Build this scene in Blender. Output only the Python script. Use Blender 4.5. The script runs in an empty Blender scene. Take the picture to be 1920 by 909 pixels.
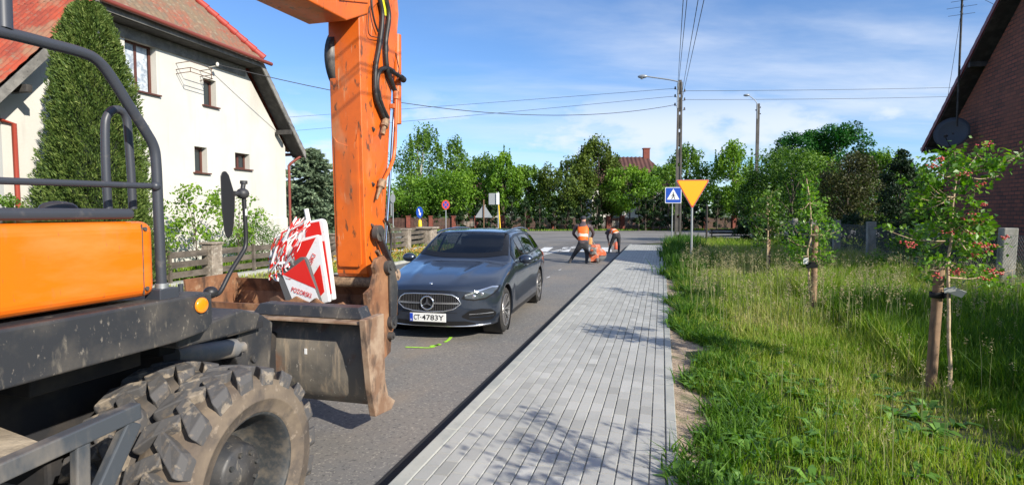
import bpy, math, random
import numpy as np
from mathutils import Vector, Matrix
from mathutils.bvhtree import BVHTree
PI = math.pi
rng = np.random.default_rng(7)
random.seed(7)
scene = bpy.context.scene
COL = scene.collection

# ---------------------------------------------------------------- camera
FPX, CAMH = 1060.0, 1.76
YAW = math.atan(281/FPX); PITCH = math.atan(56.5/FPX)
cF = Vector((-math.sin(YAW)*math.cos(PITCH), math.cos(YAW)*math.cos(PITCH), -math.sin(PITCH)))
cR = Vector((math.cos(YAW), math.sin(YAW), 0)); cU = cR.cross(cF)
CP = Vector((0, 0, CAMH))
cam = bpy.data.cameras.new('camera'); cam.sensor_width = 36; cam.lens = FPX/1920*36
cam.clip_start = 0.05; cam.clip_end = 3000
co = bpy.data.objects.new('camera', cam); COL.objects.link(co); scene.camera = co
co.matrix_world = Matrix(((cR.x, cU.x, -cF.x, 0), (cR.y, cU.y, -cF.y, 0), (cR.z, cU.z, -cF.z, CAMH), (0, 0, 0, 1)))

# ---------------------------------------------------------------- light
SUN_EL = math.radians(28.5); SUN_AZ = math.radians(-30.7)        # azimuth from +X
sdir = Vector((math.cos(SUN_AZ)*math.cos(SUN_EL), math.sin(SUN_AZ)*math.cos(SUN_EL), math.sin(SUN_EL)))
sl = bpy.data.lights.new('sun', 'SUN'); sl.energy = 5.0; sl.angle = math.radians(0.55); sl.color = (1.0, 0.93, 0.82)
so = bpy.data.objects.new('sun', sl); COL.objects.link(so)
so.rotation_euler = sdir.to_track_quat('Z', 'Y').to_euler()
world = bpy.data.worlds.new('World'); scene.world = world; world.use_nodes = True
wt = world.node_tree; wt.nodes.clear()
def wn(t, **k):
    n = wt.nodes.new(t)
    for a, b in k.items(): setattr(n, a, b)
    return n
sky = wn('ShaderNodeTexSky', sky_type='NISHITA', sun_disc=False)
sky.sun_elevation = SUN_EL; sky.sun_rotation = math.radians(90) - SUN_AZ
sky.altitude = 100; sky.air_density = 1.0; sky.dust_density = 0.2; sky.ozone_density = 3.0
tc = wn('ShaderNodeTexCoord'); sep = wn('ShaderNodeSeparateXYZ'); wt.links.new(tc.outputs['Generated'], sep.inputs[0])
def wm(op, a, b=None, c=None, clamp=False):
    n = wn('ShaderNodeMath', operation=op, use_clamp=clamp)
    for i, v in enumerate((a, b, c)):
        if v is None: continue
        if isinstance(v, (int, float)): n.inputs[i].default_value = v
        else: wt.links.new(v, n.inputs[i])
    return n.outputs[0]
zc = wm('MAXIMUM', sep.outputs[2], 0.0)
inv = wm('DIVIDE', 1.0, wm('ADD', zc, 0.12))
cx = wm('MULTIPLY', sep.outputs[0], inv); cy = wm('MULTIPLY', sep.outputs[1], inv)
# streaks run roughly across the view
ca, sa = math.cos(0.32), math.sin(0.32)
ru = wm('ADD', wm('MULTIPLY', cx, ca), wm('MULTIPLY', cy, sa))
rv = wm('SUBTRACT', wm('MULTIPLY', cy, ca), wm('MULTIPLY', cx, sa))
def wnoise(u, v, w, scale, det, rough, dist=0.0):
    cmb = wn('ShaderNodeCombineXYZ')
    for i, q in enumerate((u, v)): wt.links.new(q, cmb.inputs[i])
    cmb.inputs[2].default_value = w
    n = wn('ShaderNodeTexNoise'); wt.links.new(cmb.outputs[0], n.inputs['Vector'])
    n.inputs['Scale'].default_value = scale; n.inputs['Detail'].default_value = det
    n.inputs['Roughness'].default_value = rough; n.inputs['Distortion'].default_value = dist
    return n.outputs['Fac']
def wramp(v, lo, hi, a=0.0, b=1.0):
    n = wn('ShaderNodeMapRange', interpolation_type='SMOOTHSTEP'); wt.links.new(v, n.inputs[0])
    n.inputs[1].default_value = lo; n.inputs[2].default_value = hi; n.inputs[3].default_value = a; n.inputs[4].default_value = b
    return n.outputs[0]
n1 = wnoise(wm('MULTIPLY', ru, 0.30), rv, 3.7, 1.25, 7, 0.55, 0.25)
n2 = wnoise(wm('MULTIPLY', ru, 0.55), rv, 9.1, 3.6, 6, 0.6, 0.3)
cir = wm('MULTIPLY', wramp(n1, 0.36, 0.66), wramp(n2, 0.25, 0.75, 0.55, 1.0))
cir = wm('MULTIPLY', cir, wramp(sep.outputs[0], -0.80, 0.25, 0.12, 1.0))
# low cumulus close to the horizon
az = wm('ARCTAN2', sep.outputs[0], sep.outputs[1])
n3 = wnoise(wm('MULTIPLY', az, 1.0), wm('MULTIPLY', sep.outputs[2], 2.4), 21.3, 4.2, 7, 0.55, 0.1)
band = wm('MULTIPLY', wramp(sep.outputs[2], 0.0, 0.05), wramp(sep.outputs[2], 0.13, 0.24, 1.0, 0.0))
cum = wm('MULTIPLY', wramp(n3, 0.42, 0.57), band)
msk = wm('MAXIMUM', wm('MULTIPLY', cir, 0.72), wm('MULTIPLY', cum, 0.85), clamp=True)
mx = wn('ShaderNodeMix', data_type='RGBA'); wt.links.new(msk, mx.inputs['Factor'])
tint = wn('ShaderNodeMix', data_type='RGBA', blend_type='MULTIPLY'); tint.inputs['Factor'].default_value = 1.0
wt.links.new(sky.outputs[0], tint.inputs['A']); tint.inputs['B'].default_value = (0.90, 1.12, 1.40, 1)
wt.links.new(tint.outputs['Result'], mx.inputs['A']); mx.inputs['B'].default_value = (6.9, 7.5, 8.5, 1)
bg = wn('ShaderNodeBackground'); wt.links.new(mx.outputs['Result'], bg.inputs[0]); bg.inputs[1].default_value = 0.092
wo = wn('ShaderNodeOutputWorld'); wt.links.new(bg.outputs[0], wo.inputs[0])
vs = scene.view_settings; vs.view_transform = 'Standard'; vs.look = 'None'; vs.gamma = 1; vs.exposure = 0.50
vs.use_curve_mapping = False
scene.render.engine = 'CYCLES'

# ---------------------------------------------------------------- helpers
def at(px, py, X=None, Y=None, Z=None, D=None):
    """point of the place that lies on a given plane"""
    r = cF + (px-960)/FPX*cR - (py-454.5)/FPX*cU
    if X is not None: t = X/r.x
    elif Y is not None: t = Y/r.y
    elif Z is not None: t = (Z-CAMH)/r.z
    else: t = D
    return CP + t*r
def gp(px, d):
    p = at(px, 398, D=d); return Vector((p.x, p.y, 0))
def hz(py, d): return CAMH + (398-py)*d/FPX

MATS = {}
def M(name, col, rough=0.6, metal=0.0, var=None, dirt=(), bump=None, coat=0.0, spec=0.5, attr=None, transl=0.0, emis=None, coord='Object', alpha=None):
    """var=(colour2, scale, lo, hi); dirt=[(colour, scale, stretch, lo, hi, amount)]; bump=(scale, strength)"""
    if name in MATS: return MATS[name]
    m = bpy.data.materials.new(name); m.use_nodes = True; t = m.node_tree; b = t.nodes['Principled BSDF']; MATS[name] = m
    L = t.links.new
    b.inputs['Roughness'].default_value = rough; b.inputs['Metallic'].default_value = metal
    b.inputs['Specular IOR Level'].default_value = spec; b.inputs['Coat Weight'].default_value = coat
    b.inputs['Coat Roughness'].default_value = 0.05
    cur = None
    tcn = t.nodes.new('ShaderNodeTexCoord')
    def noise(scale, stretch=(1, 1, 1), det=6, off=0):
        mp = t.nodes.new('ShaderNodeMapping'); L(tcn.outputs[coord], mp.inputs[0]); mp.inputs['Scale'].default_value = stretch
        mp.inputs['Location'].default_value = (off, off*1.7, off*.3)
        n = t.nodes.new('ShaderNodeTexNoise'); L(mp.outputs[0], n.inputs['Vector']); n.inputs['Scale'].default_value = scale
        n.inputs['Detail'].default_value = det; n.inputs['Roughness'].default_value = 0.6
        return n.outputs['Fac']
    def rmp(v, lo, hi, amt=1.0):
        n = t.nodes.new('ShaderNodeMapRange'); L(v, n.inputs[0]); n.inputs[1].default_value = lo; n.inputs[2].default_value = hi
        n.inputs[4].default_value = amt; return n.outputs[0]
    def mix(f, a, c):
        n = t.nodes.new('ShaderNodeMix'); n.data_type = 'RGBA'
        if isinstance(f, float): n.inputs['Factor'].default_value = f
        else: L(f, n.inputs['Factor'])
        for k, v in (('A', a), ('B', c)):
            if isinstance(v, tuple): n.inputs[k].default_value = (*v, 1) if len(v) == 3 else v
            else: L(v, n.inputs[k])
        return n.outputs['Result']
    base = tuple(col)
    if attr:                                                  # ramp over the per-face random value
        an = t.nodes.new('ShaderNodeAttribute'); an.attribute_name = 'rnd'
        cr = t.nodes.new('ShaderNodeValToRGB'); L(an.outputs['Fac'], cr.inputs[0])
        el = cr.color_ramp.elements
        el[0].position = 0; el[0].color = (*attr[0], 1); el[1].position = 1; el[1].color = (*attr[-1], 1)
        for i, c in enumerate(attr[1:-1]):
            e = el.new((i+1)/(len(attr)-1)); e.color = (*c, 1)
        base = cr.outputs[0]
    if var: base = mix(rmp(noise(var[1]), var[2], var[3]), base, var[0])
    rsrc = None
    for i, d in enumerate(dirt):
        f = rmp(noise(d[1], d[2], 7, 3.3*(i+1)), d[3], d[4], d[5]); base = mix(f, base, d[0])
        if rough < 0.5 or metal > 0:
            mr = t.nodes.new('ShaderNodeMapRange'); L(f, mr.inputs[0]); mr.inputs[3].default_value = rough; mr.inputs[4].default_value = 0.85
            rsrc = mr.outputs[0]
    if rsrc is not None: L(rsrc, b.inputs['Roughness'])
    if isinstance(base, tuple): b.inputs['Base Color'].default_value = (*base, 1)
    else: L(base, b.inputs['Base Color'])
    if bump:
        bn = t.nodes.new('ShaderNodeBump'); L(noise(bump[0]), bn.inputs['Height']); bn.inputs['Strength'].default_value = bump[1]
        bn.inputs['Distance'].default_value = bump[2] if len(bump) > 2 else 0.02
        L(bn.outputs[0], b.inputs['Normal'])
    if emis: b.inputs['Emission Color'].default_value = (*emis, 1); b.inputs['Emission Strength'].default_value = 1
    if transl:
        tr = t.nodes.new('ShaderNodeBsdfTranslucent'); ms = t.nodes.new('ShaderNodeMixShader'); ms.inputs[0].default_value = transl
        if isinstance(base, tuple): tr.inputs[0].default_value = (*base, 1)
        else:
            hs = t.nodes.new('ShaderNodeHueSaturation'); hs.inputs['Saturation'].default_value = 1.15; hs.inputs['Value'].default_value = 1.5
            L(base, hs.inputs['Color']); L(hs.outputs[0], tr.inputs[0])
        L(b.outputs[0], ms.inputs[1]); L(tr.outputs[0], ms.inputs[2]); L(ms.outputs[0], t.nodes['Material Output'].inputs[0])
    return m

class MB:
    def __init__(s): s.v = []; s.f = []; s.sm = []
    def add(s, vs, fs, smooth=False):
        o = len(s.v); s.v += [Vector(p) for p in vs]; s.f += [tuple(i+o for i in f) for f in fs]; s.sm += [smooth]*len(fs); return s
    def box(s, c, d, rz=0.0, M3=None):
        hx, hy, hzz = d[0]/2, d[1]/2, d[2]/2; R = M3 or Matrix.Rotation(rz, 3, 'Z'); c = Vector(c)
        vs = [c + R @ Vector((x*hx, y*hy, z*hzz)) for x in (-1, 1) for y in (-1, 1) for z in (-1, 1)]
        return s.add(vs, [(0, 1, 3, 2), (4, 6, 7, 5), (0, 4, 5, 1), (2, 3, 7, 6), (0, 2, 6, 4), (1, 5, 7, 3)])
    def bb(s, a, b): # box between two corners
        a = Vector(a); b = Vector(b); d = b-a
        return s.box((a+b)/2, (abs(d.x), abs(d.y), abs(d.z)))
    def prism(s, pts, vec):  # extrude a polygon
        n = len(pts); pts = [Vector(p) for p in pts]; vec = Vector(vec)
        return s.add(pts+[p+vec for p in pts], [tuple(range(n-1, -1, -1)), tuple(range(n, 2*n))]+[(i, (i+1) % n, (i+1) % n+n, i+n) for i in range(n)])
    def bar(s, a, b, w, h, up=(0, 0, 1)):
        a = Vector(a); b = Vector(b); d = (b-a).normalized(); x = d.cross(Vector(up)).normalized(); u = x.cross(d)
        vs = [p + x*sx*w/2 + u*su*h/2 for p in (a, b) for sx, su in ((-1, -1), (1, -1), (1, 1), (-1, 1))]
        return s.add(vs, [(3, 2, 1, 0), (4, 5, 6, 7)]+[(i, (i+1) % 4, (i+1) % 4+4, i+4) for i in range(4)])
    def tube(s, pts, r, n=10, cap=True, closed=False):
        pts = [Vector(p) for p in pts]; m = len(pts); rs = r if isinstance(r, (list, tuple)) else [r]*m
        rings = []; ref = None
        for i, p in enumerate(pts):
            a = pts[max(i-1, 0)]; b = pts[min(i+1, m-1)]; d = (b-a)
            d = d.normalized() if d.length > 1e-9 else Vector((0, 0, 1))
            if ref is None: ref = d.orthogonal().normalized()
            ref = (ref - d*ref.dot(d)); ref = ref.normalized() if ref.length > 1e-6 else d.orthogonal().normalized()
            q = d.cross(ref)
            rings.append([p + (ref*math.cos(2*PI*k/n) + q*math.sin(2*PI*k/n))*rs[i] for k in range(n)])
        vs = [v for rg in rings for v in rg]
        fs = [(i*n+k, i*n+(k+1) % n, (i+1)*n+(k+1) % n, (i+1)*n+k) for i in range(m-1) for k in range(n)]
        s.add(vs, fs, True)
        if cap: s.add(rings[0], [tuple(range(n-1, -1, -1))]); s.add(rings[-1], [tuple(range(n))])
        return s
    def cyl(s, a, b, r, n=24, r2=None): return s.tube([a, b], [r, r if r2 is None else r2], n)
    def lathe(s, o, ax, prof, n=32, cap=False, smooth=True):  # prof: (radius, distance along axis)
        o = Vector(o); ax = Vector(ax).normalized(); u = ax.orthogonal().normalized()
        if abs(ax.z) < .5: u = (Vector((0, 0, 1))-ax*ax.z).normalized()
        w = ax.cross(u)
        vs = [o + ax*h + (u*math.cos(2*PI*k/n)+w*math.sin(2*PI*k/n))*r for r, h in prof for k in range(n)]
        fs = [(i*n+k, (i+1)*n+k, (i+1)*n+(k+1) % n, i*n+(k+1) % n) for i in range(len(prof)-1) for k in range(n)]
        return s.add(vs, fs, smooth)
    def ball(s, c, r, n=12, m=8):
        r = r if isinstance(r, (tuple, list)) else (r, r, r); c = Vector(c)
        vs = [c+Vector((r[0]*math.sin(PI*i/m)*math.cos(2*PI*k/n), r[1]*math.sin(PI*i/m)*math.sin(2*PI*k/n), r[2]*math.cos(PI*i/m))) for i in range(m+1) for k in range(n)]
        fs = [(i*n+k, (i+1)*n+k, (i+1)*n+(k+1) % n, i*n+(k+1) % n) for i in range(m) for k in range(n)]
        return s.add(vs, fs, True)
def smooth_path(pts, k=6):
    pts = [Vector(p) for p in pts]; P = [pts[0]*2-pts[1]]+pts+[pts[-1]*2-pts[-2]]; out = []
    for i in range(1, len(P)-2):
        a, b, c, d = P[i-1:i+3]
        for j in range(k):
            t = j/k; out.append(0.5*((2*b)+(c-a)*t+(2*a-5*b+4*c-d)*t*t+(-a+3*b-3*c+d)*t**3))
    out.append(pts[-1]); return out

def thing(name, label, cat, loc=(0, 0, 0), group=None, rz=0.0, local=False):
    """an Empty at the base of a thing; its parts are given in world coordinates unless local"""
    o = bpy.data.objects.new(name, None); o.empty_display_size = .2; COL.objects.link(o)
    o.location = loc; o.rotation_euler = (0, 0, rz); o['label'] = label; o['category'] = cat
    if group: o['group'] = group
    o['_off'] = (0., 0., 0.) if local else tuple(float(q) for q in loc)
    return o
ROOTS = {}
def link_mesh(name, me, mat, parent):
    o = bpy.data.objects.new(name, me); COL.objects.link(o)
    for m in (mat if isinstance(mat, (list, tuple)) else [mat]): me.materials.append(m)
    if parent: o.parent = parent
    return o
def part(parent, name, mb, mat, bevel=0.0, label=None, seg=2):
    r = parent
    while r.parent: r = r.parent
    off = Vector(r['_off']) if '_off' in r else Vector((0, 0, 0))
    me = bpy.data.meshes.new(name); me.from_pydata([v-off for v in mb.v], [], mb.f)
    me.polygons.foreach_set('use_smooth', mb.sm); me.update()
    o = link_mesh(name, me, mat, parent)
    if bevel:
        md = o.modifiers.new('bevel', 'BEVEL'); md.width = bevel; md.segments = seg; md.limit_method = 'ANGLE'; md.angle_limit = math.radians(35)
        md.harden_normals = False
    if label: o['label'] = label
    return o
def solo(name, label, cat, mb, mat, loc, group=None, bevel=0.0):
    loc = Vector(loc); me = bpy.data.meshes.new(name); me.from_pydata([v-loc for v in mb.v], [], mb.f)
    me.polygons.foreach_set('use_smooth', mb.sm); me.update(); o = link_mesh(name, me, mat, None); o.location = loc
    o['label'] = label; o['category'] = cat
    if group: o['group'] = group
    if bevel:
        md = o.modifiers.new('bevel', 'BEVEL'); md.width = bevel; md.segments = 2; md.limit_method = 'ANGLE'
    return o
def struct(name, mb, mat, kind='structure'):
    me = bpy.data.meshes.new(name); me.from_pydata(mb.v, [], mb.f); me.polygons.foreach_set('use_smooth', mb.sm); me.update()
    o = link_mesh(name, me, mat, None); o['kind'] = kind; return o
def copy_tree(o, parent=None):
    c = o.copy(); COL.objects.link(c); c.parent = parent
    for ch in [x for x in o.children]: copy_tree(ch, c)
    return c
def npmesh(name, V, Fc, mat, parent=None, rnd=None, off=None, smooth=False):
    """V (n,3); Fc (m,k) with constant k"""
    V = np.asarray(V, dtype=np.float32)
    if off is not None: V = V-np.asarray(off, dtype=np.float32)
    Fc = np.asarray(Fc, dtype=np.int32); m, k = Fc.shape
    me = bpy.data.meshes.new(name); me.vertices.add(len(V)); me.vertices.foreach_set('co', V.ravel())
    me.loops.add(m*k); me.loops.foreach_set('vertex_index', Fc.ravel()); me.polygons.add(m)
    me.polygons.foreach_set('loop_start', np.arange(0, m*k, k, dtype=np.int32)); me.polygons.foreach_set('loop_total', np.full(m, k, dtype=np.int32))
    me.polygons.foreach_set('use_smooth', np.full(m, bool(smooth)))
    me.update(calc_edges=True)
    if rnd is not None:
        a = me.attributes.new('rnd', 'FLOAT', 'FACE'); a.data.foreach_set('value', np.asarray(rnd, dtype=np.float32))
    return link_mesh(name, me, mat, parent)
def leaves(C, size, aspect=0.6, rnd=None, up=0.35, spread=None):
    """one folded rhombus (2 faces worth of a quad) per centre"""
    C = np.asarray(C); n = len(C); size = np.broadcast_to(size, (n,))[:, None]
    d = rng.normal(size=(n, 3)); d[:, 2] -= .15; d /= np.linalg.norm(d, axis=1)[:, None]
    nn = rng.normal(size=(n, 3)); nn[:, 2] += up*3; s = np.cross(d, nn); s /= np.linalg.norm(s, axis=1)[:, None]
    u = np.cross(s, d)
    a = C - d*size*.5; b = C + d*size*.5; l = C + s*size*aspect*.5 + u*size*.06 - d*size*.08; r = C - s*size*aspect*.5 + u*size*.06 - d*size*.08
    V = np.stack([a, r, b, l], 1).reshape(-1, 3); F = np.arange(n*4).reshape(n, 4)
    return V, F
def text_mb(mb, txt, origin, ux, uy, height, depth=0.002, width=None, bold=0.0):
    """lettering as mesh: origin = lower left, ux/uy unit vectors"""
    cu = bpy.data.curves.new('t', 'FONT'); cu.body = txt; cu.size = 1; cu.offset = bold; cu.resolution_u = 3
    o = bpy.data.objects.new('t', cu); COL.objects.link(o); bpy.context.view_layer.update()
    me = bpy.data.meshes.new_from_object(o.evaluated_get(bpy.context.evaluated_depsgraph_get()))
    co_ = [v.co.copy() for v in me.vertices]; x0 = min(v.x for v in co_); x1 = max(v.x for v in co_); y0 = min(v.y for v in co_); y1 = max(v.y for v in co_)
    sy = height/(y1-y0); sx = width/(x1-x0) if width else sy
    ux = Vector(ux).normalized(); uy = Vector(uy).normalized(); n = ux.cross(uy); origin = Vector(origin)
    mb.add([origin+ux*(v.x-x0)*sx+uy*(v.y-y0)*sy+n*depth for v in co_], [tuple(p.vertices) for p in me.polygons])
    bpy.data.objects.remove(o); bpy.data.meshes.remove(me); bpy.data.curves.remove(cu)

# ================================================================ the setting
def sheet(name, pts, z, mat):
    mb = MB(); mb.add([(x, y, z) for x, y in pts], [tuple(range(len(pts)))]); return struct(name, mb, mat)
m_ground = M('ground_soil', (0.07, 0.09, 0.03), 0.95, var=((0.10, 0.085, 0.05), 0.6, 0.45, 0.65), bump=(6, .4))
m_asphalt = M('asphalt', (0.165, 0.160, 0.152), 0.86, var=((0.22, 0.195, 0.165), 0.55, 0.42, 0.66),
              dirt=[((0.42, 0.38, 0.32), 42, (1, 1, 1), 0.56, 0.68, 0.75), ((0.06, 0.06, 0.06), 36, (1, 1, 1), 0.55, 0.66, 0.75), ((0.25, 0.20, 0.15), 1.7, (1, .25, 1), 0.58, 0.70, 0.6), ((0.11, 0.11, 0.11), .35, (1, .06, 1), 0.50, 0.56, 0.45), ((0.085, 0.082, 0.08), 0.9, (1, .12, 1), 0.52, 0.66, 0.5)], bump=(140, .5, .004))
m_asphalt2 = M('asphalt_pale', (0.24, 0.225, 0.205), 0.85, var=((0.17, 0.16, 0.15), 0.25, 0.4, 0.62),
               dirt=[((0.12, 0.115, 0.11), 1.4, (.1, 1, 1), 0.55, 0.66, 0.6)], bump=(60, .3, .004))
m_concrete = M('concrete_kerb', (0.42, 0.42, 0.375), 0.85, var=((0.33, 0.34, 0.31), 3.0, .4, .62), dirt=[((0.26, 0.25, 0.22), 40, (1, 1, 1), .58, .7, .5)], bump=(90, .25, .003))
m_paver = M('concrete_paver', (0.4, 0.4, 0.4), 0.85, attr=[(0.31, 0.31, 0.285), (0.375, 0.375, 0.35), (0.41, 0.41, 0.38), (0.475, 0.475, 0.445)],
            dirt=[((0.27, 0.275, 0.26), 2.2, (1, 1, 1), .50, .72, .55), ((0.25, 0.25, 0.24), 130, (1, 1, 1), .56, .70, .5), ((0.55, 0.54, 0.5), 1.1, (1, .35, 1), .56, .70, .4)], bump=(120, .3, .003))
m_joint = M('joint_sand', (0.30, 0.29, 0.25), 0.95, var=((0.12, 0.12, 0.11), 8, .42, .6))
m_sand = M('dry_sand', (0.42, 0.32, 0.22), 0.95, var=((0.25, 0.185, 0.12), 9, .4, .64), dirt=[((0.60, 0.50, 0.38), 60, (1, 1, 1), .55, .68, .7), ((0.10, 0.12, 0.04), 3.5, (1, 1, 1), .56, .64, .7)], bump=(45, .8, .02))
m_paint = M('road_paint', (0.72, 0.72, 0.70), 0.7, var=((0.45, 0.45, 0.43), 12, .5, .7))
sheet('ground', [(-900, -300), (900, -300), (900, 1500), (-900, 1500)], -0.03, m_ground)
sheet('road', [(-8.6, -40), (-1.6, -40), (-1.6, 29.2), (-1.3, 31.6), (-0.2, 33.6), (1.5, 35.2), (3, 37.0), (-12.6, 31.2), (-11.0, 29.8), (-9.3, 27.2), (-8.6, 24.5)], 0.0, m_asphalt)
ce = lambda x: 35.5+.4*x
fe = lambda x: 56+.385*x
sheet('cross_road', [(-120, ce(-120)), (120, ce(120)), (120, fe(120)), (-120, fe(-120))], 0.005, m_asphalt2)

# pavement of grey blocks in long rows
PX0, PX1, PY0, PY1, PZ = -1.49, 0.045, -3.0, 29.7, 0.10
nrow = 15; rw = (PX1-PX0)/nrow; V = []; Fq = []; rn = []
def block(x0, x1, y0, y1, z, i, ch=.004):
    o = len(V)
    dz = rng.normal()*.0008
    for (a, b, q) in ((x0, y0, z-.012), (x1, y0, z-.012), (x1, y1, z-.012), (x0, y1, z-.012)): V.append((a, b, q))
    for (a, b) in ((x0+ch, y0+ch*.5), (x1-ch, y0+ch*.5), (x1-ch, y1-ch*.5), (x0+ch, y1-ch*.5)): V.append((a, b, z+dz))
    Fq.append((o+4, o+5, o+6, o+7)); rn.append(i)
    for k in range(4): Fq.append((o+k, o+(k+1) % 4, o+4+(k+1) % 4, o+4+k)); rn.append(i)
for r in range(nrow):
    y = PY0 - rng.uniform(0, .2); x0 = PX0+r*rw; tone = rng.normal()*.06
    while y < PY1:
        l = .2 if rng.random() > .06 else .1
        v = float(np.clip(.5+tone+rng.normal()*.20, 0, 1))
        block(x0+.003, x0+rw-.003, y+.0034, min(y+l, PY1)-.0034, PZ, v); y += l
npmesh('pavement', V, Fq, m_paver, rnd=rn)['kind'] = 'structure'
sheet('pavement_bedding', [(-1.49, -3), (0.05, -3), (0.05, 29.7), (-1.49, 29.7)], PZ-.009, m_joint)
mb = MB(); y = -3.0
while y < 29.7:
    mb.bb((-1.60, y+.002, -.1), (-1.492, y+.998, PZ+.002)); y += 1
k = struct('kerb', mb, m_concrete); b_ = k.modifiers.new('bevel', 'BEVEL'); b_.width = .008; b_.segments = 2
mb = MB(); y = -3.4
while y < 29.7:
    mb.bb((0.052, y+.002, -.1), (0.13, y+.998, PZ+.001)); y += 1
k = struct('edging', mb, m_concrete); b_ = k.modifiers.new('bevel', 'BEVEL'); b_.width = .004; b_.segments = 1
sheet('kerb_foot_strip', [(-1.772, -40), (-1.6, -40), (-1.6, 29.2), (-1.772, 29.2)], .006, M('near_black', (0.018, 0.018, 0.019), .8, bump=(60, .6, .01)))  # flat near-black strip along the road side of the kerb
# left kerb
mb = MB()
for i in range(56): mb.bb((-8.75, -30+i, -.1), (-8.6, -30+i+.995, .08))
struct('left_kerb', mb, m_concrete)
# markings at the junction: crossing bars, double line, kerb-side dashes
mb = MB()
def gq(mb, pts, z=.009): mb.add([(*(at(px, py, Z=0).xy), z) for px, py in pts], [tuple(range(len(pts)))])
def bar_g(mb, cx, cy, l, w, a, z=.009):
    ca_, sa_ = math.cos(a), math.sin(a); 
    mb.add([(cx+ca_*u-sa_*v, cy+sa_*u+ca_*v, z) for u, v in ((-l/2, -w/2), (l/2, -w/2), (l/2, w/2), (-l/2, w/2))], [(0, 1, 2, 3)])
for i in range(7): bar_g(mb, -8.05+i*.93-.05, 25.6+i*.22, 3.2, .46, PI/2+.10)
struct('zebra_crossing', mb, m_paint)
mb = MB()
mb.add([(x, y, .009) for x, y in ((-5.06, 20.5), (-4.94, 20.5), (-4.0, 28.9), (-4.12, 28.9))], [(0, 1, 2, 3)])
mb.add([(x, y, .009) for x, y in ((-5.30, 20.5), (-5.18, 20.5), (-4.24, 28.9), (-4.36, 28.9))], [(0, 1, 2, 3)])
struct('double_line', mb, m_paint)
mb = MB()
for px, py in ((1050, 506), (1028, 520), (1014, 529)):
    p = at(px, py, Z=0); bar_g(mb, p.x, p.y, .35, .035, PI/2-.05)
struct('dash_marks', mb, m_paint)
m_spray = M('spray_green', (0.42, 0.85, 0.06), 0.6)
mb = MB()
def ribbon(pts, w, z=.008):
    ps = [at(px, py, Z=0) for px, py in pts]; ps = smooth_path(ps, 5); vs = []
    for i, p in enumerate(ps):
        d = (ps[min(i+1, len(ps)-1)]-ps[max(i-1, 0)]).normalized(); n = Vector((-d.y, d.x, 0)); ww = w*(.6+.5*math.sin(i*1.3)**2)
        vs += [(p+n*ww)*1.0, (p-n*ww)*1.0]
    vs = [(v.x, v.y, z) for v in vs]
    mb.add(vs, [(2*i, 2*i+1, 2*i+3, 2*i+2) for i in range(len(ps)-1)])
ribbon([(760, 651), (785, 652), (808, 652), (824, 645)], .022); ribbon([(806, 650), (827, 646)], .03); ribbon([(834, 642), (841, 638), (846, 632)], .026)
o = struct('spray_marks', mb, m_spray)

# verge on the right: gently uneven sheet
def verge_z(x, y): return .055+.02*np.sin(x*1.7+y*.9)+.015*np.sin(y*2.3-x)+.012*np.clip(x, 0, 6)*.5
xs = np.linspace(.131, 14, 70); ys = np.linspace(-4, 35.3, 160)
V = [(x, min(y, ce(x)-.5) if x > 1 else min(y, 33.2+x*1.2), float(verge_z(x, y))*(1 if y < 33 else .3)) for y in ys for x in xs]
Fq = [(j*70+i, j*70+i+1, (j+1)*70+i+1, (j+1)*70+i) for j in range(159) for i in range(69)]
m_verge = M('verge_soil', (0.05, 0.065, 0.02), 0.95, var=((0.10, 0.10, 0.035), 2.5, .42, .6), bump=(20, .5))
npmesh('verge', V, Fq, m_verge, smooth=True)['kind'] = 'structure'
ys = np.linspace(-3, 33, 240); xs = np.linspace(0, 1, 8); V = []
for y in ys:
    w = .52+.13*math.sin(y*1.1)+.10*math.sin(y*2.7+1)+.05*math.sin(y*6.1)
    for x in xs: V.append((.131+x*w, y, float(verge_z(.3, y))*(1-x)*.2+.075+.016*math.sin(y*5+x*4)-.03*x))
npmesh('sand_strip', V, [(j*8+i, j*8+i+1, (j+1)*8+i+1, (j+1)*8+i) for j in range(239) for i in range(7)], m_sand, smooth=True)['kind'] = 'structure'

# ---------------------------------------------------------------- grass
def patch(x, y): return (np.sin(x*1.3+y*.7)+np.sin(x*2.9-y*1.1+1.3)+np.sin(x*.6+y*1.9+2.1)+np.sin(x*5.1+y*4.3))/4
def blades(x, y, z, h, w, rnd, lean=.35):
    n = len(x); a = rng.uniform(0, 2*PI, n); la = rng.uniform(0, 2*PI, n); le = np.abs(rng.normal(0, lean, n))*h
    dx, dy = np.cos(a)*w/2, np.sin(a)*w/2; lx, ly = np.cos(la)*le, np.sin(la)*le
    def row(t, ww, bend): return [np.stack([x+s*dx*ww+lx*bend, y+s*dy*ww+ly*bend, z+h*t], 1) for s in (-1, 1)]
    a0, b0 = row(0, .8, 0); a1, b1 = row(.55, 1, .3); a2, b2 = row(.97, .12, 1)
    V = np.stack([a0, b0, a1, b1, a2, b2], 1).reshape(-1, 3); o = (np.arange(n)*6)[:, None]
    F = np.concatenate([o+np.array([0, 1, 3, 2]), o+np.array([2, 3, 5, 4])], 1).reshape(-1, 4)
    return V, F, np.repeat(rnd, 2)
GV, GF, GR = [], [], []
def push(V, F, R, store):
    o = sum(len(v) for v in store[0]); store[0].append(V); store[1].append(F+o); store[2].append(R)
G = ([], [], [])
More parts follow.
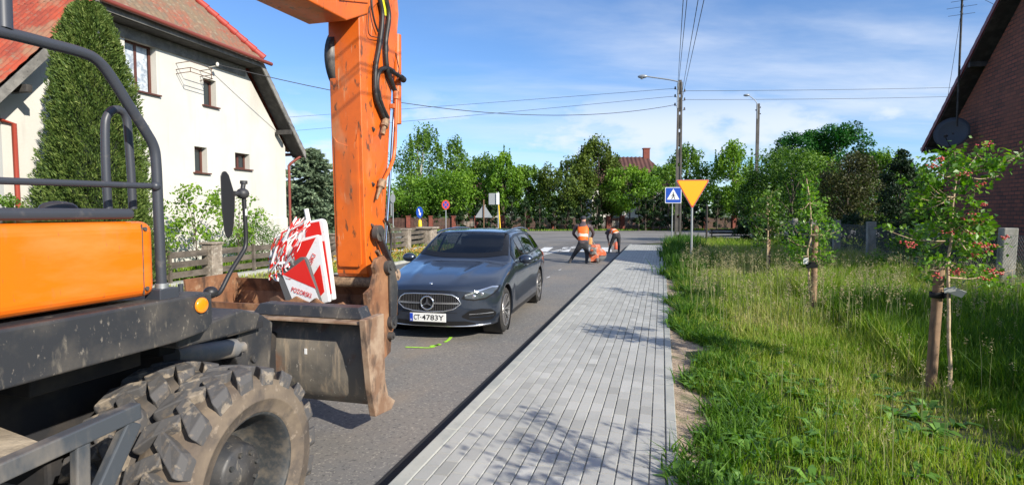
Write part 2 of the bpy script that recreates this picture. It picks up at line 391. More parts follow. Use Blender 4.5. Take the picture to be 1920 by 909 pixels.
def field(x0, x1, y0, y1, dens, hf, w, tone=0.0, cond=None, zf=verge_z, store=G, lean=.35, tuft=1):
    n = int((x1-x0)*(y1-y0)*dens/tuft); x = rng.uniform(x0, x1, n); y = rng.uniform(y0, y1, n)
    if tuft > 1: x = np.repeat(x, tuft)+rng.normal(0, .03, n*tuft); y = np.repeat(y, tuft)+rng.normal(0, .03, n*tuft)
    if cond is not None: k = cond(x, y); x, y = x[k], y[k]
    n = len(x); p = patch(x, y); h = hf(x, y)*rng.uniform(.55, 1.25, n)*(1+.35*patch(x*1.7+5, y*1.7))
    r = np.clip(.52+tone+.22*p+.16*np.exp(-((x-1.7)/1.1)**2)-.30*(x > 2.6)*(y < 11)+rng.normal(0, .16, n), 0, 1)  # blades on the right darker green, deepening the hedge's shadow in their colour
    push(*blades(x, y, zf(x, y)-.02, h, w*rng.uniform(.6, 1.3, n), r, lean), store)
def edge(y): return .34+.14*np.sin(y*1.1+.4)+.13*np.sin(y*2.7+1)+.07*np.sin(y*6.3)
onv = lambda x, y: x > edge(y)+rng.normal(0, .05, len(x))
hn = lambda x, y: np.clip(.09+.03*(x-.5)+.017*(y-4)+np.where(x > 2.5, .16, 0), .07, .48)*np.clip(((x-2.45)**2/.7+(y-5.4)**2/1.6), .50, 1)
field(.15, 4.6, 1.6, 8.0, 2300, hn, .0075, cond=onv, tuft=3)
field(.15, 7.0, 8.0, 14.0, 1100, hn, .011, .06, cond=onv, tuft=3)
field(.15, 9.0, 14.0, 22.0, 520, lambda x, y: hn(x, y)*.95, .017, .12, cond=onv, tuft=3)
field(.15, 12., 22.0, 34.0, 230, lambda x, y: .34+0*x, .028, .05, cond=lambda x, y: onv(x, y) & (y < ce(x)-.8) & (y < 33+x), tuft=3)
field(4.6, 7.5, 4.0, 8.0, 700, lambda x, y: .45+0*x, .012, -.1)
# lush dark tufts along the sand edge
def tufts(n, xr, yr, h, w, tone, per=26, spread=.06, lean=.7, store=G):
    for i in range(n):
        y = rng.uniform(*yr); x = rng.uniform(*xr)+float(edge(y))
        xx = x+rng.normal(0, spread, per); yy = y+rng.normal(0, spread, per)
        push(*blades(xx, yy, verge_z(xx, yy)-.02, np.abs(rng.normal(h, h*.25, per)), w*rng.uniform(.6, 1.4, per), np.clip(rng.normal(tone, .1, per), 0, 1), lean), store)
tufts(230, (.0, .5), (2, 9), .15, .014, .18)
tufts(200, (-.02, .6), (9, 18), .22, .02, .14)
tufts(120, (-.05, 1.1), (15, 24), .42, .028, .10, spread=.12, lean=.4)
tufts(60, (.2, 1.2), (24, 31), .5, .04, .08, spread=.2, lean=.4)
# foot of the give-way sign
for cx_, cy_, n_ in ((.85, 17.3, 260), (.55, 29.6, 120)):
    xx = cx_+rng.normal(0, .28, n_); yy = cy_+rng.normal(0, .3, n_)
    push(*blades(xx, yy, verge_z(xx, yy)-.02, np.abs(rng.normal(.42, .12, n_)), np.full(n_, .028), np.clip(rng.normal(.1, .08, n_), 0, 1), .4), G)
m_grass = M('grass_blade', (0.1, 0.2, 0.03), 0.55, attr=[(0.030, 0.085, 0.012), (0.085, 0.185, 0.018), (0.17, 0.29, 0.028), (0.28, 0.35, 0.055), (0.42, 0.38, 0.16)], transl=.35, spec=.3)
npmesh('tall_grass', np.concatenate(G[0]), np.concatenate(G[1]), m_grass, rnd=np.concatenate(G[2]))['kind'] = 'stuff'
# seeding stalks standing above the grass
S = ([], [], [])
def stalks(n, xr, yr, h0, h1, w):
    x = rng.uniform(*xr, n); y = rng.uniform(*yr, n); k = x > edge(y)+.1; x, y = x[k], y[k]; n = len(x); h = rng.uniform(h0, h1, n)
    z = verge_z(x, y); push(*blades(x, y, z, h, np.full(n, w), rng.uniform(.2, .6, n), .1), S)
    m = 14
    for j in range(m):
        t = rng.uniform(0, 1, n); c = np.stack([x+rng.normal(0, .012+.012*(y > 10), n), y+rng.normal(0, .012, n), z+h*(.80+.22*t)], 1)
        V_, F_ = leaves(c, w*4.2, .35); push(V_, F_, rng.uniform(.55, 1, n), S)
stalks(90, (.9, 4.6), (2.2, 8), .35, .65, .005)
stalks(1300, (.5, 6.2), (8, 19), .45, .85, .008)
m_stalk = M('seed_stalk', (0.3, 0.3, 0.12), 0.8, attr=[(0.10, 0.17, 0.04), (0.26, 0.27, 0.12), (0.45, 0.36, 0.22)], transl=.3)
npmesh('seeding_grass', np.concatenate(S[0]), np.concatenate(S[1]), m_stalk, rnd=np.concatenate(S[2]))['kind'] = 'stuff'
# broad-leaved weeds at the edge of the sand
W_ = ([], [], [])
def weeds(n, xr, yr, L):
    for i in range(n):
        y = rng.uniform(*yr); x = rng.uniform(*xr)+float(edge(y)); k = rng.integers(8, 15)
        a = rng.uniform(0, 2*PI, k); l = rng.uniform(.6, 1.2, k)*L; zz = verge_z(x, y)
        d = np.stack([np.cos(a), np.sin(a), np.zeros(k)], 1); s = np.stack([-np.sin(a), np.cos(a), np.zeros(k)], 1); c = np.array([x, y, zz])
        up = np.array([0, 0, 1.]); e = rng.uniform(.35, 1.0, k)[:, None]
        p0 = c+0*d; p1 = c+d*l[:, None]*.5+up*l[:, None]*e*.6; p2 = c+d*l[:, None]+up*l[:, None]*e*.55; w = l[:, None]*.16
        V_ = np.stack([p0-s*w*.3, p0+s*w*.3, p1+s*w, p1-s*w, p2+s*w*.15, p2-s*w*.15], 1).reshape(-1, 3); o = (np.arange(k)*6)[:, None]
        F_ = np.concatenate([o+np.array([0, 1, 2, 3]), o+np.array([3, 2, 4, 5])], 1).reshape(-1, 4)
        push(V_, F_, np.repeat(rng.uniform(0, 1, k), 2), W_)
weeds(150, (.0, .5), (2.3, 9), .15); weeds(130, (0, 2.6), (2.5, 9), .15); weeds(120, (-.03, .6), (9, 16), .2)
m_weed = M('weed_leaf', (0.1, 0.2, 0.03), 0.45, attr=[(0.06, 0.16, 0.02), (0.11, 0.25, 0.03), (0.18, 0.34, 0.05)], transl=.3)
npmesh('broadleaf_weeds', np.concatenate(W_[0]), np.concatenate(W_[1]), m_weed, rnd=np.concatenate(W_[2]))['kind'] = 'stuff'
# other grass: left verge, house yard, strip beyond the cross road
G2 = ([], [], []); zl = lambda x, y: 0*x-.01
field(-11.1, -8.8, 6, 28.5, 150, lambda x, y: .13+0*x, .03, .25, zf=lambda x, y: 0*x+.0, store=G2, tuft=3)
field(-14, -11.4, 6, 30, 110, lambda x, y: .28+0*x, .035, .0, zf=zl, store=G2, tuft=3)
n = 9000; t = rng.uniform(-42, 26, n); v = rng.uniform(.1, 2.4, n)
push(*blades(t, fe(t)+v, 0*t, rng.uniform(.08, .2, n), np.full(n, .07), np.clip(rng.normal(.45, .15, n), 0, 1), .4), G2)
npmesh('lawn_grass', np.concatenate(G2[0]), np.concatenate(G2[1]), m_grass, rnd=np.concatenate(G2[2]))['kind'] = 'stuff'
sheet('left_verge', [(-11.15, -30), (-8.75, -30), (-8.75, 24.5), (-9.5, 27.4), (-11.2, 30), (-11.3, 30)], .0, M('bare_verge', (0.17, 0.14, 0.08), .95, var=((0.08, 0.10, 0.03), 1.2, .42, .6), bump=(15, .5)))
sheet('far_verge', [(-120, fe(-120)), (120, fe(120)), (120, fe(120)+3), (-120, fe(-120)+3)], .012, M('far_grass', (0.10, 0.14, 0.03), .95, var=((0.05, 0.09, 0.02), 1.2, .42, .6)))

# ================================================================ houses
def cut(o, cutters):
    """subtract boxes from a part (window and door openings)"""
    mb = MB()
    for a, b in cutters: mb.bb(a, b)
    me = bpy.data.meshes.new('c'); me.from_pydata(mb.v, [], mb.f); c = bpy.data.objects.new('c', me); COL.objects.link(c)
    md = o.modifiers.new('b', 'BOOLEAN'); md.object = c; md.solver = 'EXACT'; md.operation = 'DIFFERENCE'
    bpy.context.view_layer.update(); mods = [m for m in o.modifiers if m != md]
    nm = bpy.data.meshes.new_from_object(o.evaluated_get(bpy.context.evaluated_depsgraph_get())); o.modifiers.clear(); o.data = nm
    bpy.data.objects.remove(c)
def roof_sheet(parent, name, mat, e0, e1, r0, r1, wave=.22, amp=.028, row=.34, thick=True, rndmat=True):
    """tiled slope between the eave e0-e1 and the top r0-r1"""
    e0, e1, r0, r1 = map(Vector, (e0, e1, r0, r1)); U = (e1-e0).normalized(); L = (e1-e0).length
    up = ((r0+r1)/2-(e0+e1)/2); up -= U*up.dot(U); H = up.length; up.normalize(); n = U.cross(up)
    if n.z < 0: n = -n
    nv = max(2, int(H/(row/3))); nu = max(4, int(L/wave*6)); V = []; R = []
    for j in range(nv+1):
        t = j/nv; a = e0.lerp(r0, t); b = e1.lerp(r1, t); ua = (a-e0).dot(U); ub = (b-e0).dot(U); v = t*H
        for i in range(nu+1):
            u = ua+(ub-ua)*i/nu
            h = amp*math.cos(2*PI*u/wave)+.022*(1-((v/row) % 1))
            V.append(tuple(e0+U*u+up*v+n*h))
    F = [(j*(nu+1)+i, j*(nu+1)+i+1, (j+1)*(nu+1)+i+1, (j+1)*(nu+1)+i) for j in range(nv) for i in range(nu)]
    rr = parent
    while rr.parent: rr = rr.parent
    return npmesh(name, V, F, mat, parent=parent, off=rr['_off'], smooth=True)

m_plaster = M('plaster_cream', (0.60, 0.58, 0.525), 0.9, var=((0.54, 0.52, 0.465), .5, .4, .65), dirt=[((0.36, 0.34, 0.30), 1.2, (1, 1, .15), .56, .76, .45), ((0.42, 0.40, 0.36), 6, (1, 1, .1), .60, .72, .35)], bump=(60, .25, .01))
m_tile = M('roof_tile_red', (0.36, 0.060, 0.026), 0.8, var=((0.24, 0.045, 0.025), 1.6, .4, .6), dirt=[((0.26, 0.16, 0.095), 1.1, (1, 1, 1), .50, .62, .8), ((0.17, 0.14, 0.10), 7, (1, 1, 1), .55, .65, .55)], bump=(30, .3))
m_tile_mossy = M('roof_tile_weathered', (0.27, 0.075, 0.045), 0.85, var=((0.19, 0.135, 0.085), 1.0, .34, .56), dirt=[((0.15, 0.12, 0.085), 5, (1, 1, 1), .48, .62, .8), ((0.30, 0.25, 0.18), 9, (1, 1, 1), .55, .66, .5)], bump=(30, .4))
m_tile_new = M('ridge_tile', (0.36, 0.04, 0.025), 0.6, var=((0.32, 0.05, 0.04), 3, .45, .6))
m_greyboard = M('grey_boards', (0.14, 0.135, 0.125), 0.85, var=((0.24, 0.23, 0.21), 4, .4, .65), dirt=[((0.05, 0.05, 0.05), 14, (.1, 1, 1), .56, .68, .6)])
m_darkboard = M('dark_boards', (0.035, 0.032, 0.03), 0.8, var=((0.07, 0.065, 0.06), 5, .45, .65))
m_brownpipe = M('gutter_brown', (0.20, 0.045, 0.03), 0.4)
m_frame = M('window_frame_brown', (0.10, 0.035, 0.025), 0.45)
m_glass = M('window_glass', (0.02, 0.03, 0.035), 0.06, spec=.9)
m_curtain = M('curtain', (0.50, 0.55, 0.60), 0.9, var=((0.25, 0.30, 0.36), 7, .45, .6))

hs = thing('house', 'cream plastered house with red tiled half-hipped roof behind the wooden fence', 'house', (-14, 14, 0))
gw = MB(); XG = -14.0
prof = [(9.2, 0), (18.87, 0), (18.87, 4.25), (16.75, 6.72), (11.35, 6.72), (9.2, 4.25)]
gw.prism([(XG, y, z) for y, z in prof], (-.4, 0, 0))
wall = part(hs, 'wall', gw, m_plaster)
WIN = [(12.25, 13.22, 5.1, 6.45), (14.93, 15.45, 5.14, 5.98), (14.50, 15.0, 3.0, 3.80), (16.22, 16.92, 3.25, 3.78)]
cut(wall, [((XG-.7, a, c), (XG+.3, b, d)) for a, b, c, d in WIN])
sw = MB(); sw.bb((XG-.4, 9.2, 0), (XG-9.5, 9.6, 4.2)); sw.bb((XG-.4, 18.47, 0), (XG-9.5, 18.87, 4.2)); sw.bb((XG-9.5, 9.6, 0), (XG-9.9, 18.47, 4.2))
part(hs, 'side_walls', sw, m_plaster)
pl = MB(); pl.bb((XG, 9.15, 0), (XG+.035, 18.9, 1.55)); part(hs, 'plinth', pl, m_plaster, .01)
for a, b, c, d in WIN:
    f = MB(); w = .07; xf = XG-.2
    f.bb((xf-.06, a, c), (xf, b, c+w)); f.bb((xf-.06, a, d-w), (xf, b, d)); f.bb((xf-.06, a, c+w), (xf, a+w, d-w)); f.bb((xf-.06, b-w, c+w), (xf, b, d-w))
    if b-a > .6: f.bb((xf-.055, (a+b)/2-.04, c+w), (xf-.002, (a+b)/2+.04, d-w))
    win = part(hs, 'window', f, m_frame)
    p = MB(); p.bb((xf-.05, a+w, c+w), (xf-.03, b-w, d-w)); part(win, 'pane', p, m_glass)
    if d-c > 1:
        q = MB(); q.bb((xf-.028, a+w+.03, c+w), (xf-.022, b-w-.03, d-w)); part(win, 'curtain', q, m_curtain)
    s = MB(); s.bb((xf, a-.08, c-.04), (XG+.09, b+.08, c)); part(win, 'sill', s, m_frame)
XV = -13.42; RZ = 10.5; RY = 14.05; ZE = 4.10; YN, YF = 8.6, 19.3
ZH = 7.05; sl_n = (RZ-ZE)/(RY-YN); sl_f = (RZ-ZE)/(YF-RY); yhn = YN+(ZH-ZE)/sl_n; yhf = YF-(ZH-ZE)/sl_f; XR = XV-3.0; XB = -24
rf = roof_sheet(hs, 'roof', m_tile, (XV, YN, ZE), (XB, YN, ZE), (XR, RY, RZ), (XB, RY, RZ))
# lower strips next to the verge (the hip starts higher up)
roof_sheet(rf, 'verge_tiles', m_tile, (XV, YN, ZE+.01), (XV-3.0, YN, ZE+.01), (XV, yhn, ZH), (XV-3.0, yhn, ZH))
roof_sheet(rf, 'far_slope', m_tile, (XV, YF, ZE), (XB, YF, ZE), (XV, yhf, ZH), (XB, yhf, ZH))
roof_sheet(rf, 'far_slope_top', m_tile, (XV, yhf, ZH), (XB, yhf, ZH), (XR, RY, RZ), (XB, RY, RZ))
roof_sheet(rf, 'near_slope_top', m_tile, (XV, yhn, ZH), (XV-3, yhn, ZH), (XR, RY, RZ), (XR-.01, RY, RZ))
roof_sheet(rf, 'half_hip', m_tile_mossy, (XV+.12, yhn-.1, ZH-.12), (XV+.12, yhf+.1, ZH-.12), (XR, RY, RZ), (XR, RY+.01, RZ), row=.36)
rt = MB()
for a, b in (((XV+.1, yhf+.05, ZH+.0), (XR, RY, RZ+.05)), ((XV+.1, yhn-.05, ZH+.0), (XR, RY, RZ+.05)), ((XR, RY, RZ+.05), (XB, RY, RZ+.05))):
    a = Vector(a); b = Vector(b); m = int((b-a).length/.36)
    for i in range(m): rt.cyl(a.lerp(b, i/m), a.lerp(b, (i+1.12)/m), .13, 10, .10)
part(rf, 'ridge_tiles', rt, m_tile_new)
# verge boards, soffits
for (ya, za, yb, zb) in ((YN, ZE, yhn, ZH), (YF, ZE, yhf, ZH)):
    vb = MB(); vb.prism([(XV-.01, ya, za-.02), (XV-.01, yb, zb-.02), (XV-.01, yb, zb-.30), (XV-.01, ya, za-.30)], (.05, 0, 0)); part(hs, 'verge_board', vb, m_greyboard, .005)
vb = MB(); s_ = .13
for (ya, za, yb, zb) in ((YN, ZE, yhn, ZH), (YF, ZE, yhf, ZH)):
    vb.prism([(XV-.02, ya, za-.10), (XV-.02, yb, zb-.10), (XV-.02, yb, zb-.22), (XV-.02, ya, za-.22)], (-.55, 0, 0))
vb.prism([(XV, yhn+.05, ZH-.32), (XV, yhf-.05, ZH-.32), (XG+.02, yhf-.05, ZH-.32), (XG+.02, yhn+.05, ZH-.32)], (0, 0, .03))
part(hs, 'soffit', vb, m_darkboard)
vb = MB(); vb.bb((XG+.005, yhn+.12, 6.42), (XG+.06, yhf-.12, 6.72)); vb.bb((XV+.02, yhn, ZH-.31), (XV+.05, yhf, ZH-.12)); part(hs, 'gable_board', vb, m_greyboard)
vb = MB(); vb.bar((XV-.5, YF-1.0, ZE+.62), (XV+.1, YF-1.0, ZE+.62), .12, .16); part(hs, 'purlin_end', vb, m_darkboard); vb = MB()
vb.bar((XV-.5, YN+.75, ZE+.35), (XV+.08, YN+.75, ZE+.35), .12, .16)
part(hs, 'purlin_end', vb, m_darkboard)
gt = MB(); gt.tube([(XV+.2, yhn-.25, ZH-.12), (XV+.2, yhf+.3, ZH-.15)], .065, 10); part(hs, 'gutter', gt, m_brownpipe)
dp = MB(); dp.tube(smooth_path([(XV-.1, YF+.05, ZE-.12), (XV-.25, YF-.1, ZE-.25), (XG+.08, 18.98, ZE-.55), (XG+.08, 18.98, ZE-.9), (XG+.08, 18.98, 0)], 4), .05, 10)
dp.tube([(XV-.1, YF+.08, ZE-.08), (XB, YF+.08, ZE-.12)], .06, 8)
part(hs, 'downpipe', dp, m_brownpipe)
dp = MB(); dp.tube([(XG+.06, 9.05, 3.78), (XG+.06, 9.42, 3.72), (XG+.06, 9.44, 0)], .05, 8); part(hs, 'downpipe', dp, M('pipe_red', (0.32, 0.05, 0.03), .4))
wr = MB(); xo = XG+.62
for (y0, z0) in ((13.9, 6.16), (13.9, 5.98), (13.9, 5.86)):
    wr.tube([(XG, y0+.0, z0), (xo, y0-.1, z0), (xo, y0+.75, z0-.02), (XG, y0+.9, z0)], .012, 5)
wr.tube([(xo, 14.6, 6.16), (xo, 14.6, 5.84)], .012, 5); wr.tube([(xo, 13.8, 5.98), (xo, 13.8, 5.86)], .012, 5)
part(hs, 'wire_bracket', wr, M('rusty_wire', (0.12, 0.06, 0.035), .8))
ins = MB(); ins.ball((XG+.35, 15.15, 6.42), (.05, .05, .07)); ins.cyl((XG, 15.15, 6.35), (XG+.35, 15.15, 6.38), .015, 6); part(hs, 'insulator', ins, M('porcelain', (0.7, 0.68, 0.62), .3))

# brick house on the right
m_brick = bpy.data.materials.new('dark_brick'); m_brick.use_nodes = True; t = m_brick.node_tree; b = t.nodes['Principled BSDF']
tcn = t.nodes.new('ShaderNodeTexCoord'); sp = t.nodes.new('ShaderNodeSeparateXYZ'); cb = t.nodes.new('ShaderNodeCombineXYZ'); t.links.new(tcn.outputs['Object'], sp.inputs[0])
ad = t.nodes.new('ShaderNodeMath'); t.links.new(sp.outputs[0], ad.inputs[0]); t.links.new(sp.outputs[1], ad.inputs[1])
t.links.new(ad.outputs[0], cb.inputs[0]); t.links.new(sp.outputs[2], cb.inputs[1])
bt = t.nodes.new('ShaderNodeTexBrick'); t.links.new(cb.outputs[0], bt.inputs[0]); bt.inputs['Scale'].default_value = 1
bt.inputs['Brick Width'].default_value = .26; bt.inputs['Row Height'].default_value = .105; bt.inputs['Mortar Size'].default_value = .014; bt.inputs['Mortar Smooth'].default_value = .3
bt.inputs['Color1'].default_value = (0.29, 0.085, 0.050, 1); bt.inputs['Color2'].default_value = (0.16, 0.055, 0.035, 1); bt.inputs['Mortar'].default_value = (0.05, 0.04, 0.034, 1); bt.inputs['Bias'].default_value = 0
nz = t.nodes.new('ShaderNodeTexNoise'); t.links.new(tcn.outputs['Object'], nz.inputs[0]); nz.inputs['Scale'].default_value = 1.1; nz.inputs['Detail'].default_value = 6
mr = t.nodes.new('ShaderNodeMapRange'); t.links.new(nz.outputs[0], mr.inputs[0]); mr.inputs[1].default_value = .42; mr.inputs[2].default_value = .62; mr.inputs[4].default_value = .55
mxx = t.nodes.new('ShaderNodeMix'); mxx.data_type = 'RGBA'; t.links.new(mr.outputs[0], mxx.inputs['Factor']); t.links.new(bt.outputs[0], mxx.inputs['A']); mxx.inputs['B'].default_value = (0.24, 0.085, 0.05, 1)
t.links.new(mxx.outputs['Result'], b.inputs['Base Color']); b.inputs['Roughness'].default_value = .85
bp = t.nodes.new('ShaderNodeBump'); t.links.new(bt.outputs['Fac'], bp.inputs['Height']); bp.invert = True; bp.inputs['Strength'].default_value = .8; bp.inputs['Distance'].default_value = .015; t.links.new(bp.outputs[0], b.inputs['Normal'])
bh = thing('brick_house', 'dark red brick house with steep gable roof at the right edge, behind the concrete-post fence', 'house', (8.9, 16.66, 0))
mb = MB(); mb.prism([(8.9, 11.7, 0), (8.9, 21.6, 0), (8.9, 21.6, 4.1), (8.9, 16.66, 8.15), (8.9, 11.7, 4.1)], (9, 0, 0)); part(bh, 'wall', mb, m_brick)
m_tin = M('roof_sheet_maroon', (0.09, 0.03, 0.035), .5, var=((0.06, 0.025, 0.03), 2, .4, .6))
rfb = roof_sheet(bh, 'roof', m_tin, (8.5, 22.25, 3.95), (18.5, 22.25, 3.95), (8.5, 16.66, 8.57), (18.5, 16.66, 8.57), wave=.25, amp=.02)
roof_sheet(rfb, 'near_slope', m_tin, (8.5, 11.07, 3.95), (18.5, 11.07, 3.95), (8.5, 16.66, 8.57), (18.5, 16.66, 8.57), wave=.25, amp=.02)
for y0 in (22.25, 11.07): mb = MB(); mb.prism([(8.48, y0, 3.93), (8.48, 16.66, 8.56), (8.48, 16.66, 8.40), (8.48, y0, 3.77)], (.04, 0, 0)); part(bh, 'verge_board', mb, M('verge_maroon', (0.20, 0.045, 0.05), .5))
mb = MB()
for y0 in (22.2, 11.1): mb.prism([(8.52, y0, 3.80), (8.52, 16.66, 8.43), (8.52, 16.66, 8.38), (8.52, y0, 3.75)], (.5, 0, 0))
for t_ in (.03, .5, .93):
    for y0 in (22.1,): mb.bar((8.5, y0+(16.66-y0)*t_, 3.70+4.6*t_), (9.0, y0+(16.66-y0)*t_, 3.70+4.6*t_), .12, .14)
part(bh, 'soffit', mb, m_darkboard)
mb = MB(); mb.tube([(8.5, 22.33, 3.9), (18, 22.33, 3.85)], .07, 8); part(bh, 'gutter', mb, M('gutter_white', (0.5, 0.5, 0.5), .4))
mb = MB(); mb.tube([(8.88, 13.6, 8.0), (8.87, 14.3, 3.5), (8.87, 14.35, 1.0)], .008, 5); part(bh, 'cable', mb, m_darkboard)
ant = thing('roof_aerial', 'tall thin dark aerial mast rising past the edge of the brick house roof', 'aerial', (8.42, 19.6, 4.2))
mb = MB(); mb.tube([(8.42, 19.75, 4.3), (8.42, 19.75, 9.5)], .03, 8); part(ant, 'mast', mb, m_darkboard)
mb = MB(); mb.tube([(8.42, 19.75, 8.3), (9.3, 18.6, 7.0)], .006, 4)
mb.tube([(8.42, 19.75, 7.7), (8.6, 20.9, 5.08)], .006, 4); part(ant, 'guy_wire', mb, m_darkboard)
for zc_, hw in ((8.55, .34), (7.72, .34), (7.5, .30), (8.3, .2), (7.9, .25)):
    mb = MB(); mb.tube([(8.42-hw*.3, 19.75-hw, zc_), (8.42+hw*.3, 19.75+hw, zc_)], .008, 5)
    mb.tube([(8.42-hw, 19.75+hw*.3, zc_+.05), (8.42+hw, 19.75-hw*.3, zc_+.05)], .006, 5); part(ant, 'crossbar', mb, m_darkboard)
mb = MB(); mb.box((8.42, 19.7, 8.05), (.09, .09, .14)); part(ant, 'amplifier', mb, m_darkboard)
ds = thing('satellite_dish', 'dark grey round satellite dish on the gable wall of the brick house', 'satellite dish', (8.75, 20.1, 4.1))
dn = (Vector((0, 0, 2.2))-Vector((8.5, 20.0, 4.13))); dn = Vector((-.62, -.75, .18)).normalized()
mb = MB(); c0 = Vector((8.42, 20.0, 4.13)); mb.lathe(c0, dn, [(.001, -.02), (.2, -.01), (.34, .03), (.46, .08), (.465, .09), (.34, .04), (.2, .0), (.001, -.01)], 32)
part(ds, 'reflector', mb, M('dish_grey', (0.045, 0.052, 0.066), .6))
mb = MB(); mb.tube([c0, (8.95, 20.2, 4.0)], .025, 8); part(ds, 'bracket', mb, m_darkboard)
mb = MB(); mb.tube([c0+Vector((0, 0, -.48)), c0+dn*.6+Vector((0, 0, -.25))], .012, 6); mb.cyl(c0+dn*.6+Vector((0, 0, -.25)), c0+dn*.5+Vector((0, 0, -.2)), .04, 10); part(ds, 'feed_arm', mb, m_darkboard)

# ================================================================ fences
m_wood = M('fence_wood', (0.085, 0.07, 0.055), .85, var=((0.15, 0.125, 0.10), 3, .4, .62), dirt=[((0.04, 0.035, 0.03), 9, (1, .12, 1), .52, .66, .7)])
m_stone = M('field_stone', (0.30, 0.25, 0.20), .9, var=((0.20, 0.165, 0.13), 5, .42, .6), dirt=[((0.40, 0.36, 0.30), 11, (1, 1, 1), .55, .62, .8)], bump=(14, .8, .03))
wf = thing('wooden_fence', 'low dark board fence with stone posts in front of the cream house', 'fence', (-11.2, 18, 0))
post_y = [6.6, 9.3, 12.15, 15.1, 18.2, 21.3, 24.2]
for i, y in enumerate(post_y):
    x = -11.15-.02*(y-6)
    mb = MB(); mb.box((x, y, .47), (.34, .36, .94)); mb.box((x, y, .965), (.42, .44, .06)); part(wf, 'post', mb, m_stone, .02)
    if i < len(post_y)-1:
        y1 = post_y[i+1]; x1 = -11.15-.02*(y1-6); mb = MB()
        for z in (.26, .50, .74): mb.bar((x+.03, y+.17, z), (x1+.03, y1-.17, z+random.uniform(-.01, .01)), .03, .15)
        mb.bar((x+.06, (y+y1)/2, 0.1), (x+.06, (y+y1)/2, .86), .06, .08, (1, 0, 0)); part(wf, 'rails', mb, m_wood, .004)
mb = MB(); mb.bb((-11.35, 6, -.05), (-11.05, 25.7, .10)); part(wf, 'base_wall', mb, m_concrete, .01)
gpil = thing('stone_pillar', 'broad round-cornered stone pillar with a flat cap at the end of the wooden fence', 'pillar', (-11.6, 26.9, 0))
mb = MB(); mb.box((-11.6, 26.9, .46), (.75, .85, .92)); part(gpil, 'shaft', mb, m_stone, .08)
mb = MB(); mb.box((-11.6, 26.9, .97), (.9, 1.0, .1)); part(gpil, 'cap', mb, m_stone, .02)
mb = MB()
for z in (.3, .55, .78): mb.bar((-11.5, 24.4, z), (-11.58, 26.5, z), .03, .15)
part(wf, 'rails', mb, m_wood, .004)
wf2 = thing('side_fence', 'dark board fence running back from the stone pillar along the cross road', 'fence', (-14, 26, 0))
mb = MB(); a = Vector((-12.0, 27.0, 0)); b = Vector((-24, 22.4, 0))
for z in (.35, .62, .88): mb.bar(a+Vector((0, 0, z)), b+Vector((0, 0, z)), .03, .17)
part(wf2, 'rails', mb, m_wood)
for i in range(1, 6):
    mb = MB(); p = a.lerp(b, i/5); mb.box((p.x, p.y, .5), (.2, .2, 1.05)); part(wf2, 'post', mb, m_stone, .02)

# concrete-post mesh fence on the right
m_cpost = M('concrete_post', (0.36, 0.34, 0.30), .9, var=((0.24, 0.23, 0.20), 4, .4, .6), dirt=[((0.14, 0.15, 0.10), 6, (1, 1, .3), .54, .66, .7)], bump=(40, .4, .01))
m_wire = M('galvanised_wire', (0.22, 0.22, 0.21), .5, .6)
mf = thing('mesh_fence', 'wire mesh fence on leaning concrete posts along the grass on the right', 'fence', (6, 18, 0))
FY = [(d+1.535)/.9666 for d in (3.6, 6.9, 10.2, 13.45, 16.7, 20.0, 23.3, 26.5, 29.8)]
for i, y in enumerate(FY):
    mb = MB(); lx = random.uniform(-.04, .04); ly = random.uniform(-.05, .05)
    mb.add([(6+sx*.11+lx*(z > .5), y+sy*.10+ly*(z > .5), z) for z in (-.1, 1.48) for sx, sy in ((-1, -1), (1, -1), (1, 1), (-1, 1))],
           [(3, 2, 1, 0), (4, 5, 6, 7), (0, 1, 5, 4), (1, 2, 6, 5), (2, 3, 7, 6), (3, 0, 4, 7)])
    part(mf, 'post', mb, m_cpost, .015)
mb = MB(); y0, y1, hh = FY[0], FY[-1], 1.3; st = .075
k = y0-hh
while k < y1:
    for sgn in (1, -1):
        a = Vector((5.88, k, .06)) if sgn > 0 else Vector((5.884, k+hh, .06)); b = Vector((5.88, k+hh, .06+hh)) if sgn > 0 else Vector((5.884, k, .06+hh))
        mb.tube([a, b], .0022, 3, cap=False)
    k += st
for z in (.06, .7, 1.36): mb.tube([(5.88, y0, z), (5.88, y1, z)], .003, 4)
part(mf, 'wire_mesh', mb, m_wire)

# picket fence with brick pillars across the cross road
m_picket = M('picket_brown', (0.065, 0.028, 0.02), .7, var=((0.10, 0.045, 0.03), 3, .4, .6))
m_redbrick = M('pillar_brick', (0.22, 0.055, 0.035), .85, var=((0.15, 0.045, 0.03), 8, .4, .6))
pf = thing('picket_fence', 'long brown picket fence with red brick pillars on the far side of the cross road', 'fence', (-6, fe(-6)+2.6, 0))
fl = lambda x: Vector((x, fe(x)+2.6, 0)); fdir = (fl(1)-fl(0)).normalized(); fang = math.atan2(fdir.y, fdir.x)
def far_x(px):   # where the sight line through this column meets the fence line
    r = cF+(px-960)/FPX*cR; return (56+2.6)/(r.y-.385*r.x)*r.x
cols = [far_x(px) for px in (722, 766, 808, 851, 893, 941, 989, 1038, 1090, 1140, 1166, 1216, 1268, 1321, 1375, 1430)]
for x in cols:
    mb = MB(); p = fl(x); mb.box((p.x, p.y, .68), (.38, .38, 1.36), fang); mb.box((p.x, p.y, 1.39), (.48, .48, .07), fang); part(pf, 'pillar', mb, m_redbrick)
for a, b in zip(cols[:-1], cols[1:]):
    mb = MB(); p0, p1 = fl(a), fl(b); L = (p1-p0).length; n = int(L/.13)
    for i in range(1, n):
        p = p0.lerp(p1, i/n); h = 1.12+.03*math.sin(i*.9); mb.box((p.x, p.y, .1+h/2), (.10, .02, h), fang)
    for z in (.35, .95): mb.bar(p0+Vector((0, .03, z)), p1+Vector((0, .03, z)), .04, .08)
    part(pf, 'picket_panel', mb, m_picket)
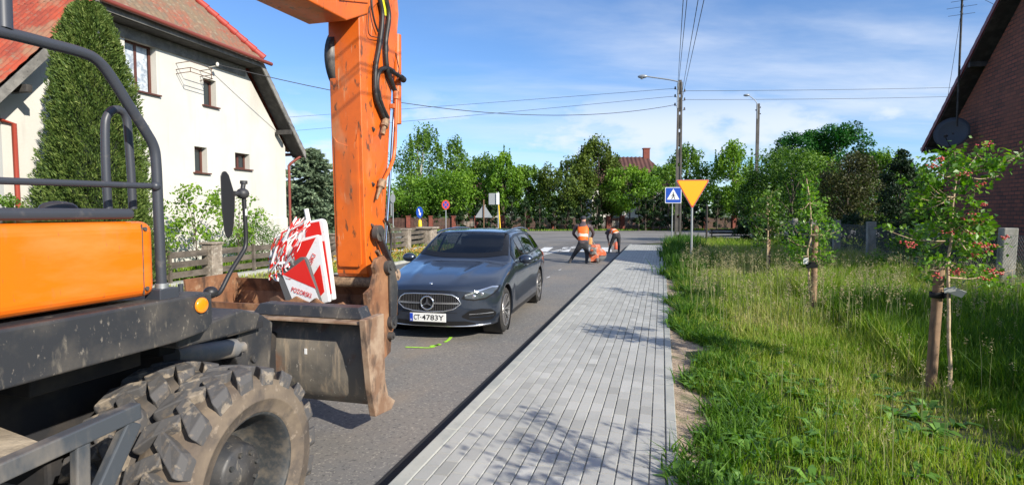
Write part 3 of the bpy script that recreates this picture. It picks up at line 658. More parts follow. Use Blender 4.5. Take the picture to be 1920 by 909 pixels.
mb = MB(); mb.bar(fl(cols[0])+Vector((0, 0, .05)), fl(cols[-1])+Vector((0, 0, .05)), .2, .14); part(pf, 'footing', mb, m_redbrick)

# ---------------------------------------------------------------- far houses
m_wh = M('white_render', (0.62, 0.60, 0.54), .9); m_rbrown = M('roof_brown', (0.11, 0.045, 0.035), .8, var=((0.07, 0.03, 0.025), .8, .4, .6))
def far_house(label, px0, px1, d, zeave, zridge, mroof, mwall, depth=8, chim=None, rname='house', win=((.3, 1.0), (.7, 1.0), (.3, 3.6), (.7, 3.6)), hip=.0):
    a = gp(px0, d); b = gp(px1, d); u = (b-a).normalized(); v = Vector((-u.y, u.x, 0)); L = (b-a).length
    h = thing(rname, label, 'house', tuple(a.lerp(b, .5)))
    W = MB(); A, B_, C_, D_ = a, b, b+v*depth, a+v*depth
    W.prism([A, B_, C_, D_], (0, 0, zeave)); 
    for s0, s1 in ((A, D_), (B_, C_)):
        if not hip: W.prism([s0+Vector((0, 0, zeave)), s1+Vector((0, 0, zeave)), (s0+s1)/2+Vector((0, 0, zridge-.15))], u*.2*(1 if s0 is A else -1))
    part(h, 'wall', W, mwall)
    e = .5; r0 = A+v*depth/2+u*hip*L; r1 = B_+v*depth/2-u*hip*L
    rr = roof_sheet(h, 'roof', mroof, A-u*e-v*e+Vector((0, 0, zeave-.3)), B_+u*e-v*e+Vector((0, 0, zeave-.3)), r0-u*e*(not hip)+Vector((0, 0, zridge)), r1+u*e*(not hip)+Vector((0, 0, zridge)), wave=.5, amp=.05, row=.6)
    roof_sheet(rr, 'back_slope', mroof, D_-u*e+v*e+Vector((0, 0, zeave-.3)), C_+u*e+v*e+Vector((0, 0, zeave-.3)), r0-u*e*(not hip)+Vector((0, 0, zridge)), r1+u*e*(not hip)+Vector((0, 0, zridge)), wave=.5, amp=.05, row=.6)
    if hip:
        roof_sheet(rr, 'hip_slope', mroof, B_+u*e-v*e+Vector((0, 0, zeave-.3)), C_+u*e+v*e+Vector((0, 0, zeave-.3)), r1+Vector((0, 0, zridge)), r1+v*.02+Vector((0, 0, zridge)), wave=.5, amp=.05, row=.6)
        roof_sheet(rr, 'hip_slope', mroof, D_-u*e+v*e+Vector((0, 0, zeave-.3)), A-u*e-v*e+Vector((0, 0, zeave-.3)), r0+v*.02+Vector((0, 0, zridge)), r0+Vector((0, 0, zridge)), wave=.5, amp=.05, row=.6)
    if chim is not None:
        c = r0.lerp(r1, chim); mb = MB(); mb.box((c.x, c.y, zridge-.1), (.75, .6, 2.2), math.atan2(u.y, u.x)); mb.box((c.x, c.y, zridge+1.02), (.9, .75, .12), math.atan2(u.y, u.x)); part(rr, 'chimney', mb, m_redbrick)
    for t_, z in win:
        if z+1.2 > zeave: continue
        c = a.lerp(b, t_)-v*.03; fr = MB(); fr.box((c.x, c.y, z+.6), (1.3, .08, 1.4), math.atan2(u.y, u.x)); w = part(h, 'window', fr, m_frame)
        c = c-v*.045; g = MB(); g.box((c.x, c.y, z+.6), (1.1, .02, 1.2), math.atan2(u.y, u.x)); part(w, 'pane', g, m_glass)
    return h
far_house('white house with brown tiled roof and brick chimney behind the trees beyond the cross road', 1110, 1262, 66, 5.0, 8.6, m_rbrown, m_wh, 9, chim=.985, hip=.22)
far_house('white house half hidden by trees behind the far brown picket fence, left of the workers', 868, 936, 68, 3.6, 5.9, m_rbrown, m_wh, 8)
far_house('low orange brick outbuilding seen just right of the excavator arm', 715, 757, 60, 1.6, 3.2, M('roof_orange', (0.45, 0.09, 0.04), .8), m_redbrick, 5, rname='outbuilding', win=())

# ================================================================ poles, lamps, wires
m_pole = M('concrete_pole', (0.13, 0.12, 0.105), .9, var=((0.075, 0.07, 0.062), 2.5, .4, .62), dirt=[((0.09, 0.085, 0.08), 5, (1, 1, .2), .52, .66, .6)], bump=(30, .3, .01))
m_steel = M('galvanised_steel', (0.42, 0.44, 0.45), .45, .7); m_lampgrey = M('lamp_grey', (0.30, 0.33, 0.36), .4, .3); m_black = M('black_plastic', (0.02, 0.02, 0.022), .45)
pb = Vector((0.82, 31.3, 0))
up_ = thing('utility_pole', 'near concrete power pole behind the yellow sign, with lamp arm pointing left', 'utility pole', tuple(pb), 'concrete poles along the street')
mb = MB()
for dx in (-.10, .10):   # two legs joined by webs: a slotted concrete pole
    mb.bar(pb+Vector((dx*1.25, 0, -.1)), pb+Vector((dx*.75, 0, 8.55)), .10, .26, (0, 1, 0))
for z in np.arange(.2, 8.5, .9): mb.box((pb.x, pb.y, z), (.22*(1-z*.03), .2, .72))
part(up_, 'shaft', mb, m_pole, .01)
mb = MB(); arm = [pb+Vector((-.12, -.15, 7.2)), pb+Vector((-.12, -.15, 8.35)), pb+Vector((-.22, -.15, 8.6)), pb+Vector((-1.75, -.3, 8.9))]; mb.tube(smooth_path(arm, 4), .035, 8); part(up_, 'lamp_arm', mb, m_lampgrey)
mb = MB(); q = arm[-1]; mb.ball(q+Vector((-.16, 0, .0)), (.26, .12, .10)); mb.cyl(q+Vector((-.2, 0, -.02)), q+Vector((-.2, 0, -.13)), .12, 12, .06); part(up_, 'lamp_head', mb, m_lampgrey)
for sx, z in ((-1, 8.25), (-1, 7.85), (-1, 7.4), (1, 8.1), (1, 7.65), (1, 7.15)):
    mb = MB(); mb.tube([pb+Vector((sx*.1, 0, z-.05)), pb+Vector((sx*.22, 0, z-.05)), pb+Vector((sx*.24, 0, z))], .012, 5); mb.cyl(pb+Vector((sx*.24, 0, z-.04)), pb+Vector((sx*.24, 0, z+.1)), .05, 8, .03); part(up_, 'insulator', mb, m_black)
b2 = gp(1417, 44.5)
u2 = thing('utility_pole', 'thinner second power pole farther right, rising from the garden trees, short lamp arm', 'utility pole', tuple(b2), 'concrete poles along the street')
mb = MB(); zt = hz(197, 44.5); mb.bar(b2, b2+Vector((0, 0, zt)), .24, .2, (0, 1, 0)); part(u2, 'shaft', mb, m_pole, .02)
mb = MB(); mb.tube(smooth_path([b2+Vector((-.1, -.2, zt-1.2)), b2+Vector((-.12, -.2, zt-.1)), b2+Vector((-.3, -.25, zt+.25)), b2+Vector((-.75, -.3, zt+.62))], 4), .03, 6); part(u2, 'lamp_arm', mb, m_lampgrey)
mb = MB(); mb.ball(b2+Vector((-.9, -.3, zt+.64)), (.24, .14, .10)); part(u2, 'lamp_head', mb, m_lampgrey)
for s_, z in ((1, .3), (1, .8), (-1, .5)): mb = MB(); mb.cyl(b2+Vector((s_*.12, 0, zt-z)), b2+Vector((s_*.2, 0, zt-z+.02)), .045, 6); part(u2, 'insulator', mb, m_black)
m_cable = M('overhead_wire', (0.03, 0.03, 0.035), .6)
def wire(a, b, sag, r, label, n=24):
    a = Vector(a); b = Vector(b); pts = []
    for i in range(n+1):
        t = i/n; p = a.lerp(b, t); p.z -= sag*4*t*(1-t); pts.append(p)
    mb = MB(); mb.tube(pts, r, 5); solo('overhead_wire', label, 'wire', mb, m_cable, a, 'overhead wires')
I = lambda sx, z: pb+Vector((sx*.24, 0, z))
wire(I(-1, 7.4), (XG+.35, 15.15, 6.42), 1.0, .014, 'thick sagging service wire from the near pole to the cream house gable')
wire(I(-1, 8.25), at(-400, 268, D=75), .5, .010, 'upper of the two thin wires running left from the near pole')
wire(I(-1, 7.85), at(-400, 292, D=75), .9, .010, 'lower of the two thin wires running left from the near pole')
wire(I(1, 8.1), at(2300, 141, D=47), .3, .011, 'upper of the two wires running right from the near pole towards the brick house')
wire(I(1, 7.65), at(2300, 155, D=44), .35, .011, 'lower of the two wires running right from the near pole towards the brick house')
for i, (sx, z, px, dd, lb) in enumerate(((-1, 8.3, 1281, 12, 'leftmost of the wires rising overhead from the near pole to the top of the picture'), (-1, 7.9, 1288, 12.3, 'second from the left of the wires rising overhead from the near pole'), (1, 8.1, 1309, 11.6, 'third from the left of the wires rising overhead from the near pole'), (1, 7.7, 1320, 12, 'rightmost of the wires rising overhead from the near pole to the top of the picture'))):
    s = pb+Vector((sx*.12, 0, z)); e = at(px, 0, D=dd); far = s+(e-s)*3.1
    pts = [s+(e-s)*t for t in np.linspace(0, 3.1, 8)]
    mb = MB(); mb.tube(pts, .009, 5); solo('overhead_wire', lb, 'wire', mb, m_cable, s, 'overhead wires')

# ================================================================ signs
m_signyel = M('sign_yellow', (0.80, 0.42, 0.01), .45); m_signred = M('sign_red', (0.62, 0.07, 0.03), .45); m_signblue = M('sign_blue', (0.01, 0.07, 0.42), .45); m_signwhite = M('sign_white', (0.75, 0.76, 0.76), .45); m_signback = M('sign_back', (0.30, 0.32, 0.33), .5, .3)
def poly_on(mb, c, ux, uz, pts, y, th):   # outline in sign plane
    n = ux.cross(uz); mb.prism([c+ux*x+uz*z+n*y for x, z in pts], n*th)
def rounded(pts, r, k=5):
    out = []; n = len(pts)
    for i in range(n):
        p = Vector((*pts[i], 0)); a = (Vector((*pts[i-1], 0))-p).normalized(); b = (Vector((*pts[(i+1) % n], 0))-p).normalized()
        q0, q1 = p+a*r, p+b*r
        for j in range(k+1):
            t = j/k; v = q0*(1-t)**2+p*2*t*(1-t)+q1*t*t; out.append((v.x, v.y))
    return out
def regular(r, n=28): return [(r*math.cos(2*PI*i/n), r*math.sin(2*PI*i/n)) for i in range(n)]
Z3 = Vector((0, 0, 1))
# give way
p = at(1296, 510, Z=0); sgn = thing('give_way_sign', 'yellow downward triangle sign with red edge on a grey post in the grass', 'road sign', (p.x, p.y, 0))
ux = Vector((math.cos(.12), math.sin(.12), 0)); nrm = ux.cross(Z3)  # towards the camera (-Y side)
mb = MB(); mb.tube([(p.x, p.y, -.1), (p.x-.01, p.y, 2.66)], .032, 12); part(sgn, 'post', mb, m_steel)
c = Vector((p.x-.01, p.y, 2.43)); tri = [(-.47, .27), (.47, .27), (0, -.56)]
mb = MB(); poly_on(mb, c, ux, Z3, rounded([(x*1.03, z*1.03) for x, z in tri], .07), .040, .02); part(sgn, 'back_plate', mb, m_signback)
mb = MB(); poly_on(mb, c, ux, Z3, rounded([(x, z) for x, z in tri], .06), .061, .002); part(sgn, 'border', mb, m_signred)
mb = MB(); poly_on(mb, c, ux, Z3, rounded([(x*.915, z*.915+.002) for x, z in tri], .06), .064, .002); part(sgn, 'face', mb, m_signyel)
# pedestrian crossing
p = at(1259.5, 463, Z=0); sgn = thing('crossing_sign', 'blue square sign with white triangle and walking figure on a thin post', 'road sign', (p.x, p.y, 0))
mb = MB(); mb.tube([(p.x, p.y, -.1), (p.x, p.y, 3.0)], .03, 10); part(sgn, 'post', mb, m_steel)
c = Vector((p.x+.03, p.y, 2.62)); hw = .40
mb = MB(); poly_on(mb, c, ux, Z3, rounded([(-hw, -hw), (hw, -hw), (hw, hw), (-hw, hw)], .05), .035, .02); part(sgn, 'back_plate', mb, m_signwhite)
mb = MB(); poly_on(mb, c, ux, Z3, rounded([(-.37, -.37), (.37, -.37), (.37, .37), (-.37, .37)], .04), .056, .002); part(sgn, 'face', mb, m_signblue)
mb = MB(); poly_on(mb, c, ux, Z3, rounded([(-.31, -.22), (.31, -.22), (0, .33)], .03), .059, .002); part(sgn, 'triangle', mb, m_signwhite)
mb = MB(); poly_on(mb, c, ux, Z3, regular(.028, 12), .0, .0)
mb = MB(); cc = c+Z3*.10; poly_on(mb, cc, ux, Z3, regular(.032, 12), .062, .002)
for pts in ([(-.03, .06-.10), (.035, .06-.10), (.04, -.16), (-.03, -.16)], [(-.03, -.15), (.01, -.15), (-.06, -.30), (-.10, -.30)], [(.0, -.15), (.04, -.15), (.10, -.30), (.06, -.30)], [(.03, -.05), (.04, -.08), (.11, -.16), (.09, -.17)], [(-.03, -.05), (-.03, -.09), (-.09, -.17), (-.10, -.15)]):
    poly_on(mb, cc, ux, Z3, pts, .062, .002)
part(sgn, 'walking_figure', mb, m_black)
# signs beyond the left fence
def far_sign(name, label, px, zc_, d, kind, ptop=None, postm=None, w=.3, base=0, px_post=None):
    b = gp(px_post or px, d); s = thing(name, label, 'road sign', tuple(b)); mb = MB(); mb.tube([b, b+Vector((0, 0, ptop or zc_+.25))], .035, 8); part(s, 'post', mb, postm or m_steel)
    c = gp(px, d)+Vector((0, 0, zc_)); return s, c
ax = Vector((math.cos(.35), math.sin(.35), 0))
s, c = far_sign('round_sign', 'grey back of a round sign on a post just right of the excavator arm', 737, hz(372, 40), 40, 'round', ptop=hz(358, 40)); ax_ = Vector((math.cos(1.0), math.sin(1.0), 0))
mb = MB(); poly_on(mb, c, cR, Z3, [(x*.55, z) for x, z in regular(.33)], .04, .02); part(s, 'back_plate', mb, m_signback)
mb = MB(); b = gp(735, 40); mb.box((b.x-.05, b.y, hz(390, 40)), (.10, .04, 1.1), YAW); part(s, 'side_plate', mb, m_signback)
b = gp(787, 34); s = thing('keep_right_sign', 'blue round sign with white arrow on a yellow bollard beyond the side fence', 'road sign', tuple(b))
mb = MB(); mb.lathe(b, (0, 0, 1), [(.10, 0), (.12, .2), (.13, 1.0), (.10, 1.28), (.001, 1.34)], 14); part(s, 'bollard', mb, M('bollard_yellow', (0.75, 0.5, 0.02), .5))
mb = MB(); mb.tube([b+Z3*1.2, b+Z3*1.6], .03, 8); part(s, 'post', mb, m_steel)
c = b+Z3*hz(398, 34); mb = MB(); poly_on(mb, c, cR, Z3, [(x*.6, z) for x, z in regular(.34)], .03, .02); part(s, 'face', mb, m_signblue)
mb = MB(); poly_on(mb, c, cR, Z3, [(-.09, .20), (-.03, .21), (.04, -.04), (.09, -.02), (.06, -.23), (-.06, -.11), (-.02, -.07)], .052, .003); part(s, 'arrow', mb, m_signwhite)
s, c = far_sign('no_stopping_sign', 'round red and blue no stopping sign on a thin post beyond the stone pillar', 836, hz(384, 38), 38, 'r')
mb = MB(); poly_on(mb, c, cR, Z3, [(x*.85, z) for x, z in regular(.32)], .04, .02); part(s, 'rim', mb, m_signred)
mb = MB(); poly_on(mb, c, cR, Z3, [(x*.85, z) for x, z in regular(.23)], .062, .002); part(s, 'face', mb, m_signblue)
mb = MB()
for a in (PI/4, -PI/4): poly_on(mb, c, cR, Z3, [(math.cos(a)*u*.85-math.sin(a)*v*.85, math.sin(a)*u+math.cos(a)*v) for u, v in ((-.24, -.03), (.24, -.03), (.24, .03), (-.24, .03))], .066+.002*(a > 0), .001)
part(s, 'cross', mb, m_signred)
s, c = far_sign('triangle_sign', 'grey back of a triangular sign behind the car roof', 907, hz(397, 29), 29, 't', ptop=hz(374, 29), postm=M('rusty_post', (0.16, 0.09, 0.05), .8))
mb = MB(); poly_on(mb, c, cR, Z3, rounded([(-.46, -.30), (.46, -.30), (0, .40)], .05), -.06, .02); part(s, 'back_plate', mb, m_signback)
s, c = far_sign('rectangular_sign', 'grey back of a rectangular sign on a silver post behind the car roof', 926, hz(373, 31), 31, 'q', ptop=hz(360, 31), px_post=934)
mb = MB(); poly_on(mb, c, cR, Z3, [(-.28, -.31), (.12, -.31), (.12, .31), (-.28, .31)], -.06, .02); part(s, 'back_plate', mb, m_signback)
mb = MB(); poly_on(mb, c, cR, Z3, [(.14, -.30), (.30, -.30), (.30, .32), (.14, .32)], .02, .02); part(s, 'side_plate', mb, m_signwhite)
b = gp(940, 29.5); mb = MB(); mb.tube([b, b+Vector((-.15, 0, hz(384, 29.5)))], .035, 8); o = solo('yellow_marker_post', 'slim leaning yellow pole next to the rectangular sign', 'post', mb, M('pole_yellow', (0.75, 0.52, 0.03), .5), b)
# bench and posts by the cross road
bb_ = at(1366, 458, Z=0); bn = thing('park_bench', 'dark slatted bench at the edge of the cross road, beyond the tall grass', 'bench', (bb_.x, bb_.y, 0))
d_ = (bb_-CP).length; bw = 62/FPX*d_; bc = Vector((bb_.x, bb_.y, 0)); bu = Vector((math.cos(YAW+.02), math.sin(YAW+.02), 0)); bv = Z3.cross(bu)
m_benchw = M('bench_wood', (0.035, 0.028, 0.024), .7)
mb = MB()
for k in range(3): mb.bar(bc-bu*bw/2+bv*(-.12+.14*k)+Z3*.45, bc+bu*bw/2+bv*(-.12+.14*k)+Z3*.45, .11, .04)
part(bn, 'seat', mb, m_benchw)
mb = MB()
for k in range(2): mb.bar(bc-bu*bw/2+bv*.28+Z3*(.62+.17*k), bc+bu*bw/2+bv*.30+Z3*(.62+.17*k), .03, .11)
part(bn, 'backrest', mb, m_benchw)
for sx in (-1, 1):
    mb = MB(); q = bc+bu*sx*bw*.42; mb.bar(q+bv*.3, q+bv*.33+Z3*.85, .07, .06, (1, 0, 0)); mb.bar(q-bv*.15, q-bv*.15+Z3*.44, .07, .06, (1, 0, 0)); mb.bar(q-bv*.17+Z3*.4, q+bv*.3+Z3*.4, .05, .06); part(bn, 'leg', mb, m_benchw)
q = gp(1325.5, 28); mb = MB(); mb.tube([q, q+Z3*hz(385, 28)], .045, 8); solo('iron_post', 'thin dark post standing left of the bench', 'post', mb, m_benchw, q)

# ================================================================ trees and shrubs
LM = {
 'fresh': M('leaf_fresh', (0,)*3, .5, attr=[(0.045, 0.115, 0.012), (0.115, 0.235, 0.020), (0.22, 0.36, 0.035)], transl=.35, spec=.35),
 'mid': M('leaf_mid', (0,)*3, .5, attr=[(0.032, 0.085, 0.012), (0.090, 0.180, 0.022), (0.18, 0.30, 0.038)], transl=.3, spec=.35),
 'deep': M('leaf_deep', (0,)*3, .5, attr=[(0.010, 0.055, 0.008), (0.022, 0.11, 0.014), (0.05, 0.17, 0.02)], transl=.25, spec=.35),
 'olive': M('leaf_olive', (0,)*3, .55, attr=[(0.040, 0.075, 0.012), (0.095, 0.145, 0.02), (0.19, 0.24, 0.04)], transl=.25, spec=.3),
 'plum': M('leaf_plum', (0,)*3, .5, attr=[(0.024, 0.030, 0.010), (0.052, 0.056, 0.016), (0.10, 0.115, 0.032)], transl=.2, spec=.3),
 'thuja': M('leaf_thuja', (0,)*3, .6, attr=[(0.030, 0.065, 0.014), (0.115, 0.175, 0.036), (0.27, 0.32, 0.09)], transl=.2, spec=.3),
 'dark': M('leaf_dark', (0,)*3, .6, attr=[(0.008, 0.022, 0.008), (0.018, 0.045, 0.013), (0.04, 0.075, 0.02)], transl=.15, spec=.3),
 'spruce': M('leaf_spruce', (0,)*3, .6, attr=[(0.06, 0.10, 0.06), (0.15, 0.21, 0.12), (0.30, 0.36, 0.22)], transl=.1, spec=.3),
 'yellow': M('leaf_yellow', (0,)*3, .5, attr=[(0.10, 0.16, 0.02), (0.22, 0.27, 0.03), (0.36, 0.33, 0.05)], transl=.35, spec=.3),
}
m_bark = M('bark', (0.11, 0.085, 0.06), .9, var=((0.06, 0.05, 0.04), 6, .4, .6), bump=(25, .6, .01))
m_birch = M('birch_bark', (0.50, 0.48, 0.44), .8, var=((0.10, 0.09, 0.08), 5, .55, .62))
def clump_leaves(C, S, n, size, aspect=.6, rv=.5, stretch=(1, 1, 1), jitter=.14, up=.35):
    """n leaves shared between clump centres C with radii S"""
    C = np.asarray(C, float); S = np.broadcast_to(np.asarray(S, float), (len(C),)); w = S**1.6; w = w/w.sum()
    k = rng.choice(len(C), n, p=w); u = rng.normal(size=(n, 3)); u /= np.linalg.norm(u, axis=1)[:, None]
    r = rng.random(n)**.45; pos = C[k]+u*(r*S[k])[:, None]*np.array(stretch)
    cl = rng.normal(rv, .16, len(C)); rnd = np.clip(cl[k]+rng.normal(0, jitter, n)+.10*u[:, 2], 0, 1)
    V, F = leaves(pos, size*rng.uniform(.6, 1.35, n), aspect, up=up); return V, F, rnd
def shape_clumps(kind, b, H, W, zb, n):
    out = []; sz = []
    while len(out) < n:
        t = rng.random(); a = rng.uniform(0, 2*PI)
        if kind == 'round':
            r = math.sqrt(max(0, 1-(2*t-1)**2)); r = r**.8; s = W*rng.uniform(.10, .18)
        elif kind == 'broad':
            r = min(1, .55+1.1*t) if t < .45 else math.sqrt(max(0, 1-((t-.45)/.58)**2)); s = W*rng.uniform(.09, .16)
        elif kind == 'cone':
            if rng.random() > 1.05-t: continue
            r = (1-t)**.75; s = W*(.07+.10*(1-t))
        elif kind == 'column':
            r = min(1, 2.2*(1-t)**.8)*min(1, .75+t); s = W*rng.uniform(.14, .22)
        elif kind == 'upright':
            r = (math.sin(PI*min(1, t*.8+.18)))**.8; s = W*rng.uniform(.06, .12)
        rr = r*W/2*math.sqrt(rng.uniform(.25, 1)); z = zb+(H-zb)*t
        out.append((b.x+rr*math.cos(a), b.y+rr*math.sin(a), z)); sz.append(s)
    return np.array(out), np.array(sz)
def tree(name, label, px, d, ytop, wpx, kind, leaf, n=4000, ls=None, zb=None, group=None, clumps=70, trunk=None, loose=.0, cat='tree', rv=.5, spikes=0, bark=None, yb=None):
    b = gp(px, d); H = hz(ytop, d); W = wpx*d/FPX; n = int(n*(1.5 if d > 50 else 1.2)); zb = (H*.18 if zb is None else zb) if yb is None else max(.15, hz(yb, d)); ls = ls or max(.05, d/FPX*4.7)
    T = thing(name, label, cat, tuple(b), group)
    C, S = shape_clumps(kind, b, H*(.97 if not spikes else .86), W, zb, clumps)
    if loose: C = C+rng.normal(0, W*loose, C.shape)*np.array([1, 1, .5])
    mb = MB(); tr = trunk or max(.06, H*.022)
    top = b+Vector((rng.normal(0, W*.04), rng.normal(0, W*.04), H*.8)); mid = b.lerp(top, .4)+Vector((rng.normal(0, W*.03), 0, 0))
    mb.tube(smooth_path([b-Z3*.2, mid, top], 4), [tr*(1-.8*i/8) for i in range(9)], 8)
    for i in rng.choice(len(C), min(len(C), 16), replace=False):
        c = Vector(C[i]); t = min(.75, max(.15, (c.z/H)*.7)); s = b.lerp(top, t); mb.tube(smooth_path([s, s.lerp(c, .5)+Z3*.1*W*.3, c], 3), [tr*.35, tr*.3, tr*.24, tr*.2, tr*.15, tr*.1, tr*.06], 5, cap=False)
    part(T, 'trunk', mb, bark or m_bark)
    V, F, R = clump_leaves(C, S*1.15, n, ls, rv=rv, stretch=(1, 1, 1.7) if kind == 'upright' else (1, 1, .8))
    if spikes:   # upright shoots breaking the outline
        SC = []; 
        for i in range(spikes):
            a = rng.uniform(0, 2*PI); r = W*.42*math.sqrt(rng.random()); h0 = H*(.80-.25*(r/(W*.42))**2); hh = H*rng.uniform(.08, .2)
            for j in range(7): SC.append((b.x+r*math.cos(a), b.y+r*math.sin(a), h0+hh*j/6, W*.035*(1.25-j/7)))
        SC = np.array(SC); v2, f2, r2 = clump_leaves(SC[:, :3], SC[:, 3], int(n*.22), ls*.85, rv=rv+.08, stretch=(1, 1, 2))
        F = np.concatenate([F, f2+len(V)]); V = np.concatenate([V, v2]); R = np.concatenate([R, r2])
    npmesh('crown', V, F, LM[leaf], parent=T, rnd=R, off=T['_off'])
    return T
G1 = 'trees behind the far picket fence'
tree('birch_tree', 'tall airy birch with thin upper twigs against the cloud, right of the excavator arm', 792, 62, 226, 120, 'upright', 'mid', 4200, zb=2.2, group=G1, clumps=90, loose=.05, spikes=8, bark=m_birch)
tree('birch_tree', 'second airy birch with a wispy top, right of the tallest one', 850, 64, 246, 90, 'upright', 'mid', 3000, zb=2.4, group=G1, clumps=70, loose=.05, spikes=7, bark=m_birch)
tree('broadleaf_tree', 'bushy green tree low in front of the birches, above the blue arrow sign', 778, 56, 338, 130, 'broad', 'fresh', 5200, group=G1, clumps=80, yb=402)
tree('broadleaf_tree', 'bright green maple directly above the round no stopping sign', 845, 55.5, 322, 110, 'broad', 'fresh', 5200, group=G1, clumps=80, yb=400)
tree('broadleaf_tree', 'mid green tree with several pointed tops left of the white house bits', 905, 60, 285, 105, 'upright', 'mid', 5200, group=G1, clumps=80, spikes=12, yb=396)
tree('broadleaf_tree', 'tree with one tall leaning top, behind the back of the rectangular sign', 945, 57, 272, 80, 'upright', 'fresh', 4200, group=G1, clumps=70, spikes=9, yb=400)
tree('broadleaf_tree', 'rounded lower tree in the gap left of the tall pines', 990, 58, 302, 85, 'broad', 'mid', 4600, group=G1, clumps=70, spikes=6, yb=404)
tree('pine_tree', 'dense olive pine with candle shoots, above the left worker', 1062, 56, 282, 110, 'broad', 'olive', 6500, group=G1, clumps=90, spikes=16, yb=400, rv=.4)
tree('pine_tree', 'tallest olive pine with a high pointed leader, left of the white house', 1118, 56.5, 243, 100, 'upright', 'olive', 6500, group=G1, clumps=90, spikes=18, yb=398, rv=.45)
tree('broadleaf_tree', 'light green tree with forked low trunk in front of the white house', 1180, 55.3, 297, 104, 'broad', 'fresh', 5000, group=G1, clumps=70, spikes=10, yb=392, trunk=.09)
tree('broadleaf_tree', 'dark leafy tree behind the blue crossing sign', 1240, 57, 312, 74, 'broad', 'mid', 3800, group=G1, clumps=60, yb=402)
tree('broadleaf_tree', 'loose tree rising just right of the near power pole', 1288, 62, 258, 90, 'upright', 'mid', 3600, group=G1, clumps=80, loose=.04, spikes=12, yb=395)
tree('broadleaf_tree', 'tall pale green tree of upright branches between the yellow sign and second pole', 1374, 58, 252, 92, 'upright', 'fresh', 6000, group=G1, clumps=110, spikes=16, yb=402, rv=.58)
tree('broadleaf_tree', 'low bright tree between the pine and the light forked tree', 1148, 60, 330, 60, 'round', 'fresh', 3000, group=G1, clumps=50, yb=400)
# small conifers just behind the picket fence
GC = 'small dark conifers in the row behind the picket fence'
for px, yt, dd, lb in ((748, 372, 55, 'above the stone fence right of the excavator arm'), (812, 374, 54.6, 'between the blue arrow sign and the no stopping sign'), (868, 372, 54.2, 'just right of the no stopping sign'), (900, 376, 54, 'behind the left tip of the triangular sign back'), (922, 370, 54, 'behind the post of the rectangular sign'), (960, 368, 53.6, 'right of the yellow pole'), (985, 374, 53.6, 'over the car roof, midway to the left worker'), (1012, 372, 53.6, 'well left of the left worker'), (1040, 378, 54, 'over the brick pillar left of the left worker'), (1064, 374, 54, 'beside the head of the left worker'), (1090, 366, 54.2, 'directly behind the head of the left worker'), (1120, 374, 54, 'in the gap between the two workers'), (1198, 352, 54.0, 'leftmost of four tall ones right of the workers'), (1211, 358, 53.8, 'second of four tall ones right of the workers'), (1225, 350, 54, 'highest of four tall ones right of the workers'), (1238, 362, 53.8, 'nearest to the crossing sign on its left'), (1253, 356, 54.2, 'directly behind the crossing sign'), (1282, 364, 54, 'right behind the near power pole'), (1300, 352, 54, 'directly behind the yellow sign post'), (1322, 366, 54.5, 'behind the thin dark post'), (1345, 362, 55, 'above the bench'), (1392, 368, 56, 'just right of the bench')):
    tree('columnar_conifer', 'small dark conifer behind the fence, '+lb, px, dd, yt, 20, 'column', 'dark', 900, group=GC, clumps=24, zb=.3, ls=.2, cat='conifer')
# distant mass of trees closing the gaps
DC = []; DS = []
for k in range(430):
    px = rng.uniform(560, 1760); dd = rng.uniform(85, 115); p = gp(px, dd); top = hz(356+9*math.sin(px*.021)+7*math.sin(px*.057), dd); z = rng.uniform(.3, 1)*top
    DC.append((p.x, p.y, z)); DS.append(rng.uniform(1.4, 2.6))
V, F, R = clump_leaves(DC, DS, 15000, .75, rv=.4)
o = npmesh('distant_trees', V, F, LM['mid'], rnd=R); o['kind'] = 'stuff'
G2_ = 'garden trees behind the mesh fence'
tree('broadleaf_tree', 'dark green dome of a chestnut behind the garden, left hump of two', 1497, 46, 248, 112, 'broad', 'deep', 16000, group=G2_, clumps=110, yb=390, ls=.2)
tree('broadleaf_tree', 'highest dark green dome of a chestnut behind the garden, right hump of two', 1572, 45, 234, 118, 'broad', 'deep', 18000, group=G2_, clumps=120, yb=390, ls=.2)
tree('broadleaf_tree', 'dense mid green garden tree behind the second young street tree', 1482, 31, 284, 165, 'broad', 'mid', 12000, group=G2_, clumps=130, yb=432, ls=.13, rv=.40)
tree('broadleaf_tree', 'dark leafy garden tree beside the second pole, left in the garden row', 1425, 33, 322, 80, 'broad', 'mid', 5500, group=G2_, clumps=80, yb=432, ls=.13, rv=.3)
tree('plum_tree', 'brownish purple leaved plum tree in the middle of the garden row', 1592, 27, 290, 118, 'broad', 'plum', 9000, group=G2_, clumps=110, yb=440, ls=.12)
tree('broadleaf_tree', 'light green upright tree behind the plum, left of the dark columnar conifer', 1660, 36, 268, 125, 'upright', 'fresh', 8000, group=G2_, clumps=110, spikes=12, yb=430, rv=.6)
tree('broadleaf_tree', 'pale green wispy tree top right of the dark columnar conifer', 1722, 34, 300, 85, 'upright', 'fresh', 4500, group=G2_, clumps=80, spikes=9, yb=420, rv=.55)
tree('columnar_conifer', 'tall narrow almost black conifer beside the brick house', 1686, 23, 280, 62, 'column', 'dark', 7500, clumps=80, zb=.2, ls=.10, cat='conifer', rv=.25)
tree('conifer_shrub', 'olive conifer bush right of the black columnar one', 1742, 19, 336, 70, 'column', 'thuja', 6000, clumps=70, zb=.1, ls=.09, cat='conifer', rv=.4)
G3_ = 'shrubs along the garden side of the mesh fence'
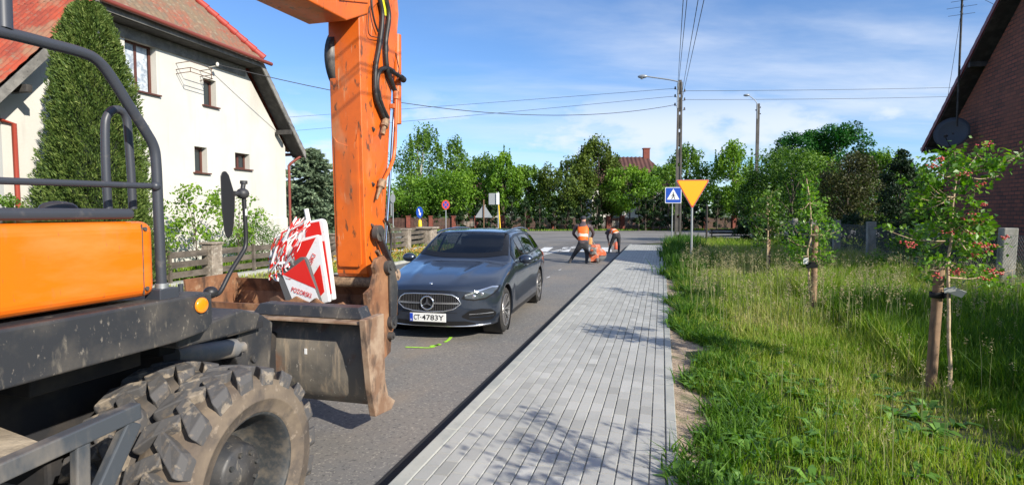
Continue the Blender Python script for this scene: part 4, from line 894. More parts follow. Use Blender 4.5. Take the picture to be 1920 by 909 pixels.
for px, d, yt, w, lf, lb in ((1410, 30, 415, 60, 'dark', 'dark low shrub behind the fence near the bench'), (1520, 24, 418, 90, 'dark', 'dark low shrub behind the fence, behind the second young tree'), (1600, 20.5, 404, 95, 'dark', 'tall dark shrub between the two leaning posts'), (1660, 18, 412, 90, 'dark', 'dark shrub at the foot of the black conifer'), (1785, 14.5, 410, 110, 'mid', 'leafy dark shrub behind the flowering young tree'), (1865, 16, 408, 70, 'yellow', 'yellow green hedge plant under the brick wall'), (1912, 15, 412, 60, 'yellow', 'yellow green hedge plant at the right picture edge'), (1815, 17, 413, 60, 'yellow', 'yellow green hedge plant behind the flowering young tree'), (1840, 11.8, 438, 120, 'dark', 'low dark shrub left of the nearest fence post'), (1700, 12.6, 450, 110, 'mid', 'loose olive shrub in front of the fence behind the first stake')):
    tree('garden_shrub', lb, px, d, yt, w, 'broad', lf, 2600, group=G3_, clumps=46, zb=.15, ls=max(.05, d*.0042), cat='shrub', trunk=.03, rv=.4)
# tall hedge along the plot right of the camera
n = 34000; hd = thing('hedge', 'tall dense hedge along the plot beside the grass, right of the picture', 'hedge', (7, 2, 0))
n = 34000; V, F = leaves(np.stack([rng.uniform(6.55, 7.4, n), rng.uniform(-7, 8.2, n), rng.uniform(0, 1, n)*2.9+rng.normal(0, .05, n)], 1), .13, .6)
npmesh('crown', V, F, LM['mid'], parent=hd, rnd=rng.random(n), off=hd['_off'])
# left: thuja, spruces, house shrubs
T = thing('thuja_tree', 'large conical thuja in front of the cream house, behind the excavator railing', 'conifer', tuple(gp(182, 12.6)))
b = gp(182, 12.6); n = 95000; t = rng.random(n)**1.15; a = rng.uniform(0, 2*PI, n); H = 6.30
lump = 1+.10*np.sin(a*3+t*9)+.09*np.sin(a*8-t*23)+.08*np.sin(a*15+t*57)+.05*np.sin(a*27-t*95)
R_ = (1.20*np.clip(1.01-t, 0, 1)**.33*(.8+.2*(1-t)))*lump*(1-.28*rng.random(n)**2); zz = .3+t*(H-.3)
pos = np.stack([b.x+R_*np.cos(a), b.y+R_*np.sin(a), zz], 1)
def sprays(pos, dirs, L, w):
    n = len(pos); dirs = dirs/np.linalg.norm(dirs, axis=1)[:, None]; s = np.cross(dirs, rng.normal(size=(n, 3))); s /= np.linalg.norm(s, axis=1)[:, None]
    L = L[:, None]; V = np.stack([pos-dirs*L*.4, pos-s*w, pos+dirs*L*.6, pos+s*w], 1).reshape(-1, 3); return V, np.arange(n*4).reshape(n, 4)
dirs = np.stack([np.cos(a)*.8, np.sin(a)*.8, np.full(n, .75)], 1)+rng.normal(0, .35, (n, 3))
V, F = sprays(pos, dirs, rng.uniform(.05, .12, n), .013)
npmesh('crown', V, F, LM['thuja'], parent=T, rnd=np.clip(.40+.12*np.sin(a*9+t*37)+rng.normal(0, .2, n), 0, 1), off=T['_off'])
mb = MB(); mb.tube([b, b+Z3*6.0], [.16, .03], 8); part(T, 'trunk', mb, m_bark)
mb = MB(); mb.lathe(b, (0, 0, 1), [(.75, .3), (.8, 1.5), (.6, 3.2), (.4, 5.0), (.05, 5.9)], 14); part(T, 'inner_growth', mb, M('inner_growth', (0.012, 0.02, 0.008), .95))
def spruce(label, px, d, ytop, wpx, n):
    b = gp(px, d); H = hz(ytop, d); W = wpx*d/FPX/2; T = thing('spruce_tree', label, 'conifer', tuple(b), 'spruces beside the cream house')
    P_, D_ = [], []; tiers = 26
    for k in range(tiers):
        t = k/tiers; z = .6+(H-.8)*t; R = W*(1-t)**.85+.12; m = int(9+8*(1-t))
        for j in range(m):
            a = rng.uniform(0, 2*PI); q = int(n/tiers/m); u = rng.random(q)**.7; l = R*rng.uniform(.75, 1.15)
            s_ = rng.normal(0, 1, q)*.22*u*l*.5; x = np.cos(a)*u*l-np.sin(a)*s_; y = np.sin(a)*u*l+np.cos(a)*s_; zz = z+.10*l-.55*l*u+.30*l*u**3+rng.normal(0, .03, q)-abs(s_)*.3
            P_.append(np.stack([b.x+x, b.y+y, zz], 1)); D_.append(np.stack([np.full(q, np.cos(a)), np.full(q, np.sin(a)), np.full(q, -.1)], 1)+rng.normal(0, .4, (q, 3)))
    P_ = np.concatenate(P_); D_ = np.concatenate(D_); V, F = sprays(P_, D_, rng.uniform(.14, .32, len(P_)), .045)
    npmesh('crown', V, F, LM['spruce'], parent=T, rnd=np.clip(rng.normal(.45, .22, len(P_)), 0, 1), off=T['_off'])
    mb = MB(); mb.tube([b, b+Z3*(H-.3)], [.18, .02], 8); part(T, 'trunk', mb, m_bark)
spruce('blue grey spruce with drooping layered branches directly right of the cream house downpipe', 588, 27, 268, 270, 26000)
spruce('second spruce, smaller, half hidden behind the excavator arm', 652, 34, 296, 190, 14000)
spruce('low spruce filling the corner between the house and the first spruce', 556, 31, 330, 150, 9000)
tree('sumac_shrub', 'sparse shrub with long feathery leaves against the cream wall, left of the machine mirror', 362, 15.3, 352, 125, 'broad', 'fresh', 1300, clumps=46, loose=.09, zb=.7, ls=.10, cat='shrub', trunk=.03, rv=.7)
tree('sumac_shrub', 'smaller feathery shrub behind the mirror post against the cream wall', 446, 17.0, 366, 95, 'broad', 'fresh', 700, clumps=34, loose=.08, zb=.8, ls=.09, cat='shrub', trunk=.025, rv=.7)
tree('round_shrub', 'dense yellow green bush behind the board fence beside the downpipe', 487, 18.0, 422, 120, 'round', 'fresh', 7500, clumps=60, zb=.1, ls=.05, cat='shrub', trunk=.03, rv=.25)
tree('round_shrub', 'dark low bush behind the board fence at the left machine panel', 20, 12.2, 362, 60, 'round', 'mid', 2500, clumps=40, zb=.1, ls=.06, cat='shrub', trunk=.03, rv=.5)
# orange flowering ground plants at the verge
C = np.stack([rng.uniform(-10.9, -9.2, 900), rng.uniform(14, 24, 900), rng.uniform(.02, .28, 900)], 1)
V, F = leaves(C, .09, .7); R = rng.random(900); o = npmesh('verge_flowers', V, F, M('verge_flower', (0,)*3, .7, attr=[(0.12, 0.16, 0.03), (0.45, 0.20, 0.04), (0.5, 0.34, 0.05)], transl=.2), rnd=R); o['kind'] = 'stuff'

# ---------------------------------------------------------------- young street trees, built branch by branch
m_ybark = M('young_bark', (0.55, 0.42, 0.26), .75, var=((0.30, 0.21, 0.13), 18, .42, .62), bump=(60, .4, .004))
m_stake = M('stake_wood', (0.30, 0.19, 0.11), .8, var=((0.19, 0.12, 0.07), 5, .4, .6), dirt=[((0.10, 0.07, 0.05), 16, (1, 1, .12), .54, .66, .8)])
m_band = M('rubber_band', (0.012, 0.012, 0.013), .7); m_tag = M('paper_tag', (0.75, 0.75, 0.72), .6)
m_flower = M('hawthorn_flower', (0.50, 0.045, 0.05), .7, var=((0.62, 0.15, 0.12), 40, .4, .6))
LY = M('leaf_young', (0,)*3, .42, attr=[(0.045, 0.13, 0.012), (0.12, 0.26, 0.025), (0.25, 0.40, 0.06)], transl=.4, spec=.5)
LY2 = M('leaf_young_dark', (0,)*3, .42, attr=[(0.035, 0.09, 0.014), (0.08, 0.165, 0.022), (0.15, 0.25, 0.04)], transl=.35, spec=.5)
def young_tree(label, trunk, r0, fork, tips, Yp, lsz, per, mleaf, group='young staked street trees', sg=.09, dy=.45, ntw=3, flowers=()):
    b = Vector(trunk[0]); T = thing('young_tree', label, 'tree', (b.x, b.y, 0), group)
    mb = MB(); P_ = smooth_path(trunk, 5); k = len(P_); mb.tube(P_, [r0*(1-.55*i/k)*(1+.08*math.sin(i*2.1)) for i in range(k)], 8)
    V, R = [], []
    for j, (tx, tz, ty) in enumerate(tips):
        tip = Vector((tx, ty, tz)); f = min(fork, key=lambda q: (Vector(q)-tip).length*(1 if q[2] < tip.z+.15 else 2.2)); f = Vector(f); m = f.lerp(tip, .5)+Vector((0, 0, -.04))
        pth = smooth_path([f, m, tip], 4); mb.tube(pth, [r0*.36*(1-.8*i/len(pth)) for i in range(len(pth))], 5, cap=False)
        for q in range(ntw):
            s = f.lerp(tip, rng.uniform(.45, 1)); e = s+Vector(rng.normal(0, sg, 3)); mb.tube([s, e], [r0*.10, r0*.05], 4, cap=False)
            c = np.array(e.lerp(s, .3)); m_ = per//ntw; V.append(c+rng.normal(0, sg*.55, (m_, 3))); R.append(np.clip(rng.normal(rng.normal(.5, .12), .2, m_), 0, 1))
    part(T, 'trunk', mb, m_ybark)
    V = np.concatenate(V); R = np.concatenate(R); v, f_ = leaves(V, lsz*rng.uniform(.6, 1.3, len(V)), .72, up=.5)
    npmesh('crown', v, f_, mleaf, parent=T, rnd=R, off=T['_off'])
    for c in flowers:
        m2 = MB()
        for q in range(12): m2.ball(Vector(c)+Vector(tuple(rng.normal(0, 1, 3)*np.array((.026, .026, .010)))), (.010, .010, .006), 6, 4)
        part(T, 'blossom', m2, m_flower)
    return T
Yp = 6.0
A = lambda px, py, dy=0.0: at(px, py, Y=Yp+dy)
tips = [(1748, 296), (1790, 284), (1838, 282), (1868, 300), (1900, 292), (1916, 291), (1872, 330), (1722, 318), (1698, 352), (1740, 344), (1792, 338), (1832, 352), (1705, 392), (1752, 396), (1856, 398), (1772, 372), (1812, 398), (1690, 432), (1664, 432), (1706, 446), (1728, 462), (1762, 432), (1800, 424), (1862, 446), (1838, 436), (1746, 506), (1790, 492), (1832, 478), (1870, 508), (1900, 506), (1768, 532), (1852, 470), (1788, 310), (1720, 370), (1880, 462), (1775, 470), (1815, 455), (1756, 322), (1815, 318)]
tp = []
for px, py in tips:
    p = A(px, py, rng.uniform(-.35, .45)); tp.append((p.x, p.z, p.y))
tr = [A(1767, 768), A(1779, 735), A(1782, 690), A(1779, 640), A(1779, 585), A(1778, 530), A(1777, 490), A(1783, 455), A(1784, 420), A(1788, 370), A(1795, 320)]
tr[0].z = -.02
fk = [tuple(A(*q)) for q in ((1778, 520), (1778, 490), (1797, 448), (1803, 425), (1772, 452), (1784, 420), (1788, 370), (1795, 325))]
fl_ = [(1745, 311), (1808, 326), (1840, 346), (1850, 272), (1842, 384), (1783, 436), (1812, 412), (1830, 418), (1816, 436), (1832, 456), (1757, 516), (1790, 512), (1858, 506), (1872, 513), (1888, 446), (1702, 455), (1826, 478), (1765, 298), (1712, 461), (1848, 521), (1836, 412), (1845, 470), (1824, 402), (1862, 460), (1798, 508), (1840, 462)]
young_tree('young hawthorn with red blossoms tied to a thick stake, nearest tree on the grass', tr, .019, fk, tp, Yp, .052, 63, LY, flowers=[tuple(A(px, py, -.2)) for px, py in fl_], sg=.085)
def stake(label, base, top, r, group='wooden tree stakes'):
    mb = MB(); mb.tube([Vector(base)-Z3*.1, Vector(base).lerp(Vector(top), .5), top], [r, r*.97, r*.94], 12); solo('tree_stake', label, 'stake', mb, m_stake, (base[0], base[1], 0), group, bevel=.004)
sb_ = at(1743, 742, Z=0); stt = at(1762, 500, Y=sb_.y+.05); stake('thick round wooden stake beside the red blossoming hawthorn', (sb_.x, sb_.y, 0), stt, .047)
mb = MB(); c = at(1757, 552, Y=sb_.y-.01); c2 = at(1779, 553, Y=6.0)
mb.lathe(c-Z3*.03, (0, 0, 1), [(.060, 0), (.062, .0), (.062, .055), (.060, .055)], 14); mb.bar(c+Vector((.05, -.03, 0)), c2+Vector((0, -.03, 0)), .008, .045); mb.bar(c+Vector((.05, .05, 0)), c2+Vector((0, .03, 0)), .008, .045)
solo('tree_tie', 'black rubber band joining the hawthorn trunk to its stake', 'tie', mb, m_band, c)
mb = MB(); q = at(1795, 548, Y=5.95); mb.box(q, (.115, .006, .07), M3=Matrix.Rotation(.35, 3, 'Y') @ Matrix.Rotation(.5, 3, 'X')); solo('plant_tag', 'pale plastic plant tag hanging at the hawthorn tie, right one of two', 'tag', mb, M('tag_grey', (0.45, 0.46, 0.45), .5), q, 'plant tags at the hawthorn')
mb = MB(); q = at(1781, 543, Y=5.93); mb.box(q, (.09, .006, .05), M3=Matrix.Rotation(-.25, 3, 'Y') @ Matrix.Rotation(.4, 3, 'X')); solo('plant_tag', 'pale plastic plant tag hanging at the hawthorn tie, left one of two', 'tag', mb, M('tag_grey', (0.45, 0.46, 0.45), .5), q, 'plant tags at the hawthorn')
# second
Yp = 10.15
tips = [(1520, 362), (1512, 352), (1528, 372), (1500, 392), (1545, 382), (1488, 430), (1560, 428), (1476, 446), (1575, 432), (1540, 450), (1486, 470), (1496, 484), (1548, 478), (1560, 470), (1532, 404), (1508, 420), (1540, 420), (1480, 456), (1572, 445), (1520, 338)]
tp = []
for px, py in tips:
    p = A(px, py, rng.uniform(-.5, .5)); tp.append((p.x, p.z, p.y))
tr = [A(1524, 600), A(1521, 575), A(1517, 540), A(1516, 500), A(1514, 470), A(1520, 445), A(1520, 400), A(1516, 360), A(1512, 335)]; tr[0].z = -.02
fk = [tuple(A(*q)) for q in ((1514, 480), (1516, 462), (1521, 440), (1520, 410), (1517, 380))]
young_tree('sparse young tree with a tall bare leader and white tag, second from the front', tr, .019, fk, tp, Yp, .060, 66, LY, sg=.10)
stake('light wooden stake of the second young tree, with a black tie', tuple(at(1524, 602, Z=0).xy)+(0,), at(1529, 424, Y=10.3), .05)
mb = MB(); c = at(1523, 497, Y=10.1); mb.bar(c+Vector((-.09, 0, 0)), c+Vector((.07, -.04, .01)), .10, .045, (0, 1, 0)); solo('tree_tie', 'black rubber band on the second young tree', 'tie', mb, m_band, c)
mb = MB(); c = at(1511, 489, Y=10.05); mb.box(c, (.075, .006, .10)); solo('plant_tag', 'small white tag on the trunk of the second young tree', 'tag', mb, m_tag, c)
# third
Yp = 15.2
tips = [(1438, 366), (1425, 380), (1452, 376), (1408, 400), (1466, 398), (1416, 424), (1470, 420), (1400, 440), (1480, 440), (1438, 400), (1428, 440), (1455, 440), (1448, 356), (1422, 408), (1458, 415)]
tp = []
for px, py in tips:
    p = A(px, py, rng.uniform(-.6, .6)); tp.append((p.x, p.z, p.y))
tr = [A(1439, 532), A(1439, 500), A(1439, 460), A(1440, 430), A(1440, 400), A(1441, 370)]; tr[0].z = -.02
young_tree('small dark leaved young tree on a thin stem, farthest of the staked row', tr, .028, [tuple(A(*q)) for q in ((1439, 455), (1440, 430), (1440, 400))], tp, Yp, .085, 84, LY2, sg=.16)
stake('thin dark stake of the farthest young tree', tuple(at(1441, 530, Z=0).xy)+(0,), at(1441, 432, Y=15.3), .045)
# the next tree of the row stands beside the camera: its shadow lies on the pavement
tp = [(2.45+rng.normal(0, .42), 1.9+rng.normal(0, .30), 2.0+rng.normal(0, .42)) for _ in range(20)]
tr = [Vector((2.45, 2.0, 0)), Vector((2.47, 2.0, .6)), Vector((2.44, 2.0, 1.2)), Vector((2.45, 2.0, 1.8)), Vector((2.45, 2.0, 2.3))]
young_tree('young tree standing beside the camera, its crown shadow falling on the near pavement', tr, .026, [(2.45, 2.0, 1.1), (2.45, 2.0, 1.5), (2.45, 2.0, 1.9)], tp, 2, .055, 45, LY, sg=.10)
stake('wooden stake of the young tree beside the camera', (2.38, 1.9, 0), (2.38, 1.9, 1.3), .05)

# ================================================================ wheeled excavator
m_or = M('machine_orange', (0.82, 0.165, 0.004), .38, coat=.4, dirt=[((0.62, 0.15, 0.02), 3, (1, 1, 1), .5, .75, .35), ((0.35, 0.16, 0.06), 22, (1, 1, .3), .58, .74, .5), ((0.20, 0.09, 0.04), 60, (1, 1, .25), .66, .72, .7), ((0.85, 0.40, 0.16), 2.0, (1, .4, 1.5), .56, .75, .35)])
m_or2 = M('arm_orange', (0.70, 0.135, 0.010), .45, coat=.15, var=((0.55, 0.105, 0.012), 2.2, .4, .62), dirt=[((0.30, 0.10, 0.03), 5, (1, 1, .12), .54, .70, .65), ((0.10, 0.045, 0.02), 16, (1, 1, .35), .60, .65, .9), ((0.50, 0.30, 0.16), 3.5, (1, 1, .5), .56, .74, .5), ((0.60, 0.36, 0.2), 34, (1, 1, .08), .64, .70, .7)], bump=(9, .15, .006))
m_dk = M('machine_dark_grey', (0.030, 0.032, 0.037), .5, dirt=[((0.15, 0.13, 0.105), 3.2, (1, 1, 1), .46, .72, .6), ((0.26, 0.23, 0.19), 70, (1, 1, .5), .62, .70, .6), ((0.30, 0.26, 0.20), 18, (1, 1, .3), .60, .72, .6)], bump=(30, .15, .004))
m_dk2 = M('rail_grey', (0.045, 0.050, 0.062), .42, dirt=[((0.16, 0.14, 0.12), 9, (1, 1, 1), .60, .72, .5)])
m_under = M('under_grime', (0.018, 0.018, 0.02), .8, var=((0.05, 0.042, 0.035), 4, .45, .65))
m_rust = M('bucket_rust', (0.20, 0.085, 0.040), .75, var=((0.33, 0.17, 0.085), 3.0, .38, .62), dirt=[((0.055, 0.032, 0.022), 5, (1, 1, .5), .50, .62, .85), ((0.44, 0.30, 0.19), 9, (1, 1, 1), .60, .70, .6)], bump=(12, .5, .01))
m_blade = M('blade_worn', (0.085, 0.083, 0.080), .6, .1, var=((0.21, 0.185, 0.15), 2.2, .38, .60), dirt=[((0.36, 0.29, 0.21), 15, (1, 1, .10), .54, .66, .75), ((0.50, 0.46, 0.40), 26, (1, 1, .7), .64, .70, .9), ((0.20, 0.09, 0.045), 3.0, (1, 1, .8), .56, .68, .8)], bump=(16, .35, .008))
m_blade_edge = M('blade_edge', (0.22, 0.13, 0.08), .7, var=((0.36, 0.26, 0.18), 6, .4, .6), dirt=[((0.07, 0.05, 0.04), 9, (1, 1, .4), .54, .64, .8)])
m_tyre = M('tyre_rubber', (0.048, 0.046, 0.046), .85, dirt=[((0.20, 0.155, 0.11), 3.2, (1, 1, 1), .40, .60, .65), ((0.42, 0.35, 0.26), 7.0, (1, 1, 1), .55, .64, .75)], bump=(22, .5, .008))
m_lug = M('tyre_lug', (0.085, 0.082, 0.082), .8, dirt=[((0.32, 0.265, 0.20), 11.0, (1, 1, 1), .56, .62, .8), ((0.17, 0.14, 0.11), 30, (1, 1, 1), .52, .66, .7)], bump=(30, .3, .004))
m_side = M('tyre_side', (0.10, 0.078, 0.062), .9, var=((0.18, 0.14, 0.10), 3, .4, .6), dirt=[((0.055, 0.048, 0.045), 7, (1, 1, 1), .50, .66, .7), ((0.30, 0.24, 0.18), 20, (1, 1, 1), .58, .68, .6)], bump=(26, .4, .005))
m_rim = M('rim_grey', (0.038, 0.042, 0.045), .6, .1, dirt=[((0.15, 0.125, 0.095), 8, (1, 1, 1), .54, .66, .6), ((0.09, 0.08, 0.07), 40, (1, 1, 1), .5, .66, .6)])
m_chrome = M('chrome_rod', (0.75, 0.75, 0.75), .12, 1.0); m_hose = M('hydraulic_hose', (0.018, 0.016, 0.015), .5, dirt=[((0.12, 0.09, 0.06), 25, (1, 1, 1), .58, .68, .6)])
m_tan = M('dirty_fitting', (0.33, 0.22, 0.13), .7, var=((0.16, 0.10, 0.06), 30, .4, .6)); m_amber = M('amber_reflector', (0.90, 0.27, 0.01), .25, coat=.6)

EX = thing('wheeled_excavator', 'orange wheeled excavator with dark grey deck and blade, on the road at left', 'excavator', (-3.3, 1.0, 0))
# --- wheels
def tyre_mb(cx, cy, cz, w, R):
    t = MB(); hw = w/2; prof = [(R*.57, -hw*.80), (R*.585, -hw*.93), (R*.60, -hw*.93), (R*.62, -hw*.97), (R*.70, -hw*1.05), (R*.705, -hw*1.075), (R*.72, -hw*1.075), (R*.725, -hw*1.06), (R*.84, -hw*1.02), (R*.895, -hw*.90), (R*.915, -hw*.4), (R*.92, 0), (R*.915, hw*.4), (R*.895, hw*.90), (R*.84, hw*1.02), (R*.725, hw*1.06), (R*.72, hw*1.075), (R*.705, hw*1.075), (R*.70, hw*1.05), (R*.62, hw*.97), (R*.60, hw*.93), (R*.585, hw*.93), (R*.57, hw*.80)]
    t.lathe((cx, cy, cz), (1, 0, 0), prof, 72); return t
def lugs_mb(cx, cy, cz, w, R, n=19):
    t = MB(); hw = w/2
    def pt(a, x, r): return (cx+x, cy+r*math.cos(a), cz+r*math.sin(a))
    for k in range(n):
        for side in (-1, 1):
            a0 = 2*PI*(k+(.5 if side > 0 else 0))/n; rows = []
            for x, da, wd, ro, ri in ((-.02, -.03, .080, R*.995, R*.86), (hw*.45, .07, .100, R, R*.86), (hw*.96, .175, .125, R*.99, R*.85), (hw*1.10, .205, .105, R*.925, R*.79)):
                a = a0+da; rows.append([pt(a-wd, side*x-side*.012, ri), pt(a-wd*.82, side*x-side*.012, ro), pt(a+wd*.82, side*x-side*.012, ro), pt(a+wd, side*x-side*.012, ri)])
            vs = [v for r in rows for v in r]; fs = [(0, 1, 2, 3), (12, 15, 14, 13)]
            for i in range(3):
                for j in range(3): fs.append((i*4+j, (i+1)*4+j, (i+1)*4+j+1, i*4+j+1))
            t.add(vs, fs)
    return t
def dual_wheel(cy, sgn=1):
    cz = .480; xo = -3.3+sgn*(3.3-2.045); xi = -3.3+sgn*(3.3-2.385)
    rim = MB(); s = sgn
    rim.lathe((xo, cy, cz), (s, 0, 0), [(.290, .10), (.300, .118), (.290, .125), (.278, .115), (.268, .07), (.255, .0), (.245, -.10), (.20, -.14), (.12, -.15), (.001, -.15)], 48)
    wh = part(EX, 'wheel', rim, m_rim)
    part(wh, 'tyre', tyre_mb(xo, cy, cz, .285, .508), m_side); part(wh, 'tyre_tread', lugs_mb(xo, cy, cz, .285, .514), m_lug, .006)
    part(wh, 'tyre', tyre_mb(xi, cy, cz, .285, .508), m_tyre); part(wh, 'tyre_tread', lugs_mb(xi, cy, cz, .285, .514), m_lug, .006)
    h = MB(); h.lathe((xo, cy, cz), (s, 0, 0), [(.165, -.15), (.165, -.05), (.15, -.03), (.135, .045), (.12, .06), (.05, .065), (.04, .075), (.001, .078)], 32); part(wh, 'hub', h, m_dk)
    for k in range(8):
        nb = MB(); a = 2*PI*k/8+.2; nb.cyl((xo+s*.05, cy+.095*math.cos(a), cz+.095*math.sin(a)), (xo+s*.075, cy+.095*math.cos(a), cz+.095*math.sin(a)), .013, 6); part(wh, 'wheel_nut', nb, m_rim)
    return wh
fw = dual_wheel(2.295, 1); dual_wheel(2.295, -1); dual_wheel(-.55, 1); dual_wheel(-.55, -1)
mb = MB(); mb.bb((-3.85, -1.6, .62), (-2.72, 3.35, 1.02)); mb.cyl((-4.2, 2.27, .515), (-2.5, 2.27, .515), .12, 12); mb.cyl((-4.2, -.55, .515), (-2.5, -.55, .515), .12, 12); mb.bb((-3.75, 2.0, .35), (-2.85, 2.5, .65)); part(EX, 'chassis', mb, m_under, .02)
mb = MB(); mb.cyl((-3.3, .9, 1.0), (-3.3, .9, 1.2), .62, 40); part(EX, 'slew_ring', mb, m_under)
mb = MB(); mb.box((-2.78, 2.75, 1.03), (.5, .8, .05)); mb.box((-2.6, 1.9, 1.06), (.35, .5, .08)); mb.tube(smooth_path([(-2.3, 1.3, 1.10), (-2.4, 1.7, 1.14), (-2.55, 2.1, 1.08), (-2.7, 2.5, 1.05)], 5), .012, 6); part(EX, 'frame_cover', mb, m_under, .01)
# --- deck
mb = MB(); mb.prism([(-2.05, -1.7, 1.165), (-2.05, 2.0, 1.19), (-2.05, 2.17, 1.205), (-2.05, 2.205, 1.24), (-2.05, 2.205, 1.385), (-2.05, -1.7, 1.385)], (-.16, 0, 0)); part(EX, 'deck_skirt', mb, m_dk, .012, seg=3)
mb = MB(); mb.bb((-4.55, -1.7, 1.30), (-2.212, 2.2, 1.382)); mb.bb((-4.5, -1.6, 1.2), (-2.4, 1.9, 1.298)); part(EX, 'deck', mb, m_dk, .008)
mb = MB(); c = at(377, 572, X=-2.046); mb.lathe(c, (1, 0, 0), [(.036, 0), (.036, .008), (.030, .013), (.006, .012), (.001, .012)], 28); part(EX, 'side_reflector', mb, m_amber)
mb = MB(); mb.prism([(-2.15, 2.10, 1.20), (-2.15, 2.52, 1.245), (-2.15, 2.66, 1.20), (-2.15, 2.62, 1.12), (-2.15, 2.10, 1.13)], (-.75, 0, 0)); part(EX, 'fender', mb, m_dk, .012)
mb = MB(); mb.ball(at(395, 548, X=-2.14), (.035, .035, .03), 12, 8); part(EX, 'hinge_cap', mb, m_black)
# --- body panel
mb = MB(); mb.bb((-3.15, -1.7, 1.402), (-2.10, 1.955, 1.722)); part(EX, 'engine_cover', mb, m_or, .045, seg=5)
mb = MB(); mb.bb((-2.104, 1.885, 1.415), (-2.0985, 1.889, 1.71)); part(EX, 'cover_seam', mb, m_dk)
for y_ in (1.92,):
    for z_ in (1.44, 1.69): mb = MB(); mb.cyl((-2.103, y_-.02, z_), (-2.094, y_-.02, z_), .009, 8); part(EX, 'cover_bolt', mb, m_dk)
mb = MB(); mb.bb((-3.15, -1.7, 1.731), (-2.13, 1.89, 1.775)); part(EX, 'cover_cap', mb, m_dk2, .018, seg=3)
mb = MB(); mb.bb((-3.05, -1.7, 1.776), (-2.5, 1.55, 1.79)); mb.ball((-2.3, 1.70, 1.775), (.05, .07, .03)); part(EX, 'top_fittings', mb, m_dk)
# --- rails
R1 = smooth_path([at(px, py, X=-2.12) for px, py in ((-150, 33), (0, 60), (90, 82), (150, 98), (180, 112), (205, 140), (240, 195), (272, 245), (288, 275), (293, 310), (297, 400), (304, 556))], 5)
mb = MB(); mb.tube(R1, .0205, 16); part(EX, 'guard_rail', mb, m_dk2)
mb = MB(); mb.tube([at(-150, 334, X=-2.12), at(0, 339, X=-2.12), at(292, 349, X=-2.12)], .0125, 12); mb.ball(at(292, 349, X=-2.11), (.02, .02, .02)); part(EX, 'middle_rail', mb, m_dk2)
mb = MB(); mb.tube(smooth_path([at(px, py, X=-2.25) for px, py in ((203, 392), (199, 330), (197, 245), (201, 218), (213, 206), (227, 208), (237, 222), (241, 260), (246, 330), (249, 392))], 5), .0165, 12); part(EX, 'grab_handle', mb, m_dk2)
mb = MB(); mb.tube([at(4, -60, X=-2.16), at(8, 56, X=-2.12)], .024, 12); part(EX, 'upper_post', mb, m_dk2)
c = at(304, 552, X=-2.12); mb = MB(); mb.box(c+Z3*.005, (.085, .10, .05)); mb.cyl(c+Vector((0, .10, 0)), c+Vector((0, .10, .035)), .012, 8); mb.cyl(c+Vector((-.03, .03, .03)), c+Vector((-.03, .03, .05)), .008, 6); part(EX, 'rail_foot', mb, m_dk2, .004)
mb = MB(); mb.cyl(c+Z3*.03, c+Z3*.05, .026, 16); part(EX, 'rail_collar', mb, m_steel)
# --- mirror
A2 = lambda px, py: at(px, py, X=-2.2)
mb = MB(); mb.tube(smooth_path([A2(404, 553), A2(414, 545), A2(432, 510), A2(452, 478), A2(460, 462), A2(461, 440), A2(459, 400), A2(457, 368)], 5), .0115, 12); mr_ = part(EX, 'mirror_arm', mb, m_black)
mb = MB(); mb.box(A2(459, 398)+Vector((.012, -.004, 0)), (.003, .012, .036)); part(mr_, 'sticker', mb, m_signwhite)
mb = MB(); mb.ball(A2(455, 363), (.034, .034, .030), 14, 8); mb.cyl(A2(455, 355), A2(457, 341), .012, 10); mb.cyl(A2(457, 345), A2(457, 339), .019, 10); mb.tube([A2(455, 363), A2(438, 363)], .014, 8); part(mr_, 'clamp', mb, m_dk)
mb = MB(); mb.prism([A2(*q) for q in ((413, 330), (416, 322), (423, 320), (429, 328), (435, 348), (440, 365), (440, 385), (438, 420), (435, 440), (430, 447), (424, 445), (420, 432), (415, 390))], (-.085, .10, 0)); part(mr_, 'mirror_housing', mb, m_black, .012, seg=4)
# --- step frame at lower left
A3 = lambda px, py, X=-1.86: at(px, py, X=X)
m_step = M('step_steel', (0.065, 0.075, 0.088), .55, .2, dirt=[((0.28, 0.24, 0.19), 5, (1, 1, .4), .50, .66, .55)], bump=(25, .2, .004))
mb = MB(); mb.bar(A3(-160, 953), A3(256, 768), .05, .060); stp = part(EX, 'step_frame', mb, m_step, .006)
mb = MB(); mb.bar(A3(150, 832), A3(152, 1010), .035, .048, (0, 1, 0)); part(stp, 'upright', mb, m_step, .006)
mb = MB(); mb.bar(A3(247, 790), A3(170, 960), .04, .062, (0, 1, 0)); part(stp, 'brace', mb, m_step, .006)
mb = MB(); mb.bb((-2.45, .3, .55), (-1.99, 1.36, .86)); part(EX, 'tool_box', mb, M('box_tan', (0.27, 0.24, 0.19), .8, var=((0.16, 0.145, 0.12), 4, .4, .6)), .02)
mb = MB(); mb.add([(-2.4, .5, .99), (-1.95, .6, 1.0), (-1.93, 1.38, .985), (-2.4, 1.42, 1.04), (-2.2, .95, 1.045)], [(0, 1, 4), (1, 2, 4), (2, 3, 4), (3, 0, 4)]); part(EX, 'step_mat', mb, M('mat_tan', (0.42, 0.34, 0.24), .9, var=((0.25, 0.2, 0.14), 6, .4, .6), bump=(20, .6, .02)))
